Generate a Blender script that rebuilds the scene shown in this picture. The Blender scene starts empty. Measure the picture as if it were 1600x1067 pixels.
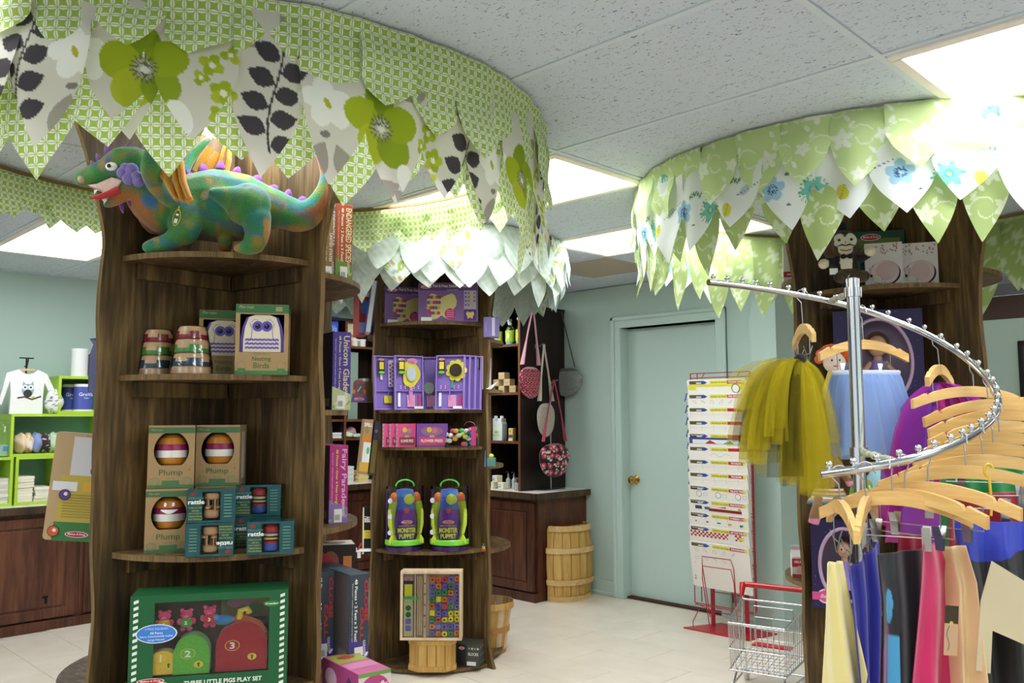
import bpy, bmesh, math, random
import numpy as np
from mathutils import Vector, Matrix
random.seed(7); RNG = np.random.default_rng(7)
S = bpy.context.scene
COL = S.collection
# ------------------------------------------------------------------ camera
F, CAMH, CZ = 1336.4, 1.36, 2.36
YAW, PITCH, ROLL = math.radians(44.95), math.radians(4.98), math.radians(-0.13)
f0 = np.array([-math.sin(YAW), math.cos(YAW), 0]); r0 = np.array([math.cos(YAW), math.sin(YAW), 0]); u0 = np.array([0, 0, 1.0])
fw = math.cos(PITCH)*f0 + math.sin(PITCH)*u0; u1 = math.cos(PITCH)*u0 - math.sin(PITCH)*f0
rt = math.cos(ROLL)*r0 + math.sin(ROLL)*u1; up = math.cos(ROLL)*u1 - math.sin(ROLL)*r0
OC = np.array([0, 0, CAMH])
cam = bpy.data.cameras.new('camera'); camo = bpy.data.objects.new('camera', cam); COL.objects.link(camo)
cam.sensor_width = 36; cam.lens = 36*F/1600; cam.clip_start = 0.05
camo.matrix_world = Matrix(((rt[0], up[0], -fw[0], 0), (rt[1], up[1], -fw[1], 0), (rt[2], up[2], -fw[2], CAMH), (0, 0, 0, 1)))
S.camera = camo
# ------------------------------------------------------------------ light
w = bpy.data.worlds.new('world'); S.world = w; w.use_nodes = True
w.node_tree.nodes['Background'].inputs[0].default_value = (0.80, 0.90, 1.0, 1)
w.node_tree.nodes['Background'].inputs[1].default_value = 0.2
PANEL_E = 11.0
def area(name, loc, rot, sx, sy, power, color):
    l = bpy.data.lights.new(name, 'AREA'); l.shape = 'RECTANGLE'; l.size = sx; l.size_y = sy; l.energy = power; l.color = color
    o = bpy.data.objects.new(name, l); COL.objects.link(o); o.location = loc; o.rotation_euler = rot
    return o
area('storefront_daylight', (-1.6, -3.35, 1.35), (math.radians(90), 0, 0), 6.5, 2.0, 26, (0.86, 0.93, 1.0))
area('storefront_daylight', (3.35, 2.0, 1.35), (math.radians(90), 0, math.radians(90)), 6.0, 2.0, 16, (0.86, 0.93, 1.0))
S.view_settings.view_transform = 'Standard'; S.view_settings.look = 'None'
S.view_settings.exposure = 0.3; S.view_settings.gamma = 1.0; S.view_settings.use_curve_mapping = False
# ------------------------------------------------------------------ pixel helpers
def ray(x, y): return (x-800)*rt - (y-533.5)*up + F*fw
def PZ(x, y, z):
    d = ray(x, y); return OC + d*(z-CAMH)/d[2]
def PD(x, y, dep):
    d = ray(x, y); return OC + d*dep/(d@f0)
def PY(x, y, Y):
    d = ray(x, y); return OC + d*Y/d[1]
def PX(x, y, X):
    d = ray(x, y); return OC + d*X/d[0]
def cam_xy(dep, lat): return dep*f0 + lat*r0
# ------------------------------------------------------------------ colour
def lin(c):
    if isinstance(c, str):
        c = c.lstrip('#'); c = [int(c[i:i+2], 16)/255 for i in (0, 2, 4)]
        return tuple(x/12.92 if x <= 0.04045 else ((x+0.055)/1.055)**2.4 for x in c)
    return tuple(c[:3])
# ------------------------------------------------------------------ materials
MATS = {}
def nt(name):
    m = bpy.data.materials.new(name); m.use_nodes = True
    t = m.node_tree; return m, t.nodes, t.links, t.nodes['Principled BSDF']
def attr_mat(name, rough=0.5, sheen=0.0, bump=0.0, bscale=300, transl=0.0, spec=0.4, var=0.0, coat=0.0, alpha=1.0):
    if name in MATS: return MATS[name]
    m, N, L, b = nt(name)
    a = N.new('ShaderNodeAttribute'); a.attribute_name = 'Col'
    src = a.outputs['Color']
    b.inputs['Roughness'].default_value = rough; b.inputs['Specular IOR Level'].default_value = spec
    b.inputs['Sheen Weight'].default_value = sheen; b.inputs['Coat Weight'].default_value = coat
    b.inputs['Coat Roughness'].default_value = 0.08
    tc = N.new('ShaderNodeTexCoord')
    if var > 0:
        no = N.new('ShaderNodeTexNoise'); no.inputs['Scale'].default_value = bscale; L.new(tc.outputs['Object'], no.inputs['Vector'])
        mr = N.new('ShaderNodeMapRange'); mr.inputs[1].default_value = .25; mr.inputs[2].default_value = .75; mr.inputs[3].default_value = 1-var; mr.inputs[4].default_value = 1+var
        L.new(no.outputs[0], mr.inputs[0])
        mx = N.new('ShaderNodeVectorMath'); mx.operation = 'SCALE'; L.new(src, mx.inputs[0]); L.new(mr.outputs[0], mx.inputs['Scale']); src = mx.outputs[0]
    L.new(src, b.inputs['Base Color'])
    if bump > 0:
        n2 = N.new('ShaderNodeTexNoise'); n2.inputs['Scale'].default_value = bscale; n2.inputs['Detail'].default_value = 2; L.new(tc.outputs['Object'], n2.inputs['Vector'])
        bp = N.new('ShaderNodeBump'); bp.inputs['Strength'].default_value = bump; bp.inputs['Distance'].default_value = 0.004
        L.new(n2.outputs[0], bp.inputs['Height']); L.new(bp.outputs[0], b.inputs['Normal'])
    out = N['Material Output']
    if transl > 0:
        tr = N.new('ShaderNodeBsdfTranslucent'); L.new(src, tr.inputs['Color'])
        mix = N.new('ShaderNodeMixShader'); mix.inputs[0].default_value = transl
        L.new(b.outputs[0], mix.inputs[1]); L.new(tr.outputs[0], mix.inputs[2]); L.new(mix.outputs[0], out.inputs[0])
    if alpha < 1:
        b.inputs['Alpha'].default_value = alpha
    MATS[name] = m; return m
def flat_mat(name, col, rough=0.5, metal=0.0, spec=0.5, bump=0.0, bscale=200, var=0.0, vscale=3.0, coat=0):
    if name in MATS: return MATS[name]
    m, N, L, b = nt(name); c = lin(col)
    b.inputs['Base Color'].default_value = (*c, 1); b.inputs['Roughness'].default_value = rough
    b.inputs['Metallic'].default_value = metal; b.inputs['Specular IOR Level'].default_value = spec; b.inputs['Coat Weight'].default_value = coat
    tc = N.new('ShaderNodeTexCoord')
    if var > 0:
        no = N.new('ShaderNodeTexNoise'); no.inputs['Scale'].default_value = vscale; no.inputs['Detail'].default_value = 4; L.new(tc.outputs['Object'], no.inputs['Vector'])
        cr = N.new('ShaderNodeValToRGB'); cr.color_ramp.elements[0].position = .3; cr.color_ramp.elements[1].position = .7
        cr.color_ramp.elements[0].color = (*[x*(1-var) for x in c], 1); cr.color_ramp.elements[1].color = (*[min(1, x*(1+var)) for x in c], 1)
        L.new(no.outputs[0], cr.inputs[0]); L.new(cr.outputs[0], b.inputs['Base Color'])
    if bump > 0:
        n2 = N.new('ShaderNodeTexNoise'); n2.inputs['Scale'].default_value = bscale; L.new(tc.outputs['Object'], n2.inputs['Vector'])
        bp = N.new('ShaderNodeBump'); bp.inputs['Strength'].default_value = bump; bp.inputs['Distance'].default_value = 0.003
        L.new(n2.outputs[0], bp.inputs['Height']); L.new(bp.outputs[0], b.inputs['Normal'])
    MATS[name] = m; return m
def wood_mat(name, dark, mid, light, scale=(14, 14, 0.9), rough=0.55, patch=1.6, fine=1.0, bump=0.15):
    if name in MATS: return MATS[name]
    m, N, L, b = nt(name); b.inputs['Roughness'].default_value = rough; b.inputs['Specular IOR Level'].default_value = 0.35
    tc = N.new('ShaderNodeTexCoord'); oi = N.new('ShaderNodeObjectInfo')
    ad = N.new('ShaderNodeVectorMath'); ad.operation = 'ADD'
    sc = N.new('ShaderNodeVectorMath'); sc.operation = 'SCALE'; sc.inputs['Scale'].default_value = 9.0
    cx = N.new('ShaderNodeCombineXYZ'); L.new(oi.outputs['Random'], cx.inputs[0]); L.new(oi.outputs['Random'], cx.inputs[2]); L.new(cx.outputs[0], sc.inputs[0])
    L.new(tc.outputs['Object'], ad.inputs[0]); L.new(sc.outputs[0], ad.inputs[1])
    mp = N.new('ShaderNodeMapping'); mp.inputs['Scale'].default_value = scale; L.new(ad.outputs[0], mp.inputs[0])
    n1 = N.new('ShaderNodeTexNoise'); n1.inputs['Scale'].default_value = 1.0; n1.inputs['Detail'].default_value = 6; n1.inputs['Roughness'].default_value = .62; n1.inputs['Distortion'].default_value = 1.2
    L.new(mp.outputs[0], n1.inputs['Vector'])
    mp2 = N.new('ShaderNodeMapping'); mp2.inputs['Scale'].default_value = tuple(s*7*fine for s in scale); L.new(ad.outputs[0], mp2.inputs[0])
    n2 = N.new('ShaderNodeTexNoise'); n2.inputs['Scale'].default_value = 1.0; n2.inputs['Detail'].default_value = 2; L.new(mp2.outputs[0], n2.inputs['Vector'])
    n3 = N.new('ShaderNodeTexNoise'); n3.inputs['Scale'].default_value = patch; n3.inputs['Detail'].default_value = 2; L.new(ad.outputs[0], n3.inputs['Vector'])
    a1 = N.new('ShaderNodeMath'); a1.operation = 'MULTIPLY_ADD'; a1.inputs[1].default_value = .55; L.new(n2.outputs[0], a1.inputs[0]); L.new(n1.outputs[0], a1.inputs[2])
    a2 = N.new('ShaderNodeMath'); a2.operation = 'MULTIPLY_ADD'; a2.inputs[1].default_value = .6; L.new(n3.outputs[0], a2.inputs[0]); L.new(a1.outputs[0], a2.inputs[2])
    cr = N.new('ShaderNodeValToRGB'); e = cr.color_ramp.elements
    e[0].position = .72; e[0].color = (*lin(dark), 1); e[1].position = 1.22; e[1].color = (*lin(light), 1)
    e[1].position = 1.0
    nrm = N.new('ShaderNodeMapRange'); nrm.inputs[1].default_value = .74; nrm.inputs[2].default_value = 1.38; L.new(a2.outputs[0], nrm.inputs[0])
    e[0].position = .08; x = e.new(.5); x.color = (*lin(mid), 1)
    L.new(nrm.outputs[0], cr.inputs[0]); L.new(cr.outputs[0], b.inputs['Base Color'])
    bp = N.new('ShaderNodeBump'); bp.inputs['Strength'].default_value = bump; bp.inputs['Distance'].default_value = .002
    L.new(a1.outputs[0], bp.inputs['Height']); L.new(bp.outputs[0], b.inputs['Normal'])
    MATS[name] = m; return m
def film_mat(name, tint='#ffffff', gloss=0.1, rough=0.08, ior=1.25, alpha=0.0):
    if name in MATS: return MATS[name]
    m, N, L, b = nt(name); N.remove(b)
    t = N.new('ShaderNodeBsdfTransparent'); t.inputs[0].default_value = (*lin(tint), 1)
    g = N.new('ShaderNodeBsdfGlossy'); g.inputs['Roughness'].default_value = rough
    fr = N.new('ShaderNodeFresnel'); fr.inputs[0].default_value = ior
    tc = N.new('ShaderNodeTexCoord'); no = N.new('ShaderNodeTexNoise'); no.inputs['Scale'].default_value = 28; no.inputs['Detail'].default_value = 2; L.new(tc.outputs['Object'], no.inputs['Vector'])
    bp = N.new('ShaderNodeBump'); bp.inputs['Strength'].default_value = .5; bp.inputs['Distance'].default_value = .006; L.new(no.outputs[0], bp.inputs['Height']); L.new(bp.outputs[0], g.inputs['Normal'])
    ad = N.new('ShaderNodeMath'); ad.operation = 'ADD'; ad.inputs[1].default_value = gloss*.35; L.new(fr.outputs[0], ad.inputs[0])
    mx = N.new('ShaderNodeMixShader'); L.new(ad.outputs[0], mx.inputs[0]); L.new(t.outputs[0], mx.inputs[1]); L.new(g.outputs[0], mx.inputs[2])
    L.new(mx.outputs[0], N['Material Output'].inputs[0]); MATS[name] = m; return m
def tulle_mat(name, dens=0.45):
    if name in MATS: return MATS[name]
    m, N, L, b = nt(name)
    a = N.new('ShaderNodeAttribute'); a.attribute_name = 'Col'
    t = N.new('ShaderNodeBsdfTransparent'); d = N.new('ShaderNodeBsdfDiffuse'); tr = N.new('ShaderNodeBsdfTranslucent')
    L.new(a.outputs['Color'], d.inputs[0]); L.new(a.outputs['Color'], tr.inputs[0]); N.remove(b)
    m1 = N.new('ShaderNodeMixShader'); m1.inputs[0].default_value = .4; L.new(d.outputs[0], m1.inputs[1]); L.new(tr.outputs[0], m1.inputs[2])
    m2 = N.new('ShaderNodeMixShader'); m2.inputs[0].default_value = dens; L.new(t.outputs[0], m2.inputs[1]); L.new(m1.outputs[0], m2.inputs[2])
    L.new(m2.outputs[0], N['Material Output'].inputs[0]); MATS[name] = m; return m
def emit_mat(name, col, e):
    if name in MATS: return MATS[name]
    m, N, L, b = nt(name); b.inputs['Base Color'].default_value = (.9, .9, .9, 1)
    b.inputs['Emission Color'].default_value = (*lin(col), 1); b.inputs['Emission Strength'].default_value = e
    MATS[name] = m; return m
PRINT = attr_mat('printed_card', .45, spec=.35)
GLOSS = attr_mat('glossy_plastic', .18, spec=.5)
MATTE = attr_mat('painted_matte', .7, spec=.25)
CLOTH = attr_mat('cotton_cloth', .9, sheen=.2, bump=.25, bscale=220, var=.06)
SATIN = attr_mat('satin_cloth', .36, sheen=.3, spec=.5)
PLUSH = attr_mat('plush_fur', .95, sheen=.35, bump=.6, bscale=260, var=.18)
KNIT = attr_mat('knit_yarn', .95, sheen=.2, bump=.7, bscale=420, var=.12)
FABRIC = attr_mat('printed_fabric', .9, transl=.38, spec=.1, bump=.05, bscale=500)
def lattice_mat():
    m, N, L, b = nt('lime_lattice_fabric'); b.inputs['Roughness'].default_value = .9; b.inputs['Specular IOR Level'].default_value = .1
    uv = N.new('ShaderNodeUVMap'); fr = N.new('ShaderNodeVectorMath'); fr.operation = 'FRACTION'; L.new(uv.outputs[0], fr.inputs[0])
    sb = N.new('ShaderNodeVectorMath'); sb.operation = 'SUBTRACT'; sb.inputs[1].default_value = (.5, .5, 0); L.new(fr.outputs[0], sb.inputs[0])
    ab = N.new('ShaderNodeVectorMath'); ab.operation = 'ABSOLUTE'; L.new(sb.outputs[0], ab.inputs[0])
    ds = []
    for c in ((-.5, .5, 0), (.5, -.5, 0)):
        d = N.new('ShaderNodeVectorMath'); d.operation = 'DISTANCE'; d.inputs[1].default_value = c; L.new(ab.outputs[0], d.inputs[0]); ds.append(d.outputs['Value'])
    def mth(op, a, v):
        x = N.new('ShaderNodeMath'); x.operation = op; L.new(a, x.inputs[0])
        if isinstance(v, float): x.inputs[1].default_value = v
        else: L.new(v, x.inputs[1])
        return x.outputs[0]
    white = mth('LESS_THAN', mth('MINIMUM', ds[0], ds[1]), .70)
    sx = N.new('ShaderNodeSeparateXYZ'); L.new(ab.outputs[0], sx.inputs[0])
    line = mth('GREATER_THAN', mth('MINIMUM', sx.outputs[0], sx.outputs[1]), .035)
    w_ = mth('MULTIPLY', white, line)
    mx = N.new('ShaderNodeMix'); mx.data_type = 'RGBA'; mx.inputs[6].default_value = (*lin('#a8c458'), 1); mx.inputs[7].default_value = (*lin('#f0f1e6'), 1); L.new(w_, mx.inputs[0])
    L.new(mx.outputs[2], b.inputs['Base Color']); tr = N.new('ShaderNodeBsdfTranslucent'); L.new(mx.outputs[2], tr.inputs[0])
    ms = N.new('ShaderNodeMixShader'); ms.inputs[0].default_value = .38; L.new(b.outputs[0], ms.inputs[1]); L.new(tr.outputs[0], ms.inputs[2]); L.new(ms.outputs[0], N['Material Output'].inputs[0]); return m
LATTICE = lattice_mat()
TULLE = tulle_mat('tulle_net', .42)
CHROME = flat_mat('chrome', '#d4d4d6', .14, 1.0)
WIRE = flat_mat('steel_wire', '#b4b4b6', .28, 1.0)
BRASS = flat_mat('brass', '#c9a45a', .25, 1.0)
TRUNK = wood_mat('stained_plywood', '#2b2013', '#523e22', '#8a6e40', (14, 14, 1.1), .6, 2.4, fine=.8)
EDGE = wood_mat('plywood_edge', '#4a371f', '#6d5432', '#8d7248', (30, 30, 2), .65)
CABW = wood_mat('cherry_cabinet', '#33190f', '#543020', '#734730', (9, 9, .8), .38, 1.2)
CASEW = wood_mat('dark_bookcase', '#160d09', '#241510', '#38231a', (9, 9, .8), .45, 1.2)
CASEE = wood_mat('bookcase_edge', '#4a2a18', '#6b3f24', '#875430', (9, 9, .8), .45, 1.2)
PINE = wood_mat('pine_wood', '#a8803e', '#c59b52', '#d8b36c', (10, 10, .8), .55, 1.6)
BEECH = wood_mat('beech_wood', '#cf9d55', '#deb26b', '#ecc886', (1.6, 16, 16), .35, 1.4, bump=.03)
PALEW = wood_mat('pale_wood', '#c7a882', '#dcc19c', '#ead4b4', (10, 10, 1.2), .5, 1.4)
FILM = film_mat('clear_film'); GLASS = film_mat('clear_plastic', '#fbfefd', .1, .04, 1.25)
# ------------------------------------------------------------------ mesh builder
def fast_mesh(name, V, Fq, colors=None, uv=None, smooth=True, corner=False):
    """V (n,3) array, Fq (m,4) array of quads; colors per vertex (n,3)."""
    me = bpy.data.meshes.new(name); V = np.asarray(V, np.float32); Fq = np.asarray(Fq, np.int32); k = Fq.shape[1]
    me.vertices.add(len(V)); me.vertices.foreach_set('co', V.ravel())
    me.loops.add(Fq.size); me.loops.foreach_set('vertex_index', Fq.ravel())
    me.polygons.add(len(Fq)); me.polygons.foreach_set('loop_start', np.arange(0, Fq.size, k, dtype=np.int32))
    me.polygons.foreach_set('use_smooth', np.full(len(Fq), smooth))
    if colors is not None:
        a = me.color_attributes.new('Col', 'FLOAT_COLOR', 'POINT')
        c = np.ones((len(V), 4), np.float32); c[:, :3] = colors; a.data.foreach_set('color', c.ravel())
    if uv is not None:
        l = me.uv_layers.new(name='UVMap'); l.data.foreach_set('uv', np.asarray(uv, np.float32)[Fq.ravel()].ravel())
    me.update(calc_edges=True); me.validate(); return me
def gridfaces(nu, nv, wrap=False):
    i = np.arange(nu-1)[:, None]; m = nv if wrap else nv-1; j = np.arange(m)[None, :]; j2 = (j+1) % nv
    return np.stack([i*nv+j, (i+1)*nv+j, (i+1)*nv+j2, i*nv+j2], -1).reshape(-1, 4)
TXT = {}
def text_geo(s, bold=0.0, shear=0.0):
    key = (s, bold, shear)
    if key not in TXT:
        cu = bpy.data.curves.new('t', 'FONT'); cu.body = s; cu.align_x = 'CENTER'; cu.align_y = 'CENTER'; cu.resolution_u = 2; cu.offset = bold; cu.shear = shear; cu.fill_mode = 'FRONT'
        o = bpy.data.objects.new('t', cu); COL.objects.link(o)
        dg = bpy.context.evaluated_depsgraph_get(); ev = o.evaluated_get(dg); me = ev.to_mesh()
        V = [(v.co.x, v.co.y) for v in me.vertices]; Fc = [tuple(p.vertices) for p in me.polygons]
        ev.to_mesh_clear(); bpy.data.objects.remove(o); bpy.data.curves.remove(cu)
        if V:
            A = np.array(V); lo, hi = A.min(0), A.max(0); A = A-(lo+hi)/2; TXT[key] = (A, Fc, hi-lo)
        else: TXT[key] = (np.zeros((0, 2)), [], np.array([1, 1]))
    return TXT[key]
class MB:
    def __init__(s): s.v = []; s.f = []; s.c = []; s.sm = []; s.mi = []; s.M = Matrix(); s.mat_i = 0
    def add(s, V, Fc, col='#ffffff', smooth=False):
        n = len(s.v); M = s.M
        s.v += [tuple(M @ Vector(p)) for p in V]; c = lin(col) if not isinstance(col, list) else None
        for i, q in enumerate(Fc):
            s.f.append(tuple(n+j for j in q)); s.c.append(c if c else lin(col[i])); s.sm.append(smooth); s.mi.append(s.mat_i)
        return s
    def box(s, x, y, z, sx, sy, sz, col='#ffffff', b=0.0):
        """x,y centre, z bottom"""
        X, Y = sx/2, sy/2
        if b <= 0:
            V = [(x+a*X, y+c*Y, z+d*sz) for d in (0, 1) for a, c in ((-1, -1), (1, -1), (1, 1), (-1, 1))]
            return s.add(V, [(3, 2, 1, 0), (4, 5, 6, 7), (0, 1, 5, 4), (1, 2, 6, 5), (2, 3, 7, 6), (3, 0, 4, 7)], col)
        b = min(b, X*.49, Y*.49, sz*.49); Z = sz/2; V = []; idx = {}
        for a in (-1, 1):
            for c in (-1, 1):
                for d in (-1, 1):
                    for ax in range(3):
                        q = [a*(X-b), c*(Y-b), d*(Z-b)]; q[ax] = (a*X, c*Y, d*Z)[ax]
                        idx[a, c, d, ax] = len(V); V.append((x+q[0], y+q[1], z+Z+q[2]))
        Fc = []
        for ax in range(3):
            for sg in (-1, 1):
                o = [i for i in range(3) if i != ax]; ring = []
                for p, q in ((-1, -1), (1, -1), (1, 1), (-1, 1)):
                    k = [0, 0, 0]; k[ax] = sg; k[o[0]] = p; k[o[1]] = q; ring.append(idx[k[0], k[1], k[2], ax])
                if (sg > 0) == (ax == 1): ring.reverse()
                Fc.append(tuple(ring))
        for ax in range(3):
            o = [i for i in range(3) if i != ax]
            for p in (-1, 1):
                for q in (-1, 1):
                    k0 = [0, 0, 0]; k0[o[0]] = p; k0[o[1]] = q; k1 = list(k0); k0[ax] = -1; k1[ax] = 1
                    Fc.append((idx[(*k0, o[0])], idx[(*k1, o[0])], idx[(*k1, o[1])], idx[(*k0, o[1])]))
        for a in (-1, 1):
            for c in (-1, 1):
                for d in (-1, 1): Fc.append((idx[a, c, d, 0], idx[a, c, d, 1], idx[a, c, d, 2]))
        return s.add(V, Fc, col)
    def prism(s, poly, y0, y1, col='#ffffff', edge=None, smooth=False):
        """poly in local XZ, extruded along Y"""
        n = len(poly); V = [(p[0], y0, p[1]) for p in poly]+[(p[0], y1, p[1]) for p in poly]
        Fc = [tuple(range(n)), tuple(range(2*n-1, n-1, -1))]; s.add(V, Fc, col)
        s.add(V, [(i, i+n, (i+1) % n+n, (i+1) % n) for i in range(n)], edge or col, smooth); return s
    def slab(s, poly, z0, z1, col='#ffffff', edge=None):
        n = len(poly); V = [(p[0], p[1], z0) for p in poly]+[(p[0], p[1], z1) for p in poly]
        s.add(V, [tuple(range(n-1, -1, -1)), tuple(range(n, 2*n))], col)
        s.add(V, [(i, (i+1) % n, (i+1) % n+n, i+n) for i in range(n)], edge or col); return s
    def lathe(s, prof, seg=24, col='#ffffff', c=(0, 0, 0), a0=0, a1=2*math.pi, smooth=True, cols=None, sq=(1, 1), caps=True):
        full = abs(a1-a0-2*math.pi) < 1e-6; n = seg if full else seg+1; V = []
        for r, z in prof:
            for i in range(n):
                a = a0+(a1-a0)*i/seg; V.append((c[0]+r*math.cos(a)*sq[0], c[1]+r*math.sin(a)*sq[1], c[2]+z))
        for k in range(len(prof)-1):
            Fc = [(k*n+i, k*n+(i+1) % n, (k+1)*n+(i+1) % n, (k+1)*n+i) for i in range(n if full else n-1)]
            s.add(V[k*n:(k+2)*n], [tuple(j-k*n for j in q) for q in Fc], cols[k] if cols else col, smooth)
        if full and caps:
            for k, fl in ((0, True), (len(prof)-1, False)):
                if prof[k][0] > 1e-5:
                    ring = list(range(n)); ring = ring[::-1] if fl else ring
                    s.add(V[k*n:(k+1)*n], [tuple(ring)], (cols[min(k, len(cols)-1)] if cols else col))
        return s
    def tube(s, pts, r, seg=8, col='#ffffff', smooth=True, caps=True, ry=None, cols=None):
        P = [Vector(p) for p in pts]; n = len(P); R = r if hasattr(r, '__len__') else [r]*n
        RY = R if ry is None else (ry if hasattr(ry, '__len__') else [ry]*n)
        T = [(P[min(i+1, n-1)]-P[max(i-1, 0)]).normalized() for i in range(n)]
        a = Vector((0, 0, 1)) if abs(T[0].z) < .9 else Vector((0, 1, 0))
        nrm = (a-T[0]*a.dot(T[0])).normalized(); V = []
        for i in range(n):
            nrm = (nrm-T[i]*nrm.dot(T[i])).normalized(); bn = T[i].cross(nrm)
            for k in range(seg):
                t = 2*math.pi*k/seg; V.append(tuple(P[i]+nrm*math.cos(t)*R[i]+bn*math.sin(t)*RY[i]))
        for i in range(n-1):
            s.add(V[i*seg:(i+2)*seg], [(k, (k+1) % seg, (k+1) % seg+seg, k+seg) for k in range(seg)], cols[i] if cols else col, smooth)
        if caps:
            s.add(V[:seg], [tuple(range(seg-1, -1, -1))], cols[0] if cols else col); s.add(V[-seg:], [tuple(range(seg))], cols[-1] if cols else col)
        return s
    def ell(s, c, r, seg=16, col='#ffffff', rings=10):
        r = r if hasattr(r, '__len__') else (r, r, r); V = [(c[0], c[1], c[2]-r[2])]; Fc = []
        for i in range(1, rings):
            p = -math.pi/2+math.pi*i/rings
            for k in range(seg):
                t = 2*math.pi*k/seg; V.append((c[0]+r[0]*math.cos(p)*math.cos(t), c[1]+r[1]*math.cos(p)*math.sin(t), c[2]+r[2]*math.sin(p)))
        V.append((c[0], c[1], c[2]+r[2])); e = len(V)-1
        for k in range(seg):
            k2 = (k+1) % seg; Fc.append((0, 1+k2, 1+k)); Fc.append((e, e-seg+k, e-seg+k2))
            for i in range(rings-2): Fc.append((1+i*seg+k, 1+i*seg+k2, 1+(i+1)*seg+k2, 1+(i+1)*seg+k))
        return s.add(V, Fc, col, True)
    def build(s, name, mat, parent=None, loc=(0, 0, 0), rot=(0, 0, 0), **kw):
        me = bpy.data.meshes.new(name); me.from_pydata(s.v, [], s.f)
        mats = mat if isinstance(mat, (list, tuple)) else [mat]
        for m in mats: me.materials.append(m)
        me.polygons.foreach_set('use_smooth', s.sm)
        if len(mats) > 1: me.polygons.foreach_set('material_index', s.mi)
        a = me.color_attributes.new('Col', 'FLOAT_COLOR', 'CORNER'); buf = []
        for p, c in zip(s.f, s.c): buf += [c[0], c[1], c[2], 1.0]*len(p)
        a.data.foreach_set('color', np.array(buf, np.float32)); me.update()
        return link(name, me, parent, loc, rot, **kw)
def link(name, me, parent=None, loc=(0, 0, 0), rot=(0, 0, 0), label=None, cat=None, group=None, kind=None):
    o = bpy.data.objects.new(name, me); COL.objects.link(o); o.location = tuple(float(x) for x in loc)
    o.rotation_euler = rot if hasattr(rot, '__len__') else (0, 0, rot)
    if parent is not None: o.parent = parent
    return tag(o, label, cat, group, kind)
def tag(o, label=None, cat=None, group=None, kind=None):
    for k, v in (('label', label), ('category', cat), ('group', group), ('kind', kind)):
        if v: o[k] = v
    return o
def thing(name, label, cat, loc=(0, 0, 0), rot=0, group=None): return link(name, None, None, loc, rot, label, cat, group)
def dup(o, parent=None):
    c = o.copy(); COL.objects.link(c); c.parent = parent
    for ch in list(o.children): dup(ch, c)
    return c
# flat print on a face: u right, v up, seen from outside
class PR:
    def __init__(s): s.b = MB(); s.k = 0
    def poly(s, pts, col):
        s.k += 1; y = -.0004-.00012*s.k; s.b.add([(p[0], y, p[1]) for p in pts], [tuple(range(len(pts)))], col); return s
    def rect(s, x, z, w_, h, col): return s.poly([(x-w_/2, z-h/2), (x+w_/2, z-h/2), (x+w_/2, z+h/2), (x-w_/2, z+h/2)], col)
    def oval(s, x, z, a, b, col, n=20, rot=0):
        c, q = math.cos(rot), math.sin(rot)
        return s.poly([(x+a*math.cos(t)*c-b*math.sin(t)*q, z+a*math.cos(t)*q+b*math.sin(t)*c) for t in [2*math.pi*i/n for i in range(n)]], col)
    def line(s, pts, w_, col):
        for (x0, z0), (x1, z1) in zip(pts[:-1], pts[1:]):
            d = math.hypot(x1-x0, z1-z0) or 1; nx, nz = -(z1-z0)/d*w_/2, (x1-x0)/d*w_/2
            s.poly([(x0-nx, z0-nz), (x1-nx, z1-nz), (x1+nx, z1+nz), (x0+nx, z0+nz)], col); s.k -= 1
        s.k += 1; return s
    def text(s, t, x, z, h, col, width=None, rot=0, bold=0.0, shear=0.0):
        A, Fc, sz = text_geo(t, bold, shear)
        if not len(A): return s
        sc = h/sz[1]; sx = sc if width is None else width/sz[0]
        s.k += 1; y = -.0004-.00012*s.k; c, q = math.cos(rot), math.sin(rot)
        s.b.add([(x+a*sx*c-b*sc*q, y, z+a*sx*q+b*sc*c) for a, b in A], Fc, col); return s
    def on(s, parent, face, w_, d, h, name='print', mat=None, **kw):
        """attach to a box (local origin bottom centre, size w,d,h); print coords origin at face centre"""
        loc, rz = {'front': ((0, -d/2, h/2), 0), 'right': ((w_/2, 0, h/2), math.pi/2), 'left': ((-w_/2, 0, h/2), -math.pi/2), 'back': ((0, d/2, h/2), math.pi)}.get(face, ((0, 0, h), 0))
        rot = (0, 0, rz) if face != 'top' else (-math.pi/2, 0, 0)
        return s.b.build(name, mat or PRINT, parent, loc, rot, **kw)
def brand_oval(p, x, z, a, b, t='Melissa & Doug'):
    p.oval(x, z, a, b, '#ffffff').oval(x, z, a*.93, b*.86, '#c4202c').text(t, x, z, b*.8, '#ffffff', width=a*1.5, shear=.2, bold=.01)
    return p
def carton(name, label, cat, loc, rz, w_, d, h, col, group=None, b=.0015, mat=None):
    return MB().box(0, 0, 0, w_, d, h, col, b).build(name, mat or PRINT, None, loc, rz, label=label, cat=cat, group=group)
def rrect(w_, h, r, n=5):
    P = []
    for cx, cz, a0 in ((w_/2-r, h/2-r, 0), (-w_/2+r, h/2-r, 90), (-w_/2+r, -h/2+r, 180), (w_/2-r, -h/2+r, 270)):
        for i in range(n+1):
            a = math.radians(a0+90*i/n); P.append((cx+r*math.cos(a), cz+r*math.sin(a)))
    return P
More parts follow.
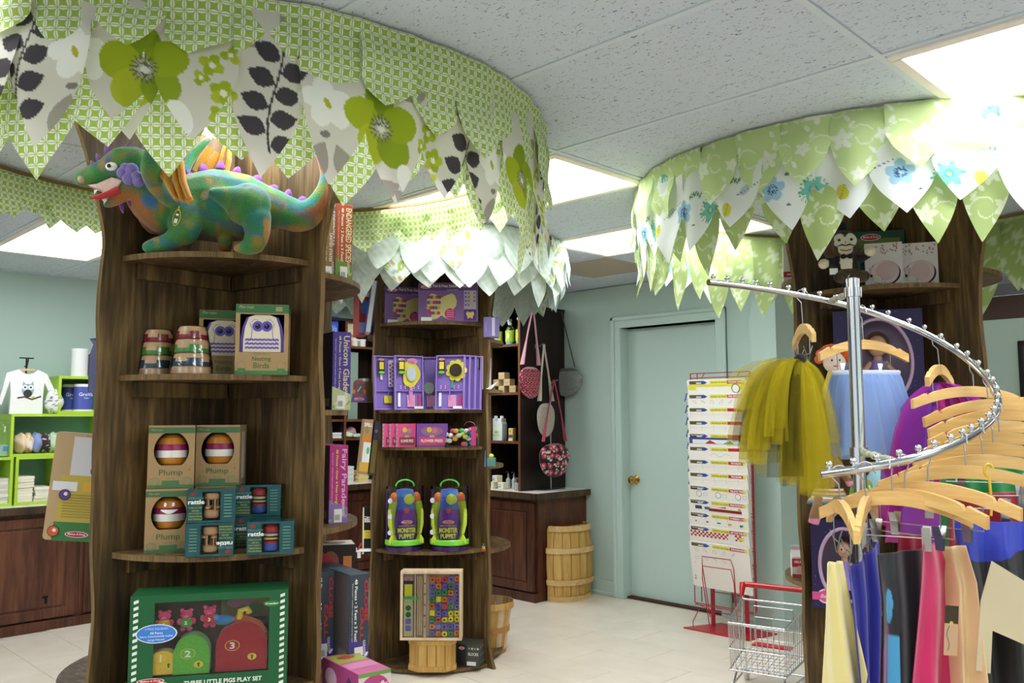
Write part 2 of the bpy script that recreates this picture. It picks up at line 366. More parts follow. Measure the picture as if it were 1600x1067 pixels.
def window_carton(name, label, cat, loc, rz, w_, d, h, col, inner, hole, group=None, cz=None):
    """card box whose front panel has an opening 'hole' (list of (x,z) about (0,cz)); inside is hollow"""
    m = MB(); X, Y = w_/2, d/2; cz = h/2 if cz is None else cz
    V = [(-X, -Y, 0), (X, -Y, 0), (X, Y, 0), (-X, Y, 0), (-X, -Y, h), (X, -Y, h), (X, Y, h), (-X, Y, h)]
    m.add(V, [(3, 2, 1, 0), (4, 5, 6, 7), (1, 2, 6, 5), (2, 3, 7, 6), (3, 0, 4, 7)], col)
    e = .002; Vi = [(a*(1-e/X), b*(1-e/Y), e+c*(1-2*e/h)) for a, b, c in V]
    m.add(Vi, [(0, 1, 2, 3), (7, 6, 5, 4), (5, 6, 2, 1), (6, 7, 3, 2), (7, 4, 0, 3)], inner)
    top, bot = h-cz, cz
    hole = [(a0+(b0-a0)*q/6, a1+(b1-a1)*q/6) for (a0, a1), (b0, b1) in zip(hole, hole[1:]+hole[:1]) for q in range(6)]
    H_ = sorted((math.atan2(b, a), math.hypot(a, b)) for a, b in hole); an = [q[0] for q in H_]; ra = [q[1] for q in H_]
    for t in (math.atan2(top, X), math.atan2(top, -X), math.atan2(-bot, -X), math.atan2(-bot, X)):
        H_.append((t, float(np.interp(t, an, ra, period=2*math.pi))))
    H_.sort(); n = len(H_); V = []
    for t, q0 in H_:
        ca, sa = math.cos(t), math.sin(t)
        q = min(X/abs(ca) if abs(ca) > 1e-6 else 1e9, (top if sa > 0 else bot)/abs(sa) if abs(sa) > 1e-6 else 1e9)
        V += [(ca*q0, -Y, cz+sa*q0), (ca*q, -Y, cz+sa*q)]
    Fc = [(2*k, 2*k+1, (2*k+3) % (2*n), (2*k+2) % (2*n)) for k in range(n)]
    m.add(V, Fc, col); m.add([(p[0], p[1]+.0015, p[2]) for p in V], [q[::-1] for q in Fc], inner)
    return m.build(name, PRINT, None, loc, rz, label=label, cat=cat, group=group)
# ------------------------------------------------------------------ the room
WALLC = '#b9cec4'
WALL = flat_mat('teal_wall_paint', WALLC, .75, spec=.2, bump=.08, bscale=120, var=.02, vscale=1.5)
DOORM = flat_mat('teal_door_paint', '#bcd1c8', .42, spec=.4)
WX, WY, FY, RX, NY = -6.55, 5.22, 8.0, 3.5, -3.5
PXL, PXR, PFY = -2.862, -2.681, 5.10         # pilaster at the end of the door wall
def struct(name, mb, mat, **kw): return mb.build(name, mat, kind='structure', **kw)
D0, D1, DH = PY(983, 700, 5.30)[0], PY(1133, 700, 5.30)[0], 2.03
m = MB()
for x0, x1, z0, z1 in ((WX-.1, D0, 0, CZ), (D1, PXL, 0, CZ), (D0, D1, DH, CZ)):
    m.box((x0+x1)/2, WY+.08, z0, x1-x0, .16, z1-z0)
struct('wall_back', m, WALL)
struct('wall_pilaster', MB().box((PXL+PXR)/2, (PFY+FY)/2, 0, PXR-PXL, FY-PFY, CZ), WALL)
struct('wall_left', MB().box(WX-.05, (NY+WY)/2, 0, .1, WY-NY, CZ), WALL)
m = MB()                                       # shop front behind the viewer: piers, sill and head round a wide window
for x0, x1, z0, z1 in ((WX, -5.0, 0, CZ), (1.8, RX, 0, CZ), (-5.0, 1.8, 0, .3), (-5.0, 1.8, 2.3, CZ)):
    m.box((x0+x1)/2, NY-.05, z0, x1-x0, .1, z1-z0)
struct('wall_front', m, WALL)
struct('wall_right', MB().box(RX+.05, (NY+FY)/2, 0, .1, FY-NY, CZ), WALL)
struct('wall_far', MB().box((PXR+RX)/2, FY+.05, 0, RX-PXR, .1, CZ), flat_mat('dusty_pink_paint', '#96756c', .8))
struct('wall_partition', MB().box(-1.55, 6.72, 0, 2.2, .1, 2.03), WALL)
door = struct('door_1', MB().box((D0+D1)/2, 5.32, .012, D1-D0-.006, .04, DH-.016, b=.002), DOORM)
m = MB()
for x0, x1, z0, z1 in ((D0-.008, D0, 0, DH+.008), (D1, D1+.008, 0, DH+.008)):
    m.box((x0+x1)/2, 5.30, z0, .012, .17, z1-z0)
m.box((D0+D1)/2, 5.30, DH, D1-D0, .17, .012)
m.build('door_jamb', DOORM, door)
cw = .085
m = MB()
for sx in (D0-cw/2, D1+cw/2):
    m.box(sx, WY-.009, 0, cw, .018, DH, b=.004); m.box(sx+(-cw*.32 if sx < -3.8 else cw*.32), WY-.016, 0, cw*.36, .032, DH+cw, b=.006)
m.box((D0+D1)/2, WY-.009, DH, D1-D0+2*cw, .018, cw, b=.004); m.box((D0+D1)/2, WY-.016, DH+cw*.64, D1-D0+2*cw, .032, cw*.36, b=.006)
m.build('casing', DOORM, door)
kn = MB().lathe([(.0, 0), (.033, 0), (.033, .006), (.012, .012), (.011, .035), (.026, .045), (.031, .06), (.024, .075), (0, .08)], 20)
kp = PY(993, 749, 5.30)
kn.build('knob', BRASS, door, (D0+.065, 5.30, kp[2]), (math.radians(90), 0, 0))
MB().box((D0+D1)/2, 5.30, 0, D1-D0, .10, .012, '#4a2c22').build('threshold', MATTE, door)
bm = MB()
for x0, x1 in ((-4.4, D0-cw), (D1+cw, PXL)):
    bm.box((x0+x1)/2, WY-.008, 0, x1-x0, .016, .11, b=.003); bm.box((x0+x1)/2, WY-.014, 0, x1-x0, .028, .03, b=.006)
struct('baseboard_back', bm, DOORM)
# ---- ceiling: slab, tiles, rails, troffers
cm, N, L, b = nt('acoustic_tile'); b.inputs['Roughness'].default_value = .9; b.inputs['Specular IOR Level'].default_value = .1
tc = N.new('ShaderNodeTexCoord'); geo = N.new('ShaderNodeNewGeometry'); mp = N.new('ShaderNodeMapping'); mp.inputs['Scale'].default_value = (55, 110, 55); L.new(geo.outputs['Position'], mp.inputs[0])
n1 = N.new('ShaderNodeTexNoise'); n1.inputs['Scale'].default_value = 1; n1.inputs['Detail'].default_value = 3; n1.inputs['Distortion'].default_value = 1.5; L.new(mp.outputs[0], n1.inputs['Vector'])
cr = N.new('ShaderNodeValToRGB'); cr.color_ramp.elements[0].position = .33; cr.color_ramp.elements[0].color = (*lin('#7c8489'), 1); cr.color_ramp.elements[1].position = .39; cr.color_ramp.elements[1].color = (*lin('#cdd6e2'), 1)
L.new(n1.outputs[0], cr.inputs[0]); L.new(cr.outputs[0], b.inputs['Base Color'])
bp = N.new('ShaderNodeBump'); bp.inputs['Strength'].default_value = .3; bp.inputs['Distance'].default_value = .004; L.new(n1.outputs[0], bp.inputs['Height']); L.new(bp.outputs[0], b.inputs['Normal'])
RAIL = flat_mat('grid_rail_paint', '#cfd9e2', .6)
ceil_o = struct('ceiling', MB().box((WX+RX)/2, (NY+FY)/2, CZ+.02, RX-WX, FY-NY, .08, '#c8d4da'), flat_mat('ceiling_slab', '#9aa6ac', .9))
TX, TY = 1.2192, .6096; GX0, GY0 = -2.13, 2.375
LIGHTS = {(-1, 0, 0), (-1, -2, 0), (-1, 2, 0), (1, 0, 0), (-3, -2, 1), (1, -3, 0), (-1, -4, 0), (-3, -6, 0), (1, -7, 0), (-1, -8, 0), (-3, 2, 1), (3, -3, 0), (3, 1, 0), (2, 6, 0), (1, 9, 0)}  # final pair: unseen far-room troffers added to brighten the far wall
tile_me = None; light_n = 0
def yoff(i): return .18 if i <= -3 else 0
for i in range(-4, 5):
    for j in range(-10, 10):
        x0 = GX0+i*TX; y0 = GY0+j*TY+yoff(i); x1 = x0+TX; y1 = y0+TY
        if x1 < WX or x0 > RX or y1 < NY or y0 > FY: continue
        if y0 > WY and x1 < PXL: continue
        X0, X1, Y0, Y1 = max(x0, WX), min(x1, RX), max(y0, NY), min(y1, FY)
        if X1-X0 < .04 or Y1-Y0 < .04: continue
        if (i, j, 1 if i <= -3 else 0) in LIGHTS:
            t = thing('ceiling_troffer', {(1, 0): 'glowing white troffer touching the green canopy with blue flowers', (-1, 0): 'glowing white troffer between the lime canopy and the mint canopy', (-1, 2): 'glowing white troffer beside the tan ceiling tile', (-3, -2): 'glowing white troffer above the onesie and lime cubbies', (-1, -2): 'glowing white troffer inside the lime canopy over the plush dragon'}.get((i, j), 'white troffer over the unseen part of the shop'), 'ceiling light', ((x0+x1)/2, (y0+y1)/2, CZ), 0, 'fluorescent ceiling troffers')
            fr = MB()
            for sx, sy, lx, ly in ((0, -TY/2+.028, TX-.03, .034), (0, TY/2-.028, TX-.03, .034), (-TX/2+.03, 0, .034, TY-.07), (TX/2-.03, 0, .034, TY-.07)):
                fr.box(sx, sy, -.006, lx, ly, .016, '#efe6da', .003)
            fr.build('frame', MATTE, t)
            MB().box(0, 0, 0, TX-.075, TY-.075, .006).build('diffuser', emit_mat('troffer_diffuser', '#f4f8ff', PANEL_E), t); light_n += 1
            continue
        full = abs(X1-X0-TX) < 1e-6 and abs(Y1-Y0-TY) < 1e-6
        if (i, j) == (-2, 3):      # split tile with a stained half
            MB().box(x0+TX*.25, (y0+y1)/2, CZ+.006, TX/2-.022, TY-.022, .012).build('ceiling_tile', cm, ceil_o)
            MB().box(x0+TX*.75, (y0+y1)/2, CZ+.006, TX/2-.022, TY-.022, .012).build('ceiling_tile', flat_mat('stained_tile', '#b5aa98', .9), ceil_o, label='tan replacement ceiling tile'); MB().box(x0+TX/2, (y0+y1)/2, CZ, .02, TY, .008).build('grid_rail', RAIL, ceil_o); continue
        if full:
            if tile_me is None: tile_me = MB().box(0, 0, 0, TX-.022, TY-.022, .012, b=.002).build('ceiling_tile', cm, ceil_o, ((x0+x1)/2, (y0+y1)/2, CZ+.006)).data
            else: link('ceiling_tile', tile_me, ceil_o, ((x0+x1)/2, (y0+y1)/2, CZ+.006))
        else: MB().box((X0+X1)/2, (Y0+Y1)/2, CZ+.006, X1-X0-.012, Y1-Y0-.012, .012).build('ceiling_tile', cm, ceil_o)
for i in range(-4, 6):
    x = GX0+i*TX
    if WX < x < RX:
        y1 = WY if x < PXL else FY
        MB().box(x, (NY+y1)/2, CZ+.002, .020, y1-NY, .008).build('grid_rail', RAIL, ceil_o)
for j in range(-10, 11):
    for side in (0, 1):
        y = GY0+j*TY+(.18 if side else 0); xa, xb = (WX, GX0-2*TX) if side else (GX0-2*TX, RX)
        if y > WY: xa = max(xa, PXR)
        if NY < y < FY and xb-xa > .1: MB().box((xa+xb)/2, y, CZ+.0025, xb-xa, .020, .007).build('grid_rail', RAIL, ceil_o)
# recessed round lamps in the far room
for q, z in (((1600, 396), CZ), ((1600, 434), CZ)):
    P = PZ(*q, z)
    t = thing('recessed_downlight', 'round white downlight recessed in the far ceiling', 'ceiling light', (P[0], P[1], CZ), 0, 'round downlights of the far room')
    MB().lathe([(.085, 0), (.1, -.004), (.1, 0), (.085, .006)], 28, '#f4efe6').build('trim_ring', MATTE, t)
    MB().lathe([(0, -.001), (.085, -.001)], 28).build('lens', emit_mat('downlight_lens', '#fff4e4', 7), t)
# ---- floor
FTM, N, L, b = nt('cream_floor_tile'); b.inputs['Roughness'].default_value = .32; b.inputs['Specular IOR Level'].default_value = .4
geo = N.new('ShaderNodeNewGeometry'); oi = N.new('ShaderNodeObjectInfo'); n1 = N.new('ShaderNodeTexNoise'); n1.inputs['Scale'].default_value = 5; n1.inputs['Detail'].default_value = 5; L.new(geo.outputs['Position'], n1.inputs['Vector'])
mth = N.new('ShaderNodeMath'); mth.operation = 'MULTIPLY_ADD'; mth.inputs[1].default_value = .18; L.new(oi.outputs['Random'], mth.inputs[0]); L.new(n1.outputs[0], mth.inputs[2])
cr = N.new('ShaderNodeValToRGB'); cr.color_ramp.elements[0].position = .3; cr.color_ramp.elements[0].color = (*lin('#d9cdb8'), 1); cr.color_ramp.elements[1].position = .85; cr.color_ramp.elements[1].color = (*lin('#e8ddcb'), 1)
L.new(mth.outputs[0], cr.inputs[0]); L.new(cr.outputs[0], b.inputs['Base Color'])
GROUT = flat_mat('floor_grout', '#cdc2b0', .8)
fl = struct('floor', MB().box((WX+RX)/2, (NY+FY)/2, -.06, RX-WX, FY-NY, .056), GROUT)
ft = None
for j in range(-12, 27):
    y0 = 4.0+(j-9)*.3048; 
    for i in range(-12, 16):
        x0 = -5.695+(i+5)*.6096+(.3048 if j % 2 else 0)-.6096
        x1, y1 = x0+.6096, y0+.3048
        if x0 < WX or x1 > RX or y0 < NY or y1 > FY: continue
        if y1 > WY and x0 < PXL: continue
        c = np.array([(x0+x1)/2, (y0+y1)/2]); dep = c@f0[:2]; lat = c@r0[:2]
        if dep < 1.6 or abs(lat) > dep*.72: continue
        if ft is None: ft = MB().box(0, 0, -.006, .6096-.003, .3048-.003, .006, b=.001).build('floor_tile', FTM, fl, (c[0], c[1], 0)).data
        else: link('floor_tile', ft, fl, (c[0], c[1], 0))
# ---- tree-shaped display stands
def wave(seed, amp=.0065):
    r = random.Random(seed); ph = [r.uniform(0, 6.28) for _ in range(4)]
    return lambda z: amp*(math.sin(z*4.2+ph[0])+.7*math.sin(z*9.1+ph[1])+.4*math.sin(z*17+ph[2]))
TH = .019
def tree(label, cx, cy, phi, arm, shelves, seed, flare=(.12, .12, .12, .12), foot=.0, TZ=CZ-.002):
    t = thing('tree_display', label, 'display stand', (cx, cy, 0), phi)
    for k in range(4):          # arms: 0 +X (right), 1 +Y (back), 2 -X (left back), 3 -Y (left front)
        wv = wave(seed*10+k); zs = np.linspace(0, TZ, 60); out = []
        for z in zs:
            r = arm[k]+wv(z)
            if z > 1.9: r += flare[k]*((z-1.9)/.42)**1.3
            if z < .18: r += foot*((.18-z)/.18)**1.5
            out.append((r, z))
        poly = [(TH/2+.0005, 0)]+out+[(TH/2+.0005, TZ)]
        m = MB(); n = len(out)
        Vf = [(TH/2+.0005, -TH/2, z) for _, z in out]+[(r, -TH/2, z) for r, z in out]
        Vb = [(x, TH/2, z) for x, _, z in Vf]
        m.add(Vf, [(i, n+i, n+i+1, i+1) for i in range(n-1)]); m.add(Vb, [(i+1, n+i+1, n+i, i) for i in range(n-1)])
        m.mat_i = 1; m.add(Vf[n:]+Vb[n:], [(i, n+i, n+i+1, i+1) for i in range(n-1)], smooth=True)
        m.add([Vf[0], Vf[n], Vb[n], Vb[0], Vf[n-1], Vf[-1], Vb[-1], Vb[n-1]], [(3, 2, 1, 0), (4, 5, 6, 7)])
        m.build('trunk_panel', [TRUNK, EDGE], t, (0, 0, 0), math.radians(90*k))
    for q, z, R in shelves:     # quadrant q spans angles 90*q-90 .. 90*q ; q=0 faces the viewer
        a0 = math.radians(90*q-90); n = 18; e = TH/2+.001
        ex, ey = math.cos(a0+math.pi/4)*e*1.414, math.sin(a0+math.pi/4)*e*1.414
        poly = [(ex, ey)]+[(ex+(R-e)*math.cos(a0+i*math.pi/2/n), ey+(R-e)*math.sin(a0+i*math.pi/2/n)) for i in range(n+1)]
        m = MB(); nn = len(poly)
        m.add([(x, y, z-.018) for x, y in poly]+[(x, y, z) for x, y in poly], [tuple(range(nn-1, -1, -1)), tuple(range(nn, 2*nn))])
        m.mat_i = 1; m.add([(x, y, z-.018) for x, y in poly]+[(x, y, z) for x, y in poly], [(i, (i+1) % nn, (i+1) % nn+nn, i+nn) for i in range(nn)])
        sh = m.build('shelf', [TRUNK, EDGE], t)
        if z > .1:
            Lb = R*.82
            for s_ in (0, 1):
                ang = a0 if s_ == 0 else a0+math.pi/2
                bb = MB().box(.03+Lb/2, (TH/2+.010)*(1 if s_ == 0 else -1), z-.018-.05, Lb, .018, .05, b=.002)
                bb.build('shelf_bracket', TRUNK, sh, (0, 0, 0), ang)
    return t
C1 = cam_xy(3.0, -.988); PHI1 = math.radians(9.0)
C2 = np.array([-3.93, 3.29, 0]); C3 = cam_xy(3.66, 1.608); PHI3 = math.radians(-25)
Z1 = dict(a=PD(335, 393, 2.59)[2], b=PD(335, 584, 2.59)[2], c=PD(340, 868, 2.59)[2], d=.549)
Z1R = dict(a=1.83, b=1.382, c=1.0, d=.56)
TREE1 = tree('brown tree-shaped shelf stand with the plush dragon on its top shelf', C1[0], C1[1], PHI1, (.475, .46, .46, .475),
     [(0, Z1['a'], .415), (0, Z1['b'], .415), (0, Z1['c'], .415), (0, Z1['d'], .47), (0, .02, .44),
      (1, Z1R['a'], .44), (1, Z1R['b'], .40), (1, Z1R['c'], .44), (1, Z1R['d'], .42), (1, .02, .42), (3, .53, .50), (3, .945, .40), (3, 1.44, .40)], 1, (.13, .1, .1, .14), TZ=CZ-.03)
TREE2 = tree('brown tree-shaped shelf stand holding the monster puppets and bead set', C2[0], C2[1], 0, (.46, .45, .45, .45),
     [(0, PD(680, 503, 4.73)[2], .42), (0, PD(680, 640, 4.73)[2], .42), (0, PD(680, 698, 4.73)[2], .42), (0, PD(680, 861, 4.70)[2], .43), (0, .025, .46),
      (3, 1.83, .40), (3, 1.44, .36), (3, 1.045, .40), (3, .60, .40), (3, .04, .40),
      (1, 1.80, .40), (1, 1.51, .40), (1, 1.08, .40), (1, .62, .44), (1, .04, .40)], 2, (.10, .08, .08, .10), .06)
TREE3 = tree('brown tree-shaped shelf stand behind the clothes rack, tea sets on its top shelf', C3[0], C3[1], PHI3, (.49, .46, .46, .475),
     [(0, 1.868, .40), (0, 1.36, .40), (0, 1.007, .40), (0, .62, .40), (0, .03, .43),
      (3, 1.94, .42), (3, .68, .44), (3, .03, .42), (1, 1.93, .44), (1, 1.3, .42), (1, .7, .42), (1, .03, .42)], 3, (.10, .08, .08, .10))
# ------------------------------------------------------------------ fabric leaf canopies
def E_(s, h, cx, cy, a, b, rot=0):
    c, q = math.cos(rot), math.sin(rot); x = s-cx; y = h-cy
    return ((x*c+y*q)/a)**2+((-x*q+y*c)/b)**2 < 1
def leafm(s, h, cx, cy, a, b, rot=0):       # pointed leaf mask, long axis a
    c, q = math.cos(rot), math.sin(rot); x = (s-cx)*c+(h-cy)*q; y = -(s-cx)*q+(h-cy)*c
    return (np.abs(x) < a) & (np.abs(y) < b*(1-(x/a)**2)*(1-.25*x/a))
def paint(col, mask, c): col[mask] = lin(c)
fl_geo = None
def fl_floral(s, h):
    col = np.empty((len(s), 3)); col[:] = lin('#dad5c9'); PS = .565
    for k in range(int(s.min()//PS)-1, int(s.max()//PS)+2):
        o = k*PS; q = (s > o-.3) & (s < o+PS+.3)
        if not q.any(): continue
        S_, H_ = s[q], h[q]; c = col[q]; ey = 0
        for (lx, ly, a, b_, r) in ((.10, .13, .055, .028, .6), (.02, -.15, .05, .026, .5), (.39, -.14, .055, .03, 1.2), (.46, -.13, .05, .028, 2.0), (.33, .16, .05, .025, 2.2), (.09, -.18, .06, .03, 2.4), (.21, .14, .06, .028, 2.5)):
            paint(c, leafm(S_, H_, o+lx, ly, a, b_, r), '#a49d92')
        for a in range(5):
            t = math.radians(90+72*a+8); paint(c, E_(S_, H_, o+.058*math.cos(t), .058*math.sin(t), .050, .046, t), ('#8a9d2a', '#a9b62c', '#b4bd33', '#8fa22c', '#9aab2a')[a])
        d = np.hypot(S_-o, H_); t = np.arctan2(H_, S_-o)
        paint(c, (d < .036*(.72+.28*np.sin(t*17))), '#6f6a66'); paint(c, (d < .024) & (np.sin(t*23) > .1), '#c9c6b2'); paint(c, E_(S_, H_, o, -.002, .011, .008), '#ecebe2')
        for (bx, by, r, n) in ((.150, .035, .026, 4), (.178, -.030, .028, 5), (.128, -.005, .018, 3), (.170, -.085, .022, 4), (.192, .070, .022, 3)):
            for a in range(n):
                t = 2*math.pi*a/n+bx*50; paint(c, E_(S_, H_, o+bx+r*.55*math.cos(t), by+r*.55*math.sin(t), r*.62, r*.5, t), ('#a3b32e', '#b5be3a')[a % 2])
            paint(c, E_(S_, H_, o+bx, by, r*.3, r*.3), '#eeeedd')
        st = o+.295+.018*np.sin((H_-.02)*14); paint(c, (np.abs(S_-st) < .0028) & (np.abs(H_) < .15), '#4b474b')
        for a in range(9):
            yy = .125-.032*a; sg = -1 if a % 2 else 1; sx = .295+.018*math.sin((yy-.02)*14)
            paint(c, leafm(S_, H_, o+sx+sg*.036, yy+.008, .034, .024, (.35 if sg > 0 else math.pi-.35)), '#4b474b')
        for a in range(5):
            t = math.radians(72*a+30); paint(c, E_(S_, H_, o+.415+.034*math.cos(t), .01+.034*math.sin(t), .034, .027, t), '#f1efe9')
        paint(c, E_(S_, H_, o+.415, .01, .008, .014, .5), '#b8b23c'); paint(c, E_(S_, H_, o+.41, -.07, .014, .008, .3), '#85807a')
        paint(c, E_(S_, H_, o+.085, -.11, .028, .042, .4), '#f0eee8'); col[q] = c
    return col
def fl_green(base, white):
    def fn(s, h):
        col = np.empty((len(s), 3)); col[:] = lin(base); P = .125
        for i in range(int(s.min()//P)-1, int(s.max()//P)+2):
            for j in range(int(h.min()//P)-1, int(h.max()//P)+2):
                cx = i*P+(.5*P if j % 2 else 0)+.01*math.sin(i*7+j*3); cy = j*P+.012*math.cos(i*5+j)
                q = (np.abs(s-cx) < .09) & (np.abs(h-cy) < .09)
                if not q.any(): continue
                S_, H_ = s[q], h[q]; c = col[q]; rr = 1.0 if (i+j) % 2 else .7
                for a in range(5):
                    t = math.radians(72*a+i*31); paint(c, leafm(S_, H_, cx+.021*rr*math.cos(t), cy+.021*rr*math.sin(t), .019*rr, .011*rr, t), white)
                x0 = cx+P*.5; d = np.hypot(S_-x0, H_-cy); t = np.arctan2(H_-cy, S_-x0)
                paint(c, (np.abs(d-(.018+.0045*(t+math.pi))) < .0022) & (d < .045), white)
                paint(c, leafm(S_, H_, cx+.03, cy+.045, .016, .007, 1.0), white); paint(c, leafm(S_, H_, cx-.03, cy-.045, .016, .007, 2.2), white)
                col[q] = c
        return col
    return fn
def fl_blue(s, h):
    col = np.empty((len(s), 3)); col[:] = lin('#eef1ee'); PS = .40
    for k in range(int(s.min()//PS)-1, int(s.max()//PS)+2):
        for jr in range(int(h.min()//.22)-1, int(h.max()//.22)+2):
            o = k*PS+(.13 if jr % 2 else 0); oy = jr*.22; q = (s > o-.1) & (s < o+PS+.1) & (np.abs(h-oy) < .16)
            if not q.any(): continue
            S_, H_ = s[q], h[q]-oy; c = col[q]
            for a in range(5):
                t = math.radians(72*a+18); paint(c, E_(S_, H_, o+.024*math.cos(t), .024*math.sin(t), .022, .018, t), '#a4cbe4')
            d = np.hypot(S_-o, H_); t = np.arctan2(H_, S_-o); paint(c, (d < .02) & (np.sin(t*14) > -.2) & (d > .006), '#48608f')
            for a in range(6):
                t = math.radians(60*a+10); paint(c, leafm(S_, H_, o+.135+.024*math.cos(t), -.02+.024*math.sin(t), .026, .014, t), '#7cc6ad')
            paint(c, E_(S_, H_, o+.135, -.02, .014, .014), '#4f9fd0'); paint(c, E_(S_, H_, o+.135, -.02, .007, .007), '#d7dd55')
            d = np.hypot(S_-o-.135, H_+.02); t = np.arctan2(H_+.02, S_-o-.135); paint(c, (d > .034) & (d < .05) & (np.sin(t*20) > .82), '#3f8f83')
            for (gx, gy) in ((.07, .05), (.25, .06)):
                for a in range(5):
                    paint(c, leafm(S_, H_, o+gx+.012*(a-2), gy+.004*math.sin(a), .014, .0042, 1.1), '#4f8f4e')
            paint(c, E_(S_, H_, o+.225, -.04, .020, .027, .3), '#d9d258'); paint(c, np.abs((S_-o-.225)-(H_+.04)*.3) < .0014*(np.abs(H_+.04) < .026), '#9c9230')
            paint(c, leafm(S_, H_, o+.30, .02, .028, .015, .6), '#c3cfd8'); paint(c, (np.abs(H_-.02-.35*(S_-o-.31)) < .0012) & (np.abs(S_-o-.32) < .06), '#6b7590')
            paint(c, leafm(S_, H_, o+.055, -.06, .008, .0035, 0), '#2c3a78'); col[q] = c
    return col
def fl_mint(s, h):
    n = np.sin(s*61+3*np.sin(h*47))*np.sin(h*73+2*np.sin(s*39))+.5*np.sin(s*150+h*120); col = np.empty((len(s), 3)); a = np.array(lin('#e6eee6')); b_ = np.array(lin('#ccd8cb'))
    t = np.clip(.5+.45*n, 0, 1)[:, None]; col[:] = a*(1-t)+b_*t; return col
def fl_paisley(s, h):
    col = fl_mint(s, h)*.97; P = .085
    for i in range(int(s.min()//P)-1, int(s.max()//P)+2):
        for j in range(int(h.min()//P)-1, int(h.max()//P)+2):
            cx, cy = i*P+(P/2 if j % 2 else 0), j*P
            paint(col, leafm(s, h, cx, cy, .036, .02, .8+i), '#a9b865'); paint(col, E_(s, h, cx+.01, cy, .015, .011, .8), '#e7e6c8'); paint(col, E_(s, h, cx+.01, cy, .008, .006, .8), '#8a9a4c')
            paint(col, leafm(s, h, cx+.04, cy+.02, .02, .009, 2.2), '#c1a878'); paint(col, leafm(s, h, cx-.03, cy-.03, .02, .01, 0.2), '#9fb8b4')
    return col
def leaf(parent, R, th, dth, z0, zn, zt, off, fn, res, seed, h0, lean=0.0, taper=2.1, s_shift=0.0, dzf=None):
    """one hanging tongue of fabric; th angle, dth angular width, z0 top, zn notch, zt tip"""
    res = .012 if fn is None else res
    r = random.Random(seed); nu = max(5, int(dth*R/res)); nv = max(8, int((z0-zt)/res))
    if nu % 2 == 0: nu += 1
    U, V = np.meshgrid(np.linspace(-1, 1, nu), np.linspace(0, 1, nv)); Z = z0+(zt-z0)*V
    t = np.clip((zn-Z)/(zn-zt), 0, 1); wd = np.where(Z >= zn, 1.0, (1-t**taper)*(1+.10*np.sin(t*math.pi))*(1-.1*t)+.012)
    sk = r.uniform(-.32, .32); wd = np.where(Z >= zn, wd, wd*(1-r.uniform(0, .14)*np.minimum(1, t*4)))
    ang = th+(U*wd+sk*t**1.5*1.0)*dth/2*1.03
    cup = r.uniform(-.03, .025); ln = lean+r.uniform(-.03, .035); tw = r.uniform(-.35, .35); ph = r.uniform(0, 6)
    rad = R+off+ln*V**1.6+cup*(U*wd)**2*t+tw*.10*U*wd*dth*R*t+.006*np.sin(V*9+ph)+.004*np.sin(ang*R*40+ph)
    sA = ang*R; X = rad*np.cos(ang); Y = rad*np.sin(ang)
    P = np.stack([X, Y, Z], -1).reshape(-1, 3)
    if fn is None:
        me = fast_mesh('fabric_leaf', P, gridfaces(nv, nu), None, np.stack([sA.ravel(), Z.ravel()], -1)/.026); me.materials.append(LATTICE)
    else:
        me = fast_mesh('fabric_leaf', P, gridfaces(nv, nu), fn(sA.ravel()+s_shift, Z.ravel()-h0-(dzf(ang.ravel()) if dzf else 0))); me.materials.append(FABRIC)
    return link('fabric_leaf', me, parent)
def canopy(label, C, R, layers, seed, a_mid, res_near, span, dzf=None, far=None):
    t = thing('fabric_canopy', label, 'canopy', (C[0], C[1], 0))
    MB().lathe([(R-.012, CZ-.014), (R+.0, CZ-.014), (R, CZ-.001), (R-.012, CZ-.001), (R-.012, CZ-.014)], 48, '#8a6a42', caps=False).build('hoop', MATTE, t)
    r = random.Random(seed); k0 = 0
    for li, L_ in enumerate(layers):
        n = L_['n']; fns = L_['fn']; shift = L_.get('shift', 0)
        for i in range(n):
            th = -math.pi+2*math.pi*(i+shift)/n; da = (th-a_mid+math.pi) % (2*math.pi)-math.pi
            near = abs(da) < span; res = res_near if near else .014
            fn = fns[i % len(fns)] if isinstance(fns, (list, tuple)) else fns
            zt = L_['zt']+r.uniform(-1, 1)*L_['jit']; zn = L_['zn']+r.uniform(-1, 1)*.012
            if dzf: q_ = float(dzf(np.array([th]))[0])*L_.get('dk', 1); zt += q_; zn += q_
            if far and abs(da) > far[0]:
                if li == 1: continue
                zn, zt = 2.27, far[1]+r.uniform(-1, 1)*.03
            leaf(t, R, th, 2*math.pi/n*L_.get('wide', 1.0), L_['z0'], zn, zt, L_['off'], fn, res, seed*1000+li*100+i, L_['h0'], L_.get('lean', 0), L_.get('taper', 2.1), L_.get('ss', 0), dzf)
    return t
def ang_of(C, q, R):     # angle on the hoop under pixel column q (near side)
    d = ray(q, 300)[:2]; d = d/np.linalg.norm(d); c = np.array(C[:2]); b_ = d@c; t = b_-math.sqrt(max(0, b_*b_-(c@c-R*R))); p = d*t-c
    return math.atan2(p[1], p[0])
R1, R2, R3 = 1.10, .78, 1.05
C3c = C3
aF1, aF2 = ang_of(C1, 217, R1), ang_of(C1, 597, R1)
toc = lambda C: math.atan2(-C[1], -C[0])
top = CZ-.004
dz1 = lambda a: np.clip(.038-.142*(a-aF1), -.05, .06)
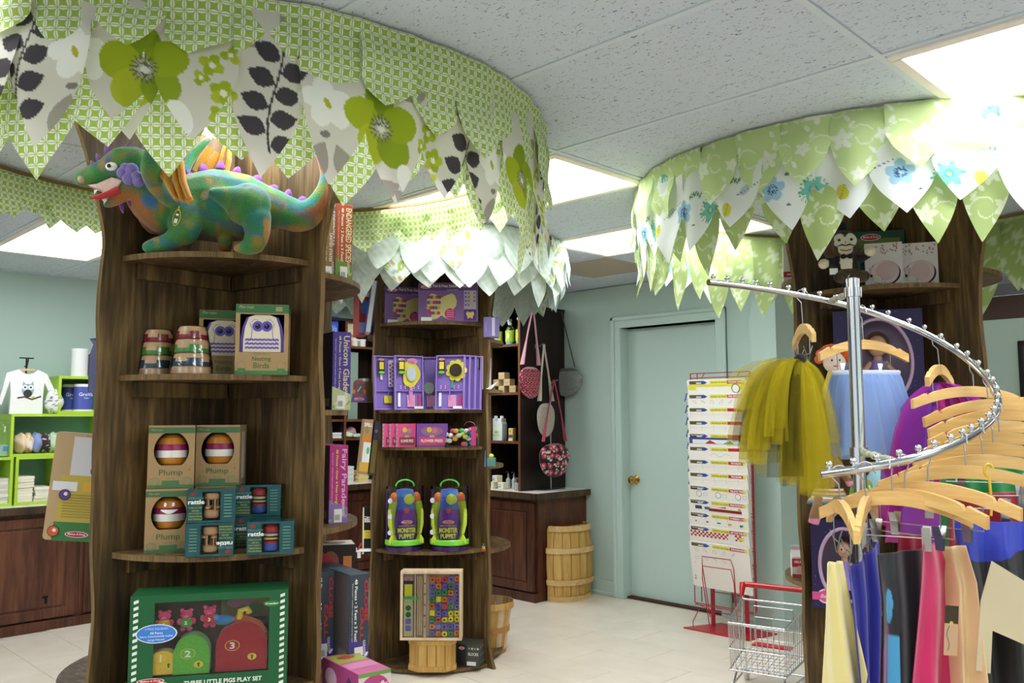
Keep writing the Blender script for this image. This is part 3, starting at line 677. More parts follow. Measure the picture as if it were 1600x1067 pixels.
canopy('lime geometric and grey floral fabric leaf canopy above the plush dragon', C1, R1, [
    dict(n=46, z0=top, zn=2.235, zt=2.15, jit=.03, off=.012, fn=fl_geo, h0=0),
    dict(n=42, z0=top-.03, zn=2.19, zt=1.965, jit=.05, dk=.7, off=.0, fn=fl_floral, h0=2.125, ss=-aF1*R1, shift=.3, wide=1.1, lean=.01),
    dict(n=46, z0=top-.03, zn=2.12, zt=1.93, jit=.05, dk=.3, off=-.018, fn=fl_geo, h0=0, shift=.5, lean=-.01, wide=1.3)], 1, toc(C1), .0036, 1.75, dz1, (1.62, 2.17))
canopy('pale mint fabric leaf canopy over the tree stand holding monster puppets', C2, R2, [
    dict(n=27, z0=top, zn=2.25, zt=2.11, jit=.03, off=.01, fn=[fl_mint, fl_mint, fl_mint, fl_paisley], h0=0),
    dict(n=27, z0=top-.03, zn=2.17, zt=2.035, jit=.04, off=-.008, fn=[fl_mint, fl_mint, fl_mint, fl_mint, fl_paisley], h0=0, shift=.5),
    dict(n=27, z0=top-.03, zn=2.14, zt=1.99, jit=.04, off=-.03, fn=fl_mint, h0=0, shift=.2, lean=-.02)], 2, toc(C2), .008, 1.7)
canopy('green leaf canopy with blue floral layer above the clothes rack', C3c, R3, [
    dict(n=40, z0=top, zn=2.265, zt=2.11, jit=.035, off=.012, fn=fl_green('#cfe2a0', '#eef4e2'), h0=0),
    dict(n=36, z0=top-.03, zn=2.20, zt=1.985, jit=.045, off=.0, fn=fl_blue, h0=2.13, shift=.5, wide=1.1, lean=.01),
    dict(n=40, z0=top-.03, zn=2.15, zt=1.915, jit=.06, off=-.02, fn=fl_green('#b7cb83', '#dfe9c6'), h0=0, shift=.3, lean=-.01)], 3, toc(C3c), .0045, 1.7)
# ------------------------------------------------------------------ base cabinets, counters, bookcases
CFX, CFY, CTZ = -6.10, 4.646, .79
CTOP = flat_mat('counter_laminate', '#e6e0d4', .35); CEDGE = wood_mat('counter_edge', '#2e2114', '#4a3823', '#665033', (9, 9, .8), .5)
def cabinet(label, loc, rz, w_, n=1, latch=False):
    """local: front face at y=0 looking -Y, x centred"""
    t = thing('base_cabinet', label, 'cabinet', loc, rz, 'cherry base cabinets'); h = CTZ-.045; dp = .44 if rz else .55
    MB().box(0, dp/2+.02, 0, w_-.002, dp, h).build('body', CABW, t)
    MB().box(0, .0, 0, w_-.002, .04, .06).build('plinth', CABW, t)
    for k in range(n):
        dw = (w_-.04)/n-.012; x = -w_/2+.02+(k+.5)*(w_-.04)/n; z0, z1 = .07, h-.03; m = MB(); fr = .062; H_ = z1-z0
        m.box(x, .008, z0, dw, .018, H_, b=.003)
        for sx in (-1, 1): m.box(x+sx*(dw/2-fr/2), -.004, z0, fr, .014, H_, b=.004)
        for zz in (z0, z1-fr): m.box(x, -.004, zz, dw-2*fr+.002, .014, fr, b=.004)
        m.box(x, -.003, z0+fr+.012, dw-2*fr-.024, .016, H_-2*fr-.024, b=.008)
        d = m.build('door', CABW, t)
    if latch:
        MB().box(0, -.012, 0, .03, .01, .012, '#15110f').box(.004, -.012, -.035, .012, .008, .036, '#15110f').build('latch', MATTE, d, ((0.1, -.006, .205)))
    return t
yb = PX(125.5, 880, CFX)[1]
for k in range(-2, 5):
    w_ = .62; yc = yb+(k+.5)*w_
    if yc+w_/2 > 4.60: continue
    cabinet({-2: 'cherry base cabinet at the open end of the left counter', -1: 'cherry base cabinet with a black latch under the lime cubbies', 0: 'cherry base cabinet half hidden by the dragon tree stand'}.get(k, 'cherry base cabinet under the left wall bookcase'), (CFX, yc, 0), math.pi/2, w_, 1, latch=(k == -1))
MB().box(WX+.005+(CFX-WX+.03)/2, (yb-1.3+5.2)/2, CTZ-.004, CFX-WX+.025, 5.2-yb+1.3, .004).build('counter_top', CTOP, label='cream counter top with dark edge along the left wall', cat='counter')
cto = bpy.data.objects['counter_top']
MB().box(CFX+.012+.012, (yb-1.3+4.6)/2, CTZ-.045, .024, 4.6-yb+1.3, .045).build('edge_strip', CEDGE, cto)
xs = [-6.05, -5.50, -4.95, -4.387]
for a, b_ in zip(xs[:-1], xs[1:]):
    cabinet('cherry base cabinet beside the half barrel' if b_ > -4.5 else 'cherry base cabinet along the door wall', ((a+b_)/2, CFY, 0), 0, b_-a)
ct2 = MB().box((-6.055-4.365)/2, (CFY-.03+WY)/2, CTZ-.004, 6.055-4.365, WY-CFY+.02, .004).build('counter_top', CTOP, label='cream counter top with dark edge under the hanging bags', cat='counter')
MB().box((-6.055-4.365)/2, CFY-.03, CTZ-.045, 6.055-4.365, .024, .045).box(-4.365+.012, (CFY-.03+WY)/2, CTZ-.045, .024, WY-CFY+.02, .045).build('edge_strip', CEDGE, ct2)
# bookcase on the door-wall counter
BR = PY(884, 600, WY)[0]; BF = PX(813, 600, BR)[1]; BH = 2.20; BL = PY(759, 600, BF)[0]
def bookcase(label, loc, rz, bays, dp, h, shelves, z0):
    """local front at y=0 looking -Y; bays = x boundaries"""
    t = thing('bookcase', label, 'bookcase', (loc[0], loc[1], z0), rz)
    for i, x in enumerate(bays):
        m = MB(); m.box(x, dp/2+.001, 0, .022, dp, h); m.mat_i = 1; m.box(x, -.001, 0, .022, .004, h)
        m.build('side_panel', [CASEW, CASEE], t)
    MB().box((bays[0]+bays[-1])/2, dp-.006, 0, bays[-1]-bays[0]-.022, .01, h).build('back_panel', CASEW, t)
    MB().box((bays[0]+bays[-1])/2, dp/2, h-.0, bays[-1]-bays[0]+.03, dp+.01, .022).build('top_board', CASEW, t)
    for i in range(len(bays)-1):
        for z in shelves:
            m = MB(); wd = bays[i+1]-bays[i]-.024; xc = (bays[i]+bays[i+1])/2; m.box(xc, dp/2, z-z0-.02, wd, dp-.02, .02); m.mat_i = 1; m.box(xc, .008, z-z0-.02, wd, .004, .02)
            m.build('shelf', [CASEW, CASEE], t)
    return t
ZB = [PY(790, y, BF)[2] for y in (538, 613, 689)]
dpB = WY-BF-.015
bw = BR-BL
bookcase('dark wooden bookcase with spray bottles and soap boxes, bags on its side', (BL, BF, 0), 0, [-.78, -.40, .011, bw-.011], dpB, BH-CTZ, ZB, CTZ)
# bookcase on the left-wall counter, seen between the two nearer trees
LF = -6.27; ys = PX(541, 540, LF)[1]; ZL = [PX(560, y, LF)[2] for y in (541, 655, 684)]
bookcase('brown bookcase on the left wall with blue carton and folded cloths', (LF, ys, 0), math.pi/2, [-.62, 0, .42], WX*-1-6.27-.02, 1.40, ZL, CTZ)
def Lp(x, y): return PX(x, y, LF-.03)
SAGE = '#8fa393'
q0, q1 = Lp(547, 640), Lp(563, 553)
carton('carton', 'sage green tall carton on the left wall bookcase', 'carton', (LF-.10, (q0[1]+q1[1])/2, ZL[1]), math.pi/2, q1[1]-q0[1], .08, ZL[0]-ZL[1]-.05, SAGE)
q0, q1 = Lp(508, 518), Lp(531, 494)
b_ = carton('carton', 'blue carton with white lettering on the left wall bookcase', 'carton', (LF-.08, (q0[1]+q1[1])/2, ZL[0]), math.pi/2, q1[1]-q0[1], .06, PX(520, 494, LF-.05)[2]-ZL[0], '#4a63d6')
hh = PX(520, 494, LF-.05)[2]-ZL[0]; ww = q1[1]-q0[1]
PR().text('GroVia', 0, .02, hh*.22, '#bfe6ea', width=ww*.8).text('hybrid', 0, -hh*.15, hh*.08, '#dfe9ff').rect(0, -hh*.42, ww, hh*.06, '#cfd8f4').on(b_, 'front', ww, .06, hh)
q0, q1 = Lp(545, 533), Lp(553, 494)
c_ = carton('carton', 'cream carton with orange base and child portrait on the left wall bookcase', 'carton', (LF-.09, (q0[1]+q1[1])/2+.02, ZL[0]), math.pi/2, .11, .05, .215, '#efe3c4')
PR().rect(0, -.085, .11, .045, '#f07b35').oval(0, -.03, .03, .035, '#efc2ae').oval(0, -.012, .024, .016, '#b58a66').rect(0, .06, .08, .03, '#f3d9a4').on(c_, 'front', .11, .05, .215)
for k, (a, b2, cc) in enumerate(((554, 558, '#f4e7cf'), (560, 565, '#f7f3ea'), (566, 571, '#f2efe8'))):
    q = Lp((a+b2)/2, 540)
    t = thing('pot', ('cream lidded pot', 'white lidded pot with green band', 'white lidded pot')[k]+' on the left wall bookcase', 'pot', (LF-.05-.03*(k % 2), q[1], ZL[0]))
    MB().lathe([(.0, 0), (.026, 0), (.028, .004), (.028, .05), (.025, .054), (0, .054)], 16, cc, cols=[cc, cc, ('#8fa58f' if k == 1 else cc), cc, cc]).build('body', GLOSS, t); MB().lathe([(0, .054), (.03, .054), (.03, .068), (0, .068)], 16, '#faf8f2').build('lid', GLOSS, t)
def cloth_stack(name, label, loc, rz, w_, d, n, th, cols, group=None, seed=0):
    t = thing(name, label, 'folded cloth', loc, rz, group); r = random.Random(seed)
    for i in range(n):
        m = MB(); ww = w_*r.uniform(.93, 1.03); dd = d*r.uniform(.93, 1.02); P = []
        for k in range(9):
            a = -math.pi/2+math.pi*k/8; P.append((ww/2-th*.5+th*.5*math.cos(a), th/2+th*.48*math.sin(a)))
        P += [(-ww/2, th*.97), (-ww/2+.002, th*.55), (-ww/2, th*.5), (-ww/2, .02*th)]
        m.prism(P, -dd/2, dd/2, cols[i % len(cols)], smooth=False); m.build('folded_layer', CLOTH, t, (r.uniform(-.004, .004), r.uniform(-.003, .003), i*th), r.uniform(-.03, .03))
    return t
q = Lp(556, 735); cloth_stack('cloth_stack', 'stack of yellow folded cloths on the left wall counter', (LF-.05, Lp(562, 735)[1], CTZ), math.pi/2, .11, .16, 6, .016, ['#ecd896', '#e6d08a'], seed=3)
cloth_stack('cloth_stack', 'stack of white folded cloths beside the yellow ones', (LF-.08, Lp(543, 735)[1], CTZ), math.pi/2, .10, .16, 7, .02, ['#e9e7e0', '#dcdad2'], seed=4)
cloth_stack('cloth_stack', 'small stack of white cloths on the low bookcase shelf', (LF-.10, Lp(527, 680)[1], ZL[2]), math.pi/2, .14, .14, 3, .016, ['#f2f0ea', '#d9d6d6', '#eceaf0'], seed=5)
def bundle(label, loc, r_, col, seed, name='rolled_cloth', cat='cloth', group=None, cols=None, rz=0, sub=(1, .8, .7), spots=None):
    rr = np.random.default_rng(seed); n, k = 28, 20
    P = []; C_ = []
    for i in range(n+1):
        p = -math.pi/2+math.pi*i/n
        for j in range(k):
            a = 2*math.pi*j/k; f_ = 1+.07*math.sin(3*a+seed)+.06*math.sin(5*p+2*a+seed*2)+.04*math.sin(9*a+4*p)
            P.append((r_*sub[0]*f_*math.cos(p)*math.cos(a), r_*sub[1]*f_*math.cos(p)*math.sin(a), max(0, r_*sub[2]*(1+f_*math.sin(p))))); C_.append(lin(col))
    P = np.array(P); C_ = np.array(C_)
    if spots:
        for _ in range(spots[1]):
            c0 = P[rr.integers(len(P))]; C_[np.linalg.norm(P-c0, axis=1) < r_*spots[2]] = lin(spots[0] if not isinstance(spots[0], list) else spots[0][_ % len(spots[0])])
    me = fast_mesh(name, P, gridfaces(n+1, k, True), C_); me.materials.append(CLOTH)
    return link(name, me, None, loc, (0, 0, rz), label, cat, group)
bundle('dusty pink cloth bundle on the low bookcase shelf', (LF-.10, Lp(553, 680)[1], ZL[2]), .075, '#b98a8c', 1, sub=(.9, .8, .62))
bundle('pale green cloth bundle on the low bookcase shelf', (LF-.05, Lp(548, 682)[1]-.02, ZL[2]), .05, '#c9d8b4', 2, sub=(1, 1.2, .5))
bundle('pale aqua cloth bundle on the low bookcase shelf', (LF-.04, Lp(556, 684)[1]+.02, ZL[2]), .045, '#b4d8c8', 6, sub=(1, 1.2, .4))
# goods on the door-wall bookcase
def BP(x, y): return PY(x, y, BF+.10)
for k, x in enumerate((778, 797, 813)):
    p = BP(x, 535); t = thing('spray_bottle', 'clear spray bottle with green label and white trigger', 'bottle', (p[0], BF+.10, ZB[0]), .3, 'spray bottles on the bookcase')
    MB().lathe([(0, 0), (.036, 0), (.039, .006), (.039, .115), (.03, .14), (.014, .155), (.014, .165)], 18, '#bcd9dc', sq=(1, .75)).build('body', GLASS, t)
    MB().lathe([(0, .004), (.035, .006), (.035, .05), (0, .05)], 18, '#9fd0d6', sq=(1, .72)).build('liquid', GLOSS, t)
    MB().lathe([(.0397, .028), (.0397, .118)], 18, '#b9d23c', sq=(1, .76)).box(0, -.031, .055, .018, .002, .035, '#f0f4d8').build('label', PRINT, t)
    MB().lathe([(.016, .163), (.016, .18), (.01, .185), (.01, .195)], 12, '#f2f2ee').box(0, -.012, .19, .022, .06, .022, '#f2f2ee', .004).box(0, -.03, .168, .01, .008, .025, '#f2f2ee', .002).build('trigger', GLOSS, t)
sw = .054; pz = ZB[1]
for r_, xs_ in ((0, (772, 789, 806)), (1, (780, 797)), (2, (789,))):
    for x in xs_:
        p = BP(x, 610); m_ = carton('soap_box', 'small kraft soap box in a stacked pyramid', 'box', (p[0], BF+.09, pz+r_*sw), random.uniform(-.08, .08), .07, .06, sw, '#d3b98a', 'kraft soap boxes on the bookcase')
        PR().text('La Rosa', 0, .004, .009, '#8a6a42', shear=.3).line([(-.02, -.006), (.02, -.006)], .001, '#8a6a42').line([(-.015, -.012), (.015, -.012)], .001, '#8a6a42').line([(-.03, -.022), (.03, -.022), (.03, .022), (-.03, .022), (-.03, -.022)], .0012, '#b79a68').on(m_, 'front', .07, .06, sw)
p = BP(781, 685); t = thing('detergent_jug', 'white twin-neck detergent jug with green label', 'jug', (p[0], BF+.09, ZB[2]), .1)
m = MB(); m.prism([(-.055, 0), (.055, 0), (.058, .01), (.058, .13), (.05, .15), (.05, .175), (.012, .175), (.008, .15), (-.008, .15), (-.012, .175), (-.05, .175), (-.05, .15), (-.058, .13), (-.058, .01)], -.03, .03, '#e3e7e6'); m.build('body', GLOSS, t)
MB().lathe([(.015, .175), (.015, .195), (0, .195)], 14, '#f6f6f4', (-.031, 0, 0)).lathe([(.015, .175), (.015, .195), (0, .195)], 14, '#f6f6f4', (.031, 0, 0)).build('caps', GLOSS, t)
PR().rect(0, 0, .075, .09, '#d5e3c4').rect(0, .022, .075, .03, '#e6ecd8').oval(0, -.01, .02, .012, '#a9c37c').rect(0, -.036, .07, .008, '#b9cf8e').on(t, 'front', .116, .06, .15, 'label')
p = BP(806, 685); c_ = carton('carton', 'small yellow and purple carton beside the detergent jug', 'carton', (p[0], BF+.06, ZB[2]), .05, .045, .04, .098, '#e2c86a')
PR().rect(0, -.012, .045, .022, '#6c4a7e').rect(0, -.04, .045, .018, '#f0e3b0').text('R', 0, .026, .018, '#6a5420').on(c_, 'front', .045, .04, .098)
zc = CTZ
for r_, xs_ in ((0, (771, 786)), (1, (777,))):
    for x in xs_:
        p = PY(x, 758, BF+.05); m_ = carton('soap_bar', 'cream cube soap with a blue label', 'soap', (p[0], BF+.05, CTZ+r_*.052), random.uniform(-.1, .1), .06, .06, .052, '#ece6c4', 'cream cube soaps on the counter', .004)
        PR().rect(-.008, 0, .028, .026, '#8fa9c4').rect(-.008, .004, .02, .008, '#e8eef2').on(m_, 'front', .06, .06, .052)
for k, x in enumerate((793, 802)):
    p = PY(x, 755, BF+.12); t = thing('pump_bottle', ('silver pump bottle behind the cream soaps', 'clear pump bottle behind the cream soaps')[k], 'bottle', (p[0], BF+.13, CTZ))
    MB().lathe([(0, 0), (.018, 0), (.02, .005), (.02, .07), (.008, .085), (.008, .1)], 14, '#c9ccc8').build('body', GLOSS, t); MB().lathe([(.010, .098), (.010, .112), (.004, .114), (.004, .13), (0, .13)], 12, '#b9bcbc').box(0, -.012, .126, .008, .03, .007, '#b9bcbc').build('pump', WIRE, t)
p = PY(809, 757, BF+.07); t = thing('glass_jar', 'lidded glass jar of white salts on the counter', 'jar', (p[0], BF+.07, CTZ))
MB().lathe([(0, 0), (.026, 0), (.029, .006), (.029, .06), (.02, .075), (.02, .085)], 18, '#ffffff').build('glass', GLASS, t); MB().lathe([(0, .003), (.026, .004), (.026, .055), (0, .055)], 18, '#f4f2ec').build('salts', MATTE, t); MB().lathe([(.023, .082), (.023, .095), (0, .095)], 18, '#d8dad6').build('lid', WIRE, t)
# ------------------------------------------------------------------ lime cubbies and baby goods on the left counter
LX = -6.22; LIME = attr_mat('lime_lacquer', .4)
def cubby(label, x0, y0, x1, y1, dp=.30, zb=None, zt=None):
    a = PX(x0, y1, LX); b2 = PX(x1, y0, LX); zb = a[2] if zb is None else zb; zt = PX(x0, y0, LX)[2] if zt is None else zt; w_ = b2[1]-a[1]; h = zt-zb; th = .018
    t = thing('cubby_box', label, 'shelf box', (LX, (a[1]+b2[1])/2, zb), math.pi/2)
    g = '#b2d63f'
    MB().box(0, dp/2, 0, w_, dp, th, g, .001).build('bottom_board', LIME, t); MB().box(0, dp/2, h-th, w_, dp, th, g, .001).build('top_board', LIME, t)
    for s_ in (-1, 1): MB().box(s_*(w_-th)/2, dp/2, th, th, dp, h-2*th, g, .001).build('side_board', LIME, t)
    MB().box(0, dp-.004, th, w_-2*th, .006, h-2*th, '#7fae9c').build('back_board', LIME, t)
    return t, zb+th, zt, a[1], b2[1]
zB1 = PX(20, 714, LX)[2]; zC = PX(20, 646.5, LX)[2]; zD = PX(95, 587, LX)[2]
cubby('lime cubby box with white cloth stacks at the counter end', -75, 714, 21.8, 778, zb=CTZ, zt=zB1)
_, zA, _, _, _ = cubby('lime cubby box with two stacks of folded cream cloths', 22.4, 714, 97, 778, zb=CTZ, zt=zB1)
_, zCi, _, _, _ = cubby('long lime cubby box holding patterned cloth diapers', 15, 646, 168, 714, zb=zB1, zt=zC)
_, zDi, _, _, _ = cubby('upper lime cubby box holding blue canisters', 90, 587, 168, 646, zb=zC, zt=zD)
def LY(x): return PX(x, 700, LX-.06)[1]
cloth_stack('cloth_stack', 'taller stack of cream cloths in the lime cubby', (LX-.12, LY(39), zA), math.pi/2, LY(54)-LY(25), .2, 9, .0185, ['#efe9d4', '#e9e2cb'], seed=8)
cloth_stack('cloth_stack', 'shorter stack of cream cloths in the lime cubby', (LX-.11, LY(68), zA), math.pi/2, LY(82)-LY(54), .2, 5, .0185, ['#efe9d4', '#e9e2cb'], seed=9)
cloth_stack('cloth_stack', 'stack of white cloths in the lime cubby at the counter end', (LX-.12, LY(4), zA), math.pi/2, .10, .2, 8, .02, ['#ece8da', '#d8d2c6'], seed=10)
dcol = [('#e6c9a8', None), ('#ece3d0', (['#d96a3c', '#e8b23c', '#c8452f'], 60, .16)), ('#8e9fd2', None), ('#3a2a2c', (['#f0e8e4'], 60, .075)), ('#c3dcb8', None), ('#bcd8b2', None)]
dlab = ['peach', 'orange flowered', 'periwinkle blue', 'dark polka dot', 'mint green', 'pale mint']
for k, x in enumerate((33, 44, 57, 70, 83, 93)):
    bundle(dlab[k]+' folded cloth diaper in the long lime cubby', (LX-.08, LY(x), zCi), .062, dcol[k][0], 20+k, 'cloth_diaper', 'diaper', sub=(1.2, .62, 1.05), spots=dcol[k][1])
def canister(label, x, z, r_, h, col, lidc='#f4f4f2', txt=False, xo=.08):
    t = thing('canister', label, 'canister', (LX-xo, PX(x, 600, LX-xo)[1], z), math.pi/2)
    MB().lathe([(0, 0), (r_, 0), (r_, .012), (r_*.985, .013), (r_*.985, h-.02), (r_, h-.019), (r_, h), (0, h)], 28, col, cols=[lidc, lidc, col, col, col, lidc, lidc]).build('tub', GLOSS, t)
    if txt:
        m = MB()
        for s_, z0, hh, cc in (('GroVia', h*.62, h*.13, '#f0f4ff'), ('diaper', h*.48, h*.07, '#cfd8f4')):
            A, Fc, sz = text_geo(s_, .01); sc = hh/sz[1]; V = [((r_+.0008)*math.sin(a*sc/r_), -(r_+.0008)*math.cos(a*sc/r_), z0+b3*sc) for a, b3 in A]; m.add(V, Fc, cc)
        m.build('lettering', PRINT, t)
    return t
hD = zD-.018-zDi
canister('blue canister half hidden in the upper lime cubby', 111, zDi, .06, hD*.85, '#4a58a8', txt=True, xo=.20)
canister('blue canister with white lettering in the upper lime cubby', 131, zDi, .065, hD*.85, '#5560b4', txt=True, xo=.075)
canister('green canister in the upper lime cubby', 150, zDi, .06, hD*.8, '#7fa58c', xo=.17)
canister('tall plain white canister on top of the lime cubby', 123, zD, .054, PX(123, 545, LX-.08)[2]-zD, '#f1f1ee')
canister('blue canister on top of the lime cubby', 148, zD, .05, PX(148, 549, LX-.08)[2]-zD, '#4a56a6', xo=.12)
# white onesie on a small stand
pO = PX(41, 645, LX-.06); sc = 1/ (1336/5.75)
t = thing('onesie', 'white long-sleeved baby onesie with an owl on a branch', 'baby clothes', (LX-.06, pO[1], zC), math.pi/2)
out = [(-31, -22), (-25, -1), (-22, 0), (-13, 66), (-9, 68), (-4, 63), (4, 63), (9, 68), (13, 66), (23, 60)]
body = [(-24, 0), (-23, 30), (-25, 50), (-35, 13), (-39, 17), (-30, 62), (-13, 68), (-8, 63), (0, 60.5), (8, 63), (13, 68), (26, 62), (40, 33), (39, 13), (29, 12), (31, 32), (23, 48), (21.5, 25), (22, 0)]
MB().prism([(a*sc, b2*sc) for a, b2 in body], -.012, .012, '#f2f1ee').build('garment', CLOTH, t)
o_ = PR(); k_ = sc
o_.line([(-14*k_, 24*k_), (-4*k_, 26*k_), (6*k_, 22*k_), (19*k_, 27*k_)], .010, '#4a3a30').oval(0, 36*k_, 8.5*k_, 10*k_, '#8fb4c4').oval(0, 31*k_, 6*k_, 6*k_, '#3c3836').poly([(-8*k_, 40*k_), (-7*k_, 50*k_), (-3*k_, 45*k_)], '#8fb4c4').poly([(8*k_, 40*k_), (7*k_, 50*k_), (3*k_, 45*k_)], '#8fb4c4')
for s_ in (-1, 1): o_.oval(s_*4*k_, 40.5*k_, 3.8*k_, 3.8*k_, '#f4f4f0').oval(s_*4*k_, 40.5*k_, 1.5*k_, 1.5*k_, '#1c1c1c')
o_.oval(7*k_, 25*k_, 3*k_, 1.6*k_, '#c9c84a', rot=.5); o_.b.build('owl_print', PRINT, t, (0, -.012, 0))
t2 = thing('display_stand', 'small dark metal hook stand holding up the onesie', 'stand', (LX-.085, pO[1], zC), math.pi/2)
hs = PX(41, 560, LX-.08)[2]-zC
MB().tube([(0, .02, 0), (0, .02, hs)], .006, 8, '#2a2826').box(0, .02, 0, .12, .06, .006, '#2a2826').build('rod', MATTE, t2); MB().box(0, .02, hs, .085, .012, .008, '#2a2826').tube([(-.012, .02, hs-.05), (.0, .01, hs-.06), (.012, .02, hs)], .004, 6, '#2a2826').build('cross_bar', MATTE, t2)
MB().box(0, -.006, 66*sc, .09, .012, .016, '#d9b98a', .003).build('wood_neck', PRINT, t2)
bundle('black and white patterned cloth bundle beside the onesie', (LX-.05, PX(84, 640, LX-.05)[1], zC), .075, '#e9ebe6', 31, sub=(.7, .75, 1.05), spots=(['#3c4440', '#5a605c'], 70, .07))
# glass jar
p = PX(4, 710, LX-.10); t = thing('glass_jar', 'clear glass jar half full of pale green crystals on the lime cubby', 'jar', (LX-.10, p[1], zB1)); 
MB().lathe([(0, 0), (.055, 0), (.062, .01), (.062, .16), (.05, .19), (.045, .2), (.05, .21)], 24).build('glass', GLASS, t); MB().lathe([(0, .004), (.054, .006), (.058, .06), (.05, .075), (0, .08)], 24, '#c9e3cf').build('crystals', MATTE, t); MB().lathe([(.052, .205), (.056, .21), (.056, .235), (0, .24)], 24, '#e4eae8').build('lid', GLASS, t)
PR().rect(0, 0, .03, .03, '#5a8fd0').b.build('tag', PRINT, t, (.0625, 0, .055), math.pi/2)
# ------------------------------------------------------------------ helpers for goods
def ydir(rz): return np.array([-math.sin(rz), math.cos(rz), 0])
def setfront(px_, py_, dep, z, d, rz):
    """centre of a box of depth d whose front bottom centre lies on the pixel column at that depth"""
    p = PD(px_, py_, dep); p = p+ydir(rz)*d/2; return (p[0], p[1], z)
def remesh(mb, vox, it=4):
    me = bpy.data.meshes.new('tmp'); me.from_pydata(mb.v, [], mb.f); o = bpy.data.objects.new('tmp', me); COL.objects.link(o)
    r = o.modifiers.new('r', 'REMESH'); r.mode = 'VOXEL'; r.voxel_size = vox; s = o.modifiers.new('s', 'SMOOTH'); s.iterations = it; s.factor = .5
    ev = o.evaluated_get(bpy.context.evaluated_depsgraph_get()); out = bpy.data.meshes.new_from_object(ev)
    bpy.data.objects.remove(o); bpy.data.meshes.remove(me); out.polygons.foreach_set('use_smooth', [True]*len(out.polygons)); return out
def colour_mesh(me, fn, mat):
    n = len(me.vertices); V = np.empty(n*3, np.float32); me.vertices.foreach_get('co', V); V = V.reshape(-1, 3)
    N_ = np.empty(n*3, np.float32); me.vertices.foreach_get('normal', N_); N_ = N_.reshape(-1, 3)
    a = me.color_attributes.new('Col', 'FLOAT_COLOR', 'POINT'); c = np.ones((n, 4), np.float32); c[:, :3] = fn(V, N_); a.data.foreach_set('color', c.ravel()); me.materials.append(mat); return me
# ------------------------------------------------------------------ plush dragon
k = 2.68/F; DZ = Z1['a']
dp = PD(320, 393, 2.68)
def D(x, y, q=0.0):
    P = PD(x, y, 2.68+q)-np.array([dp[0], dp[1], DZ]); return (float(P@r0), float(P@f0), float(P[2]))
drg = thing('plush_dragon', 'tie-dyed green and orange plush dragon with purple spikes on the top shelf', 'plush toy', (dp[0], dp[1], DZ), YAW)
m = MB()
def T_(pts, q=None, flat=1.0):
    P = [D(p[0], p[1], p[3] if len(p) > 3 else 0.05) for p in pts]; R = [p[2]*k for p in pts]
    Q = [Vector(p) for p in P]; PP, RR = [], []
    for i in range(len(Q)-1):      # Catmull-Rom refinement
        p0, p1, p2, p3 = Q[max(i-1, 0)], Q[i], Q[i+1], Q[min(i+2, len(Q)-1)]
        for j in range(4):
            t = j/4; PP.append(.5*((2*p1)+(p2-p0)*t+(2*p0-5*p1+4*p2-p3)*t*t+(3*p1-p0-3*p2+p3)*t**3)); RR.append(R[i]*(1-t)+R[i+1]*t)
    PP.append(Q[-1]); RR.append(R[-1]); d0 = (PP[0]-PP[1]).normalized(); d1 = (PP[-1]-PP[-2]).normalized()
    PP = [PP[0]+d0*RR[0]*.8, PP[0]+d0*RR[0]*.5]+PP+[PP[-1]+d1*RR[-1]*.5, PP[-1]+d1*RR[-1]*.8]; RR = [RR[0]*.45, RR[0]*.85]+RR+[RR[-1]*.85, RR[-1]*.45]
    m.tube(PP, RR, 14)
T_([(248, 332, 38), (290, 326, 52), (340, 322, 60), (388, 325, 54), (420, 326, 36), (445, 331, 28), (468, 338, 26), (493, 328, 23), (509, 300, 17), (512, 275, 13), (505, 255, 9), (496, 240, 5)])
T_([(262, 330, 40, .0), (238, 312, 37, -.05), (222, 288, 31, -.10), (208, 264, 27, -.14)])
T_([(212, 256, 26, -.14), (190, 256, 25, -.14), (168, 266, 19, -.14), (146, 275, 17, -.14), (130, 279, 14, -.14)])
T_([(207, 285, 17, -.14), (190, 303, 13, -.14), (176, 314, 9, -.14), (166, 319, 6, -.14)])
m.ell(D(190, 240, -.17), (16*k, 9*k, 9*k)); m.ell(D(172, 252, -.175), (9*k, 7*k, 8*k))
m.ell(D(290, 342, -.05), (27*k, 20*k, 42*k)); T_([(292, 355, 22, -.05), (268, 376, 15, -.055), (240, 384, 12, -.06)]); m.ell(D(236, 386, -.06), (14*k, 12*k, 11*k))
m.ell(D(388, 320, -.06), (36*k, 22*k, 35*k)); T_([(392, 318, 30, -.06), (362, 310, 20, -.065), (342, 304, 12, -.07), (333, 302, 8, -.07)]); T_([(400, 340, 24, -.06), (402, 366, 19, -.06), (396, 381, 17, -.065)]); m.ell(D(388, 388, -.065), (24*k, 14*k, 10*k))
T_([(352, 362, 14, .03), (352, 386, 11, .0)])
T_([(268, 308, 16, -.09), (246, 290, 15, -.17), (236, 264, 15, -.225), (243, 238, 14, -.225), (262, 220, 12, -.21), (284, 206, 9, -.20)])
T_([(285, 275, 9, .10), (300, 245, 8, .13), (326, 217, 6, .14)])
body = remesh(m, .0058, 5)
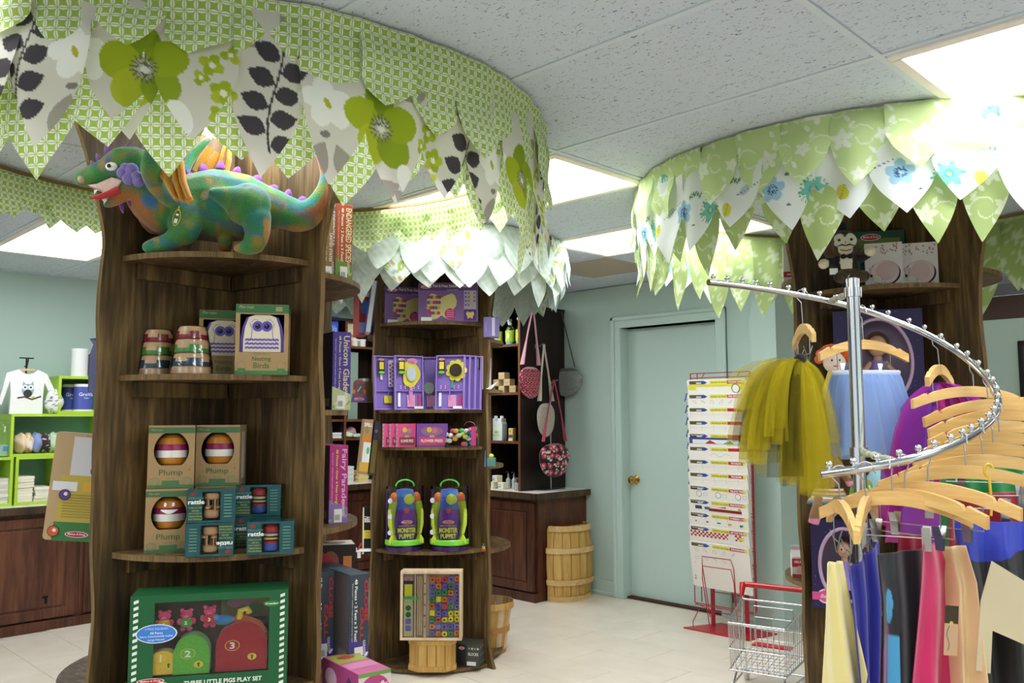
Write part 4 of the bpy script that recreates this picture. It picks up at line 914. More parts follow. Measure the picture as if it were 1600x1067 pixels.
def dcol(V, N_):
    x, y, z = V[:, 0], V[:, 1], V[:, 2]
    n1 = np.sin(x*31+2.2*np.sin(z*27+y*19))+np.sin(z*38+2*np.sin(x*23)); n2 = np.sin(x*47+z*21+1.7*np.sin(y*33+x*29))
    pal = [lin(c) for c in ('#2c8f86', '#3d8f4c', '#5da04a', '#9aa23a', '#3a77b4', '#665a80')]
    C_ = np.empty((len(V), 3)); C_[:] = pal[1]
    def bl(w_, c): 
        w_ = np.clip(w_, 0, 1)[:, None]; C_[:] = C_*(1-w_)+np.array(lin(c))*w_
    bl((n1-.2)*.9, '#2f8a7c'); bl((n2-.25)*.8, '#6c9a48'); bl((-n1-.5)*.8, '#7f8a3a'); bl((np.sin(x*19+z*44+2)-.72)*2, '#3f74a4'); bl((n2*n1-.65)*1.0, '#b58f38'); bl((np.sin(x*53-z*31)-.85)*2.5*(z > .1), '#5f5672')
    xp = x/k+320; zp = 393-z/k
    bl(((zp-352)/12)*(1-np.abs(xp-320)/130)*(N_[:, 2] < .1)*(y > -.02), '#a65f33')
    bl((1-np.hypot(xp-228, zp-330)/34)*2.2, '#c07a3c'); bl((1-np.hypot(xp-238, zp-355)/26)*2, '#b8733a')
    bl(((zp-338-.0*xp)/8)*(xp > 425)*(xp < 500), '#c98a35'); bl((xp-506)/7*(zp < 340), '#cf8c38'); bl((1-np.hypot(xp-505, zp-335)/16)*2, '#c98a35')
    bl((1-np.hypot(xp-330, zp-302)/8)*3*(y < -.03), '#b9a58c'); bl((1-np.hypot(xp-205, zp-262)/10)*1.5, '#7a6aa4')
    bl((1-np.hypot(xp-182, zp-312)/16)*1.6, '#2f9ca4'); bl((1-np.hypot(xp-255, zp-318)/14)*1.5, '#3a80c0'); bl((1-np.hypot(xp-290, zp-345)/26)*1.2*(y < -.03), '#4a9458')
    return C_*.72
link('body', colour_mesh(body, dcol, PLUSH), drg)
PUR = '#7a2f8c'
for (x, y, w_, h, q, a) in ((170, 238, 16, 16, -.14, -.3), (155, 249, 10, 11, -.14, -.5), (146, 257, 8, 8, -.14, -.7), (222, 237, 13, 10, -.14, .6), (199, 231, 12, 9, -.13, .2), (297, 278, 14, 16, .05, -.4), (317, 266, 18, 12, .05, -.2), (344, 262, 17, 12, .05, 0), (370, 268, 15, 9, .05, .3), (402, 281, 20, 9, .05, .6), (427, 296, 20, 9, .05, .7), (449, 307, 16, 13, .05, .2), (472, 316, 20, 11, .05, .1), (201, 312, 7, 12, -.12, 2.9), (190, 322, 7, 12, -.12, 2.9)):
    s_ = MB(); P = []
    for i in range(9):
        t = i/8; P.append(((t-.5)*w_*k, 0, (math.sin(t*math.pi)**.8)*h*k))
    V = [(p[0], -.007*math.sin(i/8*math.pi), -.004) for i, p in enumerate(P)]+[(p[0], .007*math.sin(i/8*math.pi), -.004) for i, p in enumerate(P)]+P
    s_.add(V, [(i, i+1, 18+i+1, 18+i) for i in range(8)]+[(9+i+1, 9+i, 18+i, 18+i+1) for i in range(8)], PUR, True)
    s_.build('spike', PLUSH, drg, D(x, y, q), (0, a, 0))
rf = MB()
for (x, y, r_) in ((192, 270, 9), (201, 278, 10), (205, 266, 11), (213, 276, 9), (216, 284, 8), (196, 262, 7)): rf.ell(D(x, y, -.205), (r_*k, .016, r_*k), 12, '#7f6cb8', 8)
rf.build('cheek_ruff', PLUSH, drg)
OR = '#c48428'
wm = MB()
for pts in (((248, 236, 6), (256, 262, 9), (266, 292, 9), (276, 312, 6)), ((262, 226, 6), (270, 258, 10), (278, 290, 9), (284, 314, 5)), ((278, 216, 5), (281, 250, 9), (286, 285, 9), (296, 310, 7)), ((272, 290, 7), (286, 303, 8), (299, 316, 5)), ((248, 250, 7), (252, 272, 8), (262, 285, 6))):
    wm.tube([D(p[0], p[1], -.205-.004*i) for i, p in enumerate(pts)], [p[2]*k for p in pts], 10, OR, ry=[p[2]*k*.55 for p in pts])
wm.build('wing_membrane', PLUSH, drg, label='drooping orange wing membrane')
fm = MB()
for pts in (((306, 268, 7), (318, 248, 9), (328, 230, 6)), ((322, 268, 8), (334, 250, 9), (340, 238, 5)), ((340, 268, 8), (348, 245, 9), (356, 214, 4)), ((354, 268, 7), (358, 250, 8), (358, 228, 4))):
    fm.tube([D(p[0], p[1], .12) for p in pts], [p[2]*k for p in pts], 10, '#c88a28', ry=[.007]*3)
fm.build('wing_membrane', PLUSH, drg)
ey = MB(); ey.ell(D(174, 260, -.195), (9*k, .008, 6.5*k), 14, '#f2f0ea'); ey.build('eye', GLOSS, drg); MB().ell(D(170, 259, -.208), (3*k, .004, 3*k), 12, '#101010').build('pupil', GLOSS, drg)
MB().ell(D(128, 280, -.16), (6.5*k, .012, 6.5*k), 12, '#b59a80').build('nostril', PLUSH, drg)
mo = MB(); mo.prism([(D(*p, -.14)[0], D(*p, -.14)[2]) for p in ((145, 294), (160, 292), (183, 282), (198, 287), (188, 300), (172, 312), (164, 315), (170, 302))], -.175, -.12, '#d8b6b4'); mo.build('mouth_lining', PLUSH, drg)
MB().tube([D(185, 296, -.178), D(170, 303, -.182), (D(155, 308, -.185)), D(142, 309, -.185)], [6*k, 5*k, 4.5*k, 1.5*k], 8, '#b02a30', ry=.004).build('tongue', CLOTH, drg)
MB().add([D(163, 318, -.175), D(168, 312, -.178), D(158, 309, -.175), D(147, 297, -.17), D(153, 296, -.17), D(147, 304, -.17)], [(0, 1, 2), (3, 4, 5)], '#eef0ea').build('teeth', CLOTH, drg)
tg = MB(); tg.prism([(.011*math.cos(a), .026*math.sin(a)) for a in [i*math.pi/10 for i in range(20)]], -.001, .001, '#e0a83a'); tg.prism([(.009*math.cos(a), .023*math.sin(a)) for a in [i*math.pi/10 for i in range(20)]], -.0016, -.001, '#2d6a3c'); tg.box(0, -.002, -.018, .009, .0008, .014, '#e9ece8').box(0, -.002, .006, .008, .0008, .006, '#e9ece8')
tg.build('hang_tag', PRINT, drg, D(276, 340, -.118), (0, .2, .3))
MB().tube([D(280, 322, -.10), D(278, 332, -.115)], .0008, 5, '#e0a83a').build('tag_loop', MATTE, drg)
# ------------------------------------------------------------------ second shelf: stacking towers and nesting-bird boxes
zS = Z1['b']
for i, (x, dep) in enumerate(((245, 2.76), (299, 2.66))):
    p = PD(x, 580, dep); t = thing('stacking_tower', ('wrapped wooden stacking cup tower near the trunk side', 'wrapped wooden stacking cup tower beside the owl box')[i], 'toy', (p[0], p[1], zS), YAW+.2-.3*i, 'wooden stacking towers')
    z = 0; w0 = .0615
    for j, (h, r0_, r1, cc) in enumerate(((.025, .061, .059, None), (.040, .057, .051, '#2c4a5c'), (.042, .053, .047, '#4c8c3e'), (.040, .047, .039, '#8c2436'))):
        wd = '#d2ab84'; mm = MB()
        if cc is None: mm.lathe([(0, 0), (r0_-.003, 0), (r0_, .004), (r1, h-.004), (r1-.004, h), (0, h)], 28, wd)
        else:
            mm.lathe([(0, 0), (r0_-.002, 0), (r0_, .003), (r0_*.97, h*.34)], 28, cc)
            mm.lathe([(r0_*.97, h*.34), (r0_*.955, h*.62)], 28, cols=None, col=cc); mm.lathe([(r0_*.955, h*.62), (r1, h-.003), (r1-.004, h), (0, h)], 28, wd)
            for a0 in (-2.1, -.6, 1.0, 2.6): mm.lathe([(r0_*.972, h*.34), (r0_*.960, h*.625)], 6, wd, a0=a0, a1=a0+.7)
        mm.build('cup', GLOSS, t, (0, 0, z)); z += h+.001
    MB().lathe([(.063, .001), (.0645, .025), (.055, .09), (.043, z), (.02, z+.004), (0, z+.005)], 20).build('shrink_wrap', FILM, t)
KR = '#a5865c'; GR = '#3c6b40'
def owl_box(label, x, dep, rz):
    w_, d, h = .158, .125, .218; W2, H2 = .132, .118
    hole = [(-W2/2, -H2/2), (0, -H2/2), (W2/2, -H2/2), (W2/2, H2/2), (0, H2/2), (-W2/2, H2/2)]; hole = [(a+.0*b_, b_) for a, b_ in hole]
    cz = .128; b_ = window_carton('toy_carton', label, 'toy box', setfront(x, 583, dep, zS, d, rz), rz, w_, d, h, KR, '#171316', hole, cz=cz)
    p = PR(); p.rect(0, h/2-.014, w_, .026, GR).text('Plan toys', -.048, h/2-.010, .011, '#b7a77c', shear=.2).rect(.05, h/2-.014, .02, .014, '#9c8d62')
    p.rect(0, -h/2+.006, w_, .012, '#3f7a45').text('Nesting', 0, -.062, .017, '#4c6a3c', bold=.012).text('Birds', 0, -.081, .017, '#4c6a3c', bold=.012).text('Stackable, Balancing', 0, -.046, .006, '#5c6a44')
    for s_ in (-1, 1): p.oval(s_*.059, -.084, .013, .017, '#7c7a50').oval(s_*.059, -.084, .0118, .0158, KR).rect(s_*.059, -.094, .022, .008, '#3f7a45')
    p.on(b_, 'front', w_, d, h)
    PR().rect(0, h/2-.014, d, .026, GR).rect(0, -h/2+.006, d, .012, '#3f7a45').on(b_, 'right', w_, d, h)
    o = MB(); pts = []
    W3 = .066
    prof = [(-W3, -.058), (-W3*.99, -.02), (-W3*.90, .02), (-W3*.72, .05), (-W3*.4, .0575), (W3*.4, .0575), (W3*.72, .05), (W3*.90, .02), (W3*.99, -.02), (W3, -.058)]
    o.prism(prof, -d/2+.010, d/2-.03, '#6a4fb0'); o.prism([(a*.86, b2) for a, b2 in prof], -d/2+.006, -d/2+.011, '#e4d6bc')
    ow = o.build('owl_toy', PRINT, b_, (0, 0, cz), label='wooden owl with purple wings and round eyes')
    q = PR()
    for s_ in (-1, 1): q.oval(s_*.0135, .022, .0165, .0165, '#6750b4').oval(s_*.0135, .022, .0085, .0085, '#16181c').oval(s_*.0135-.002, .026, .003, .002, '#5a7a80'); q.line([(s_*.012, .041), (s_*.024, .043), (s_*.034, .034)], .0012, '#6750b4')
    q.poly([(-.003, .010), (.003, .010), (0, .004)], '#f4ead8')
    for s_ in (-1, 1): q.line([(s_*.037, .032), (s_*.030, .012), (s_*.032, -.012), (s_*.047, -.032)], .0016, '#6750b4')
    for j in range(3):
        z0 = -.022-.0125*j; q.line([(-.050+.00625*i, z0+(.0045 if i % 2 else 0)) for i in range(17)], .0052, '#6750b4')
    q.b.build('face_print', PRINT, ow, (0, -d/2+.006, 0))
    MB().add([(-.07, -d/2-.0002, .066), (.07, -d/2-.0002, .066), (.07, -d/2-.0002, .19), (-.07, -d/2-.0002, .19)], [(0, 1, 2, 3)]).build('window_film', FILM, b_) if False else None
    return b_
owl_box('kraft and green carton with a purple owl toy, the nearer of two', 408, 2.64, YAW+.2)
owl_box('kraft and green carton with a purple owl toy, behind the stacking tower', 349, 2.79, YAW+.3)
# ------------------------------------------------------------------ third shelf: egg toys and rattles
zS = Z1['c']
def egg_box(label, x, dep, z, rz, smile=False):
    w_, d, h = .134, .125, .192; a, b2 = .0505, .060
    hole = [(a*math.cos(t)*(1.0 if math.sin(t) > 0 else 1.0-.22*abs(math.sin(t))**2), (b2*1.0*math.sin(t) if math.sin(t) > 0 else max(-.043, b2*math.sin(t)))) for t in [i*2*math.pi/36 for i in range(36)]]
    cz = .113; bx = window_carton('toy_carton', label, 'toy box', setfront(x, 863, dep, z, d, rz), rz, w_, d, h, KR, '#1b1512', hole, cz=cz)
    p = PR(); p.rect(0, h/2-.015, w_, .018, '#4a6a44').text('Plan toys', -.043, h/2-.0145, .008, '#a99a70', shear=.2).text('Plump', 0, -.050, .022, '#4c6a3c', width=.068, bold=.01).text('Gio Toy', 0, -.067, .006, '#5c6a44')
    p.rect(0, -.079, .05, .013, '#4a7146').rect(0, -.090, w_*.98, .01, '#4a7146').poly([(.053, -.036), (.056, -.042), (.050, -.042)], '#8c4a30')
    for s_ in (-1, 1): p.oval(s_*.047, -.075, .015, .012, '#6c7c50').oval(s_*.047, -.075, .0135, .0105, '#93845c')
    p.on(bx, 'front', w_, d, h); PR().rect(0, 0, d*.45, h*.78, '#cfc9bf').line([(-.01, .02), (.01, .035), (-.005, .05), (.012, .06)], .004, '#9c5a44').text('2+', 0, -.03, .012, '#9c5a44').on(bx, 'right', w_, d, h)
    R_ = [(0, -.047), (.034, -.047), (.042, -.040), (.0475, -.022), (.0495, -.020), (.0505, .001), (.0505, .002), (.0490, .020), (.0478, .021), (.040, .040), (.030, .050), (.016, .056), (0, .057)]
    cs = ['#c07a2a', '#c07a2a', '#c8802c', '#c8802c', '#e9e2d8', '#e9e2d8', '#8c2450', '#8c2450', '#c07a2a', '#c07a2a', '#8f7a5c', '#8f7a5c']
    eg = MB().lathe(R_, 30, cols=cs).build('egg_toy', GLOSS, bx, (0, -d/2+.053, cz), label='striped wooden egg in orange, crimson and white')
    if smile:
        m2 = MB(); ysf = lambda x_, r__: -math.sqrt(r__*r__-x_*x_)
        for s_ in (-1, 1):
            m2.add([(.0115*s_+.0042*math.cos(t), ysf(.0115*s_+.0042*math.cos(t), .0505-.26*max(0, .020+.0065*math.sin(t)-.008)), .031+.0065*math.sin(t)) for t in [i*.5236 for i in range(12)]], [tuple(range(12))], '#f6f2ea')
        P = [(-.024+.006*i, ysf(-.024+.006*i, .0517), .014-.011*math.sin(math.pi*i/8)) for i in range(9)]; Q = [(x_, ysf(x_, .0512), .016) for x_, y_, _ in P]
        m2.add(P+Q, [(i, i+1, 10+i, 9+i) for i in range(8)], '#f6f2ea'); m2.build('smile', PRINT, eg)
    return bx
egg_box('kraft carton of a smiling striped egg toy, bottom of the stack', 262, 2.645, zS, YAW+.34, True)
egg_box('kraft carton of a striped egg toy, top of the stack', 263, 2.655, zS+.193, YAW+.34)
egg_box('kraft carton of a striped egg toy hidden behind the rattle boxes', 337, 2.735, zS, YAW+.14)
egg_box('kraft carton of a striped egg toy above the rattle boxes', 336, 2.735, zS+.193, YAW+.14)
TEAL = '#1f5f62'
def rattle_box(label, x, dep, z, rz, kind, inv=False, w_=.136):
    d, h = .078, .097; hx = w_*.16
    hole = [(-.026, -.042), (0, -.042), (.026, -.042), (.026, 0), (.026, .042), (0, .042), (-.026, .042), (-.026, 0)]
    hole = [(a, b_) for a, b_ in hole]
    m = MB(); X, Y = w_/2, d/2
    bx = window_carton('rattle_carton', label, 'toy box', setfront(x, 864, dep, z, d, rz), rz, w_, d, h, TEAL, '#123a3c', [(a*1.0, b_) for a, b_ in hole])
    p = PR(); s_ = -1 if inv else 1; r_ = math.pi if inv else 0
    p.oval(-s_*.052, s_*.036, .008, .006, '#a83236').text('HEIRLOOM', -s_*.043, s_*.024, .0065, '#7fb4a4', width=.042, rot=r_).text('rattle', -s_*.042, s_*.013, .013, '#eef0e6', width=.046, rot=r_, bold=.03)
    for j, tt in enumerate(('Delight your baby', 'with this', 'classic wooden toy', 'Crafted in Vermont', 'from hardwood')): p.text(tt, -s_*.044, -s_*(.004+.0082*j), .0052, '#c8c84a', width=.038 if len(tt) > 10 else .02, rot=r_)
    for j in range(8): p.rect(s_*.047, .032-.009*j, .022, .0022, '#7aa890')
    p.on(bx, 'front', w_, d, h)
    for fc, dd in (('right', d), ('left', d)):
        q = PR()
        for j in range(6): q.rect(0, .03-.011*j, dd*.6, .003, '#4a8a80')
        q.on(bx, fc, w_, d, h)
    if kind == 0:
        rt_ = MB(); wd = '#c99b6c'
        rt_.lathe([(0, -.036), (.020, -.036), (.023, -.030), (.023, -.016), (.019, -.012), (0, -.012)], 20, wd).lathe([(0, .018), (.019, .018), (.023, .022), (.023, .034), (.020, .038), (0, .038)], 20, wd)
        for a in range(5): rt_.tube([(.016*math.cos(a*1.257+.3), .016*math.sin(a*1.257+.3), -.014), (.016*math.cos(a*1.257+.3), .016*math.sin(a*1.257+.3), .02)], .0028, 7, wd)
        for a in range(3): rt_.lathe([(.004, -.010), (.009, -.008), (.009, -.003), (.004, -.001)], 12, wd, (.017*math.cos(a*2.1+4), .017*math.sin(a*2.1+4), 0))
        rt_.build('rattle', GLOSS, bx, (0, -d/2+.030, h/2), (0, math.pi if inv else 0, 0), label='natural wood barrel rattle')
    else:
        MB().lathe([(0, -.040), (.021, -.040), (.023, -.036), (.023, -.020), (.022, -.018), (.022, -.011), (.012, -.010), (.023, -.006), (.023, -.001), (.012, 0), (.023, .005), (.023, .010), (.012, .012), (.022, .016), (.022, .030), (.015, .038), (0, .040)], 22, cols=['#3554a8']*3+['#3554a8', '#b02a30', '#b02a30', '#3c7a4c', '#d9b682', '#d9b682', '#3c7a4c', '#e0cda0', '#e0cda0', '#4a3a8c', '#b02a30', '#b02a30', '#b02a30']).build('rattle', GLOSS, bx, (0, -d/2+.030, h/2), label='rainbow ring rattle')
    MB().box(0, 0, -.0006, w_+.0014, d+.0014, h+.0014).build('shrink_wrap', FILM, bx)
    return bx
rattle_box('upside-down teal rattle carton, bottom of its stack', 327, 2.575, zS, YAW+.24, 0, True)
rattle_box('teal rattle carton with a natural wood rattle, top of its stack', 328, 2.575, zS+.0985, YAW+.24, 0)
rattle_box('teal rattle carton with a rainbow rattle on the shelf front', 422, 2.61, zS, YAW+.2, 1)
rattle_box('teal rattle carton lying under another behind the rainbow rattle', 402, 2.74, zS, YAW+.2, 1)
rattle_box('teal rattle carton with a rainbow rattle set on the rear carton', 402, 2.74, zS+.0985, YAW+.2, 1)
# ------------------------------------------------------------------ bottom shelf: play set
zS = Z1['d']; w_, d, h = .436, .13, .402; rz = YAW+.24
fz = setfront(328, 990, 2.545, zS, d, rz); gr = '#1d5c34'
hole = [(-.152, -.115), (0, -.115), (.165, -.115), (.165, 0), (.165, .165), (0, .165), (-.152, .165), (-.152, 0)]
bx = window_carton('play_set_carton', 'green play set carton with plush houses behind a clear window', 'toy box', fz, rz, w_, d, h, gr, '#6b5a48', hole, cz=h*.52); bx.scale = (1, 1, .745)
p = PR()
for sx in (-1, 1):
    for j in range(17): zz = h/2-.020-.024*j; p.poly([(sx*(w_/2-.016)-.0065, zz-.010), (sx*(w_/2-.016)+.0065, zz-.004), (sx*(w_/2-.016)+.0065, zz+.008), (sx*(w_/2-.016)-.0065, zz+.002)], '#e6eadf'); p.k -= 1
p.k += 1
p.text('THREE LITTLE PIGS PLAY SET', .040, -.135, .017, '#e9efe2', width=.215, bold=.03).text('With soft house and 3 pig friends', .046, -.158, .010, '#e9efe2', width=.2)
p.oval(-.150, -.165, .056, .048, '#e4ebe2').text('first', -.158, -.148, .022, '#2f7a46', width=.052, bold=.03).text('play', -.150, -.176, .022, '#2f7a46', width=.05, bold=.03).oval(-.122, -.142, .004, .004, '#2f7a46')
brand_oval(p, -.157, -.118, .037, .010)
p.oval(.172, .150, .024, .012, '#2f7a3c').text('18 months+', .172, .150, .008, '#e9efe2', width=.036, bold=.02)
p.oval(-.145, .058, .056, .036, '#e9eef2').oval(-.145, .058, .053, .033, '#3f7fd0').text('3 PIGS SQUEAK!', -.145, .076, .010, '#a7c8ee', width=.062, bold=.02).text('All Pieces', -.145, .061, .009, '#ffffff', width=.034).text('Store Conveniently Inside', -.145, .048, .009, '#ffffff', width=.088).text('Large House!', -.145, .035, .009, '#ffffff', width=.044)
p.on(bx, 'front', w_, d, h)
q = PR()
for j in range(5): q.oval(0, .12-.06*j, .03, .02, ('#8fb04a', '#c8a83c', '#b05a4a')[j % 3])
q.on(bx, 'right', w_, d, h)
def soft_house(prof, th, col, y0, nm, lab, num, numc, nxz, keyxz):
    hs = MB().prism(prof, y0, y0+th, col, smooth=True).build(nm, PLUSH, bx, (0, 0, h*.52), label=lab); q_ = PR()
    if num: q_.oval(*nxz, .021, .021, '#c8b23c').oval(*nxz, .0185, .0185, col).text(num, *nxz, .026, numc, bold=.03)
    q_.oval(*keyxz, .013, .013, '#d8c23c').oval(keyxz[0], keyxz[1]+.003, .004, .004, '#4a4a44').rect(keyxz[0], keyxz[1]-.004, .005, .010, '#4a4a44'); q_.b.build('badge', PRINT, hs, (0, y0, 0)); return hs
arch = lambda cx, w2, zb, zt, n=12, pw=.75: [(cx-w2, zb), (cx+w2, zb)]+[(cx+w2*math.cos(math.pi*i/n), zb+(zt-zb)*.45+(zt-zb)*.55*(math.sin(math.pi*i/n)**pw)) for i in range(n+1)]
soft_house(arch(.088, .072, -.113, .072, pw=.85), .05, '#9c1c26', -d/2+.012, 'plush_house', 'dark red felt house numbered three', '3', '#e6e0da', (.062, -.016), (.118, -.062))
soft_house(arch(-.050, .050, -.113, .035, pw=.9), .05, '#5fae3c', -d/2+.010, 'plush_house', 'green corduroy house numbered two', '2', '#dfe6d4', (-.060, -.036), (-.030, -.078))
soft_house(arch(-.128, .034, -.110, -.022, pw=.6), .04, '#e0bc3a', -d/2+.014, 'plush_house', 'yellow felt house numbered one', '1', '#eedf9c', (-.134, -.048), (-.112, -.076))
rm = MB(); rm.tube([(.060, -d/2+.04, .080), (.095, -d/2+.04, .078), (.130, -d/2+.04, .055), (.150, -d/2+.04, .02), (.158, -d/2+.04, -.02)], [.012, .014, .014, .013, .010], 8, '#b5552c'); rm.build('roof_edge', PLUSH, bx, (0, 0, h*.52)); MB().tube([(.078, -d/2+.035, .080), (.082, -d/2+.03, .112), (.100, -d/2+.03, .118), (.106, -d/2+.035, .100)], .010, 10, '#d8c234').build('handle', PLUSH, bx, (0, 0, h*.52))
for j, (px_, pz_, cc, nn) in enumerate(((-.128, .098, '#d8b030', '1'), (-.068, .100, '#4a9c3c', '2'), (-.004, .108, '#c02c3c', '3'))):
    pg = MB(); pg.ell((0, 0, .030), (.017, .013, .017), 14, '#d03c6c'); pg.ell((0, -.013, .026), (.007, .004, .005), 10, '#e86c94'); pg.ell((-.012, 0, .046), (.006, .004, .007), 8, '#d03c6c').ell((.012, 0, .046), (.006, .004, .007), 8, '#d03c6c')
    pg.ell((0, 0, 0), (.018, .014, .021), 14, cc).ell((-.019, 0, .004), (.007, .007, .012), 8, '#d03c6c').ell((.019, 0, .004), (.007, .007, .012), 8, '#d03c6c').ell((-.009, 0, -.024), (.008, .009, .009), 8, '#d03c6c').ell((.009, 0, -.024), (.008, .009, .009), 8, '#d03c6c')
    pgo = pg.build('plush_pig', PLUSH, bx, (px_, -d/2+.022, h*.52+pz_-.02), label='small pink plush pig in a coloured shirt'); PR().text(nn, 0, 0, .013, '#f0ead8', bold=.03).b.build('number', PRINT, pgo, (0, -.0145, .002))
wf = MB(); wf.ell((.035, -d/2+.03, .080), (.030, .016, .020), 14, '#3f7fb4').ell((.012, -d/2+.024, .092), (.012, .012, .012), 12, '#5a9cc8'); wf.build('plush_figure', PLUSH, bx, (0, 0, h*.52), label='blue plush figure')
ill = PR(); ill.rect(.09, .11, .14, .10, '#8c8a60').oval(.06, .12, .024, .02, '#c88a9a').oval(.10, .125, .024, .02, '#c88a9a').oval(.14, .13, .026, .02, '#a8984a').oval(.12, .10, .02, .02, '#5a8a4a'); ill.b.build('back_card', PRINT, bx, (0, d/2-.012, h*.52))
MB().add([(-.16, -d/2+.0025, h*.52-.12), (.17, -d/2+.0025, h*.52-.12), (.17, -d/2+.0025, h*.52+.17), (-.16, -d/2+.0025, h*.52+.17)], [(0, 1, 2, 3)]).build('window_film', FILM, bx)
# ------------------------------------------------------------------ floor puzzles on the side shelves
def puzzle(label, x, dep, z, rz, w_, d, h, col, title, sub, tcol, scol, sub2=None, side='#8c8488', foot=None, lab=True, floor_='FLOOR PUZZLE', two=None):
    bx = MB().box(0, 0, 0, w_, d, h, col, .0015).build('puzzle_box', PRINT, None, setfront(x, 500, dep, z, d, rz), rz, label=label, cat='puzzle box', group='boxed floor puzzles')
    PR().rect(0, 0, d*.995, h*.985, side).rect(d*.32, -h*.40, d*.2, h*.10, '#a39d98').on(bx, 'left', w_, d, h, 'side_print')
    p = PR(); r_ = -math.pi/2
    if foot:
        p.poly([(-w_/2, -h/2), (w_/2, -h/2), (w_/2, -h*.30), (-w_/2, -h*.2)], foot[0])
        for j in range(8): p.oval((j*37 % 50/50-.5)*w_*.8, -h*.46+(j % 3)*h*.05, w_*.13, h*.018, foot[1 + j % 2], rot=j)
    if two:
        p.text(title, w_*.34, h*.20, w_*.19, tcol, width=h*.46, rot=r_, bold=.03); p.text(two, w_*.12, -h*.06, w_*.18, tcol, width=h*.38, rot=r_, bold=.03)
    else: p.text(title, w_*.25, h*.10, w_*.34, tcol, width=h*.70, rot=r_, bold=.015)
    p.text(floor_, w_*.26, -h*.33, w_*.13, '#eee9dc', width=h*.16, rot=r_, bold=.02)
    p.text(sub, -w_*(.17 if two else .12), h*.10, w_*.15, scol, width=h*.70, rot=r_, bold=.02)
    p.text('"Easy-Clean" surface keeps puzzle looking new!', -w_*.35, h*.08, w_*.075, '#e6dfd2', width=h*.66, rot=r_)
    if lab:
        p.rect(-w_*.02, -h*.40, w_*.42, h*.17, '#e9e7e0')
        for j in range(9): p.rect(-w_*.06+(j-4)*w_*.03, -h*.42, w_*.015, h*.07, '#3a3a3a'); p.k -= 1
        p.k += 1
    p.on(bx, 'front', w_, d, h, 'spine_print'); return bx
RZP = YAW+math.radians(32)
zz = Z1R['a']; puzzle('boxed presidents floor puzzle in brown on the high side shelf', 512, 2.93, zz, RZP, .058, .27, .262, '#8c6b4a', 'PRESIDENTS', '48 Pieces', '#e6dcc4', '#e0d2a8', two='UNITED STATES')
puzzle('boxed endangered species floor puzzle in rust red on the high side shelf', 536, 2.95, zz, RZP, .062, .28, .272, '#a8502e', 'ENDANGERED SPECIES', '48 Pieces • 2 Feet x 3 Feet!', '#e6e0b0', '#f0ead8', foot=('#6b8c3c', '#a0b86a', '#4a6b2c'))
puzzle('boxed unicorn floor puzzle in violet on the side shelf', 535, 2.93, Z1R['b'], RZP, .066, .28, .268, '#4a3590', 'Unicorn Glade', '48 Pieces • Over 4 Feet Long!', '#d8c89a', '#d8cf8c', side='#56505c', foot=('#b8c08c', '#8fb05a', '#d8d8b8'))
puzzle('boxed fairy floor puzzle in magenta on the side shelf', 533, 2.93, Z1R['c'], RZP, .066, .28, .262, '#b0307c', 'Fairy Parade', '48 Pieces • Over 4 Feet Long!', '#e6b8d8', '#f0d84a', side='#6b5c68', foot=('#8c6aa0', '#a88ab8', '#7a8c6a'))
puzzle('boxed ball game floor puzzle in slate, the outer of two on the lower side shelf', 567, 2.86, Z1R['d'], RZP+.1, .072, .27, .285, '#3a4650', 'CLOSE', '48 Pieces • 2 Feet x 3 Feet!', '#c83232', '#f0f0ea', side='#807a7a', foot=('#4a3f88', '#e6e6e6', '#3a3a6a'), two='CALL')
puzzle('boxed ball game floor puzzle in slate, the inner of two by the trunk panel', 513, 2.90, Z1R['d'], RZP, .072, .26, .285, '#3a4650', 'CLOSE', '48 Pieces • 2 Feet x 3 Feet!', '#c83232', '#f0f0ea', side='#807a7a', foot=('#4a3f88', '#e6e6e6', '#3a3a6a'), two='CALL')
b_ = carton('game_carton', 'dark game carton with hand pictures behind the slate puzzle boxes', 'toy box', setfront(525, 890, 3.12, Z1R['d'], .12, YAW+.3), YAW+.3, .14, .12, .34, '#2a1c1c')
PR().oval(-.02, .11, .03, .04, '#8c4a34').rect(.04, .08, .03, .10, '#c87a3c').poly([(-.06, .06), (-.01, .12), (-.05, .15)], '#a83232').on(b_, 'front', .14, .12, .34); PR().rect(0, 0, .13, .11, '#d8ccc0').oval(.0, 0, .04, .03, '#8c6a5c').oval(-.04, .02, .02, .02, '#b83c34').on(b_, 'top', .14, .12, .34)
# butterfly kit box standing on the floor in front of the side shelves
fb = PD(556, 1062, 2.75); hb = .42
b_ = carton('craft_kit_box', 'pink butterfly craft kit box at the foot of the dragon tree stand', 'toy box', (fb[0], fb[1], 0.0), YAW+math.radians(38), .11, .24, PD(556, 1035, 2.75)[2]-.0, '#c86a94')
hb = PD(556, 1035, 2.75)[2]
p = PR(); p.rect(0, hb/2-.055, .11, .11, '#d8c8c0').oval(0, hb/2-.055, .05, .045, '#b8437c').text('Butterfly', 0, hb/2-.042, .022, '#f4e4ea', width=.088, bold=.02).text('Bliss', 0, hb/2-.070, .022, '#f4e4ea', width=.055, bold=.02).rect(0, hb/2-.006, .11, .012, '#6b9c4a').on(b_, 'front', .11, .24, hb)
p = PR(); p.rect(0, 0, .24, hb, '#b04a84').poly([(.0, hb/2-.10), (.06, hb/2-.02), (.11, hb/2-.06), (.06, hb/2-.11)], '#4a3a6a').oval(-.06, hb/2-.05, .04, .03, '#e6c0d0'); p.on(b_, 'left', .11, .24, hb)
p = PR(); p.rect(0, .06, .10, .09, '#a8b84a').oval(0, .07, .03, .02, '#c8504a').rect(0, -.03, .10, .06, '#d88ab0').on(b_, 'top', .11, .24, hb)
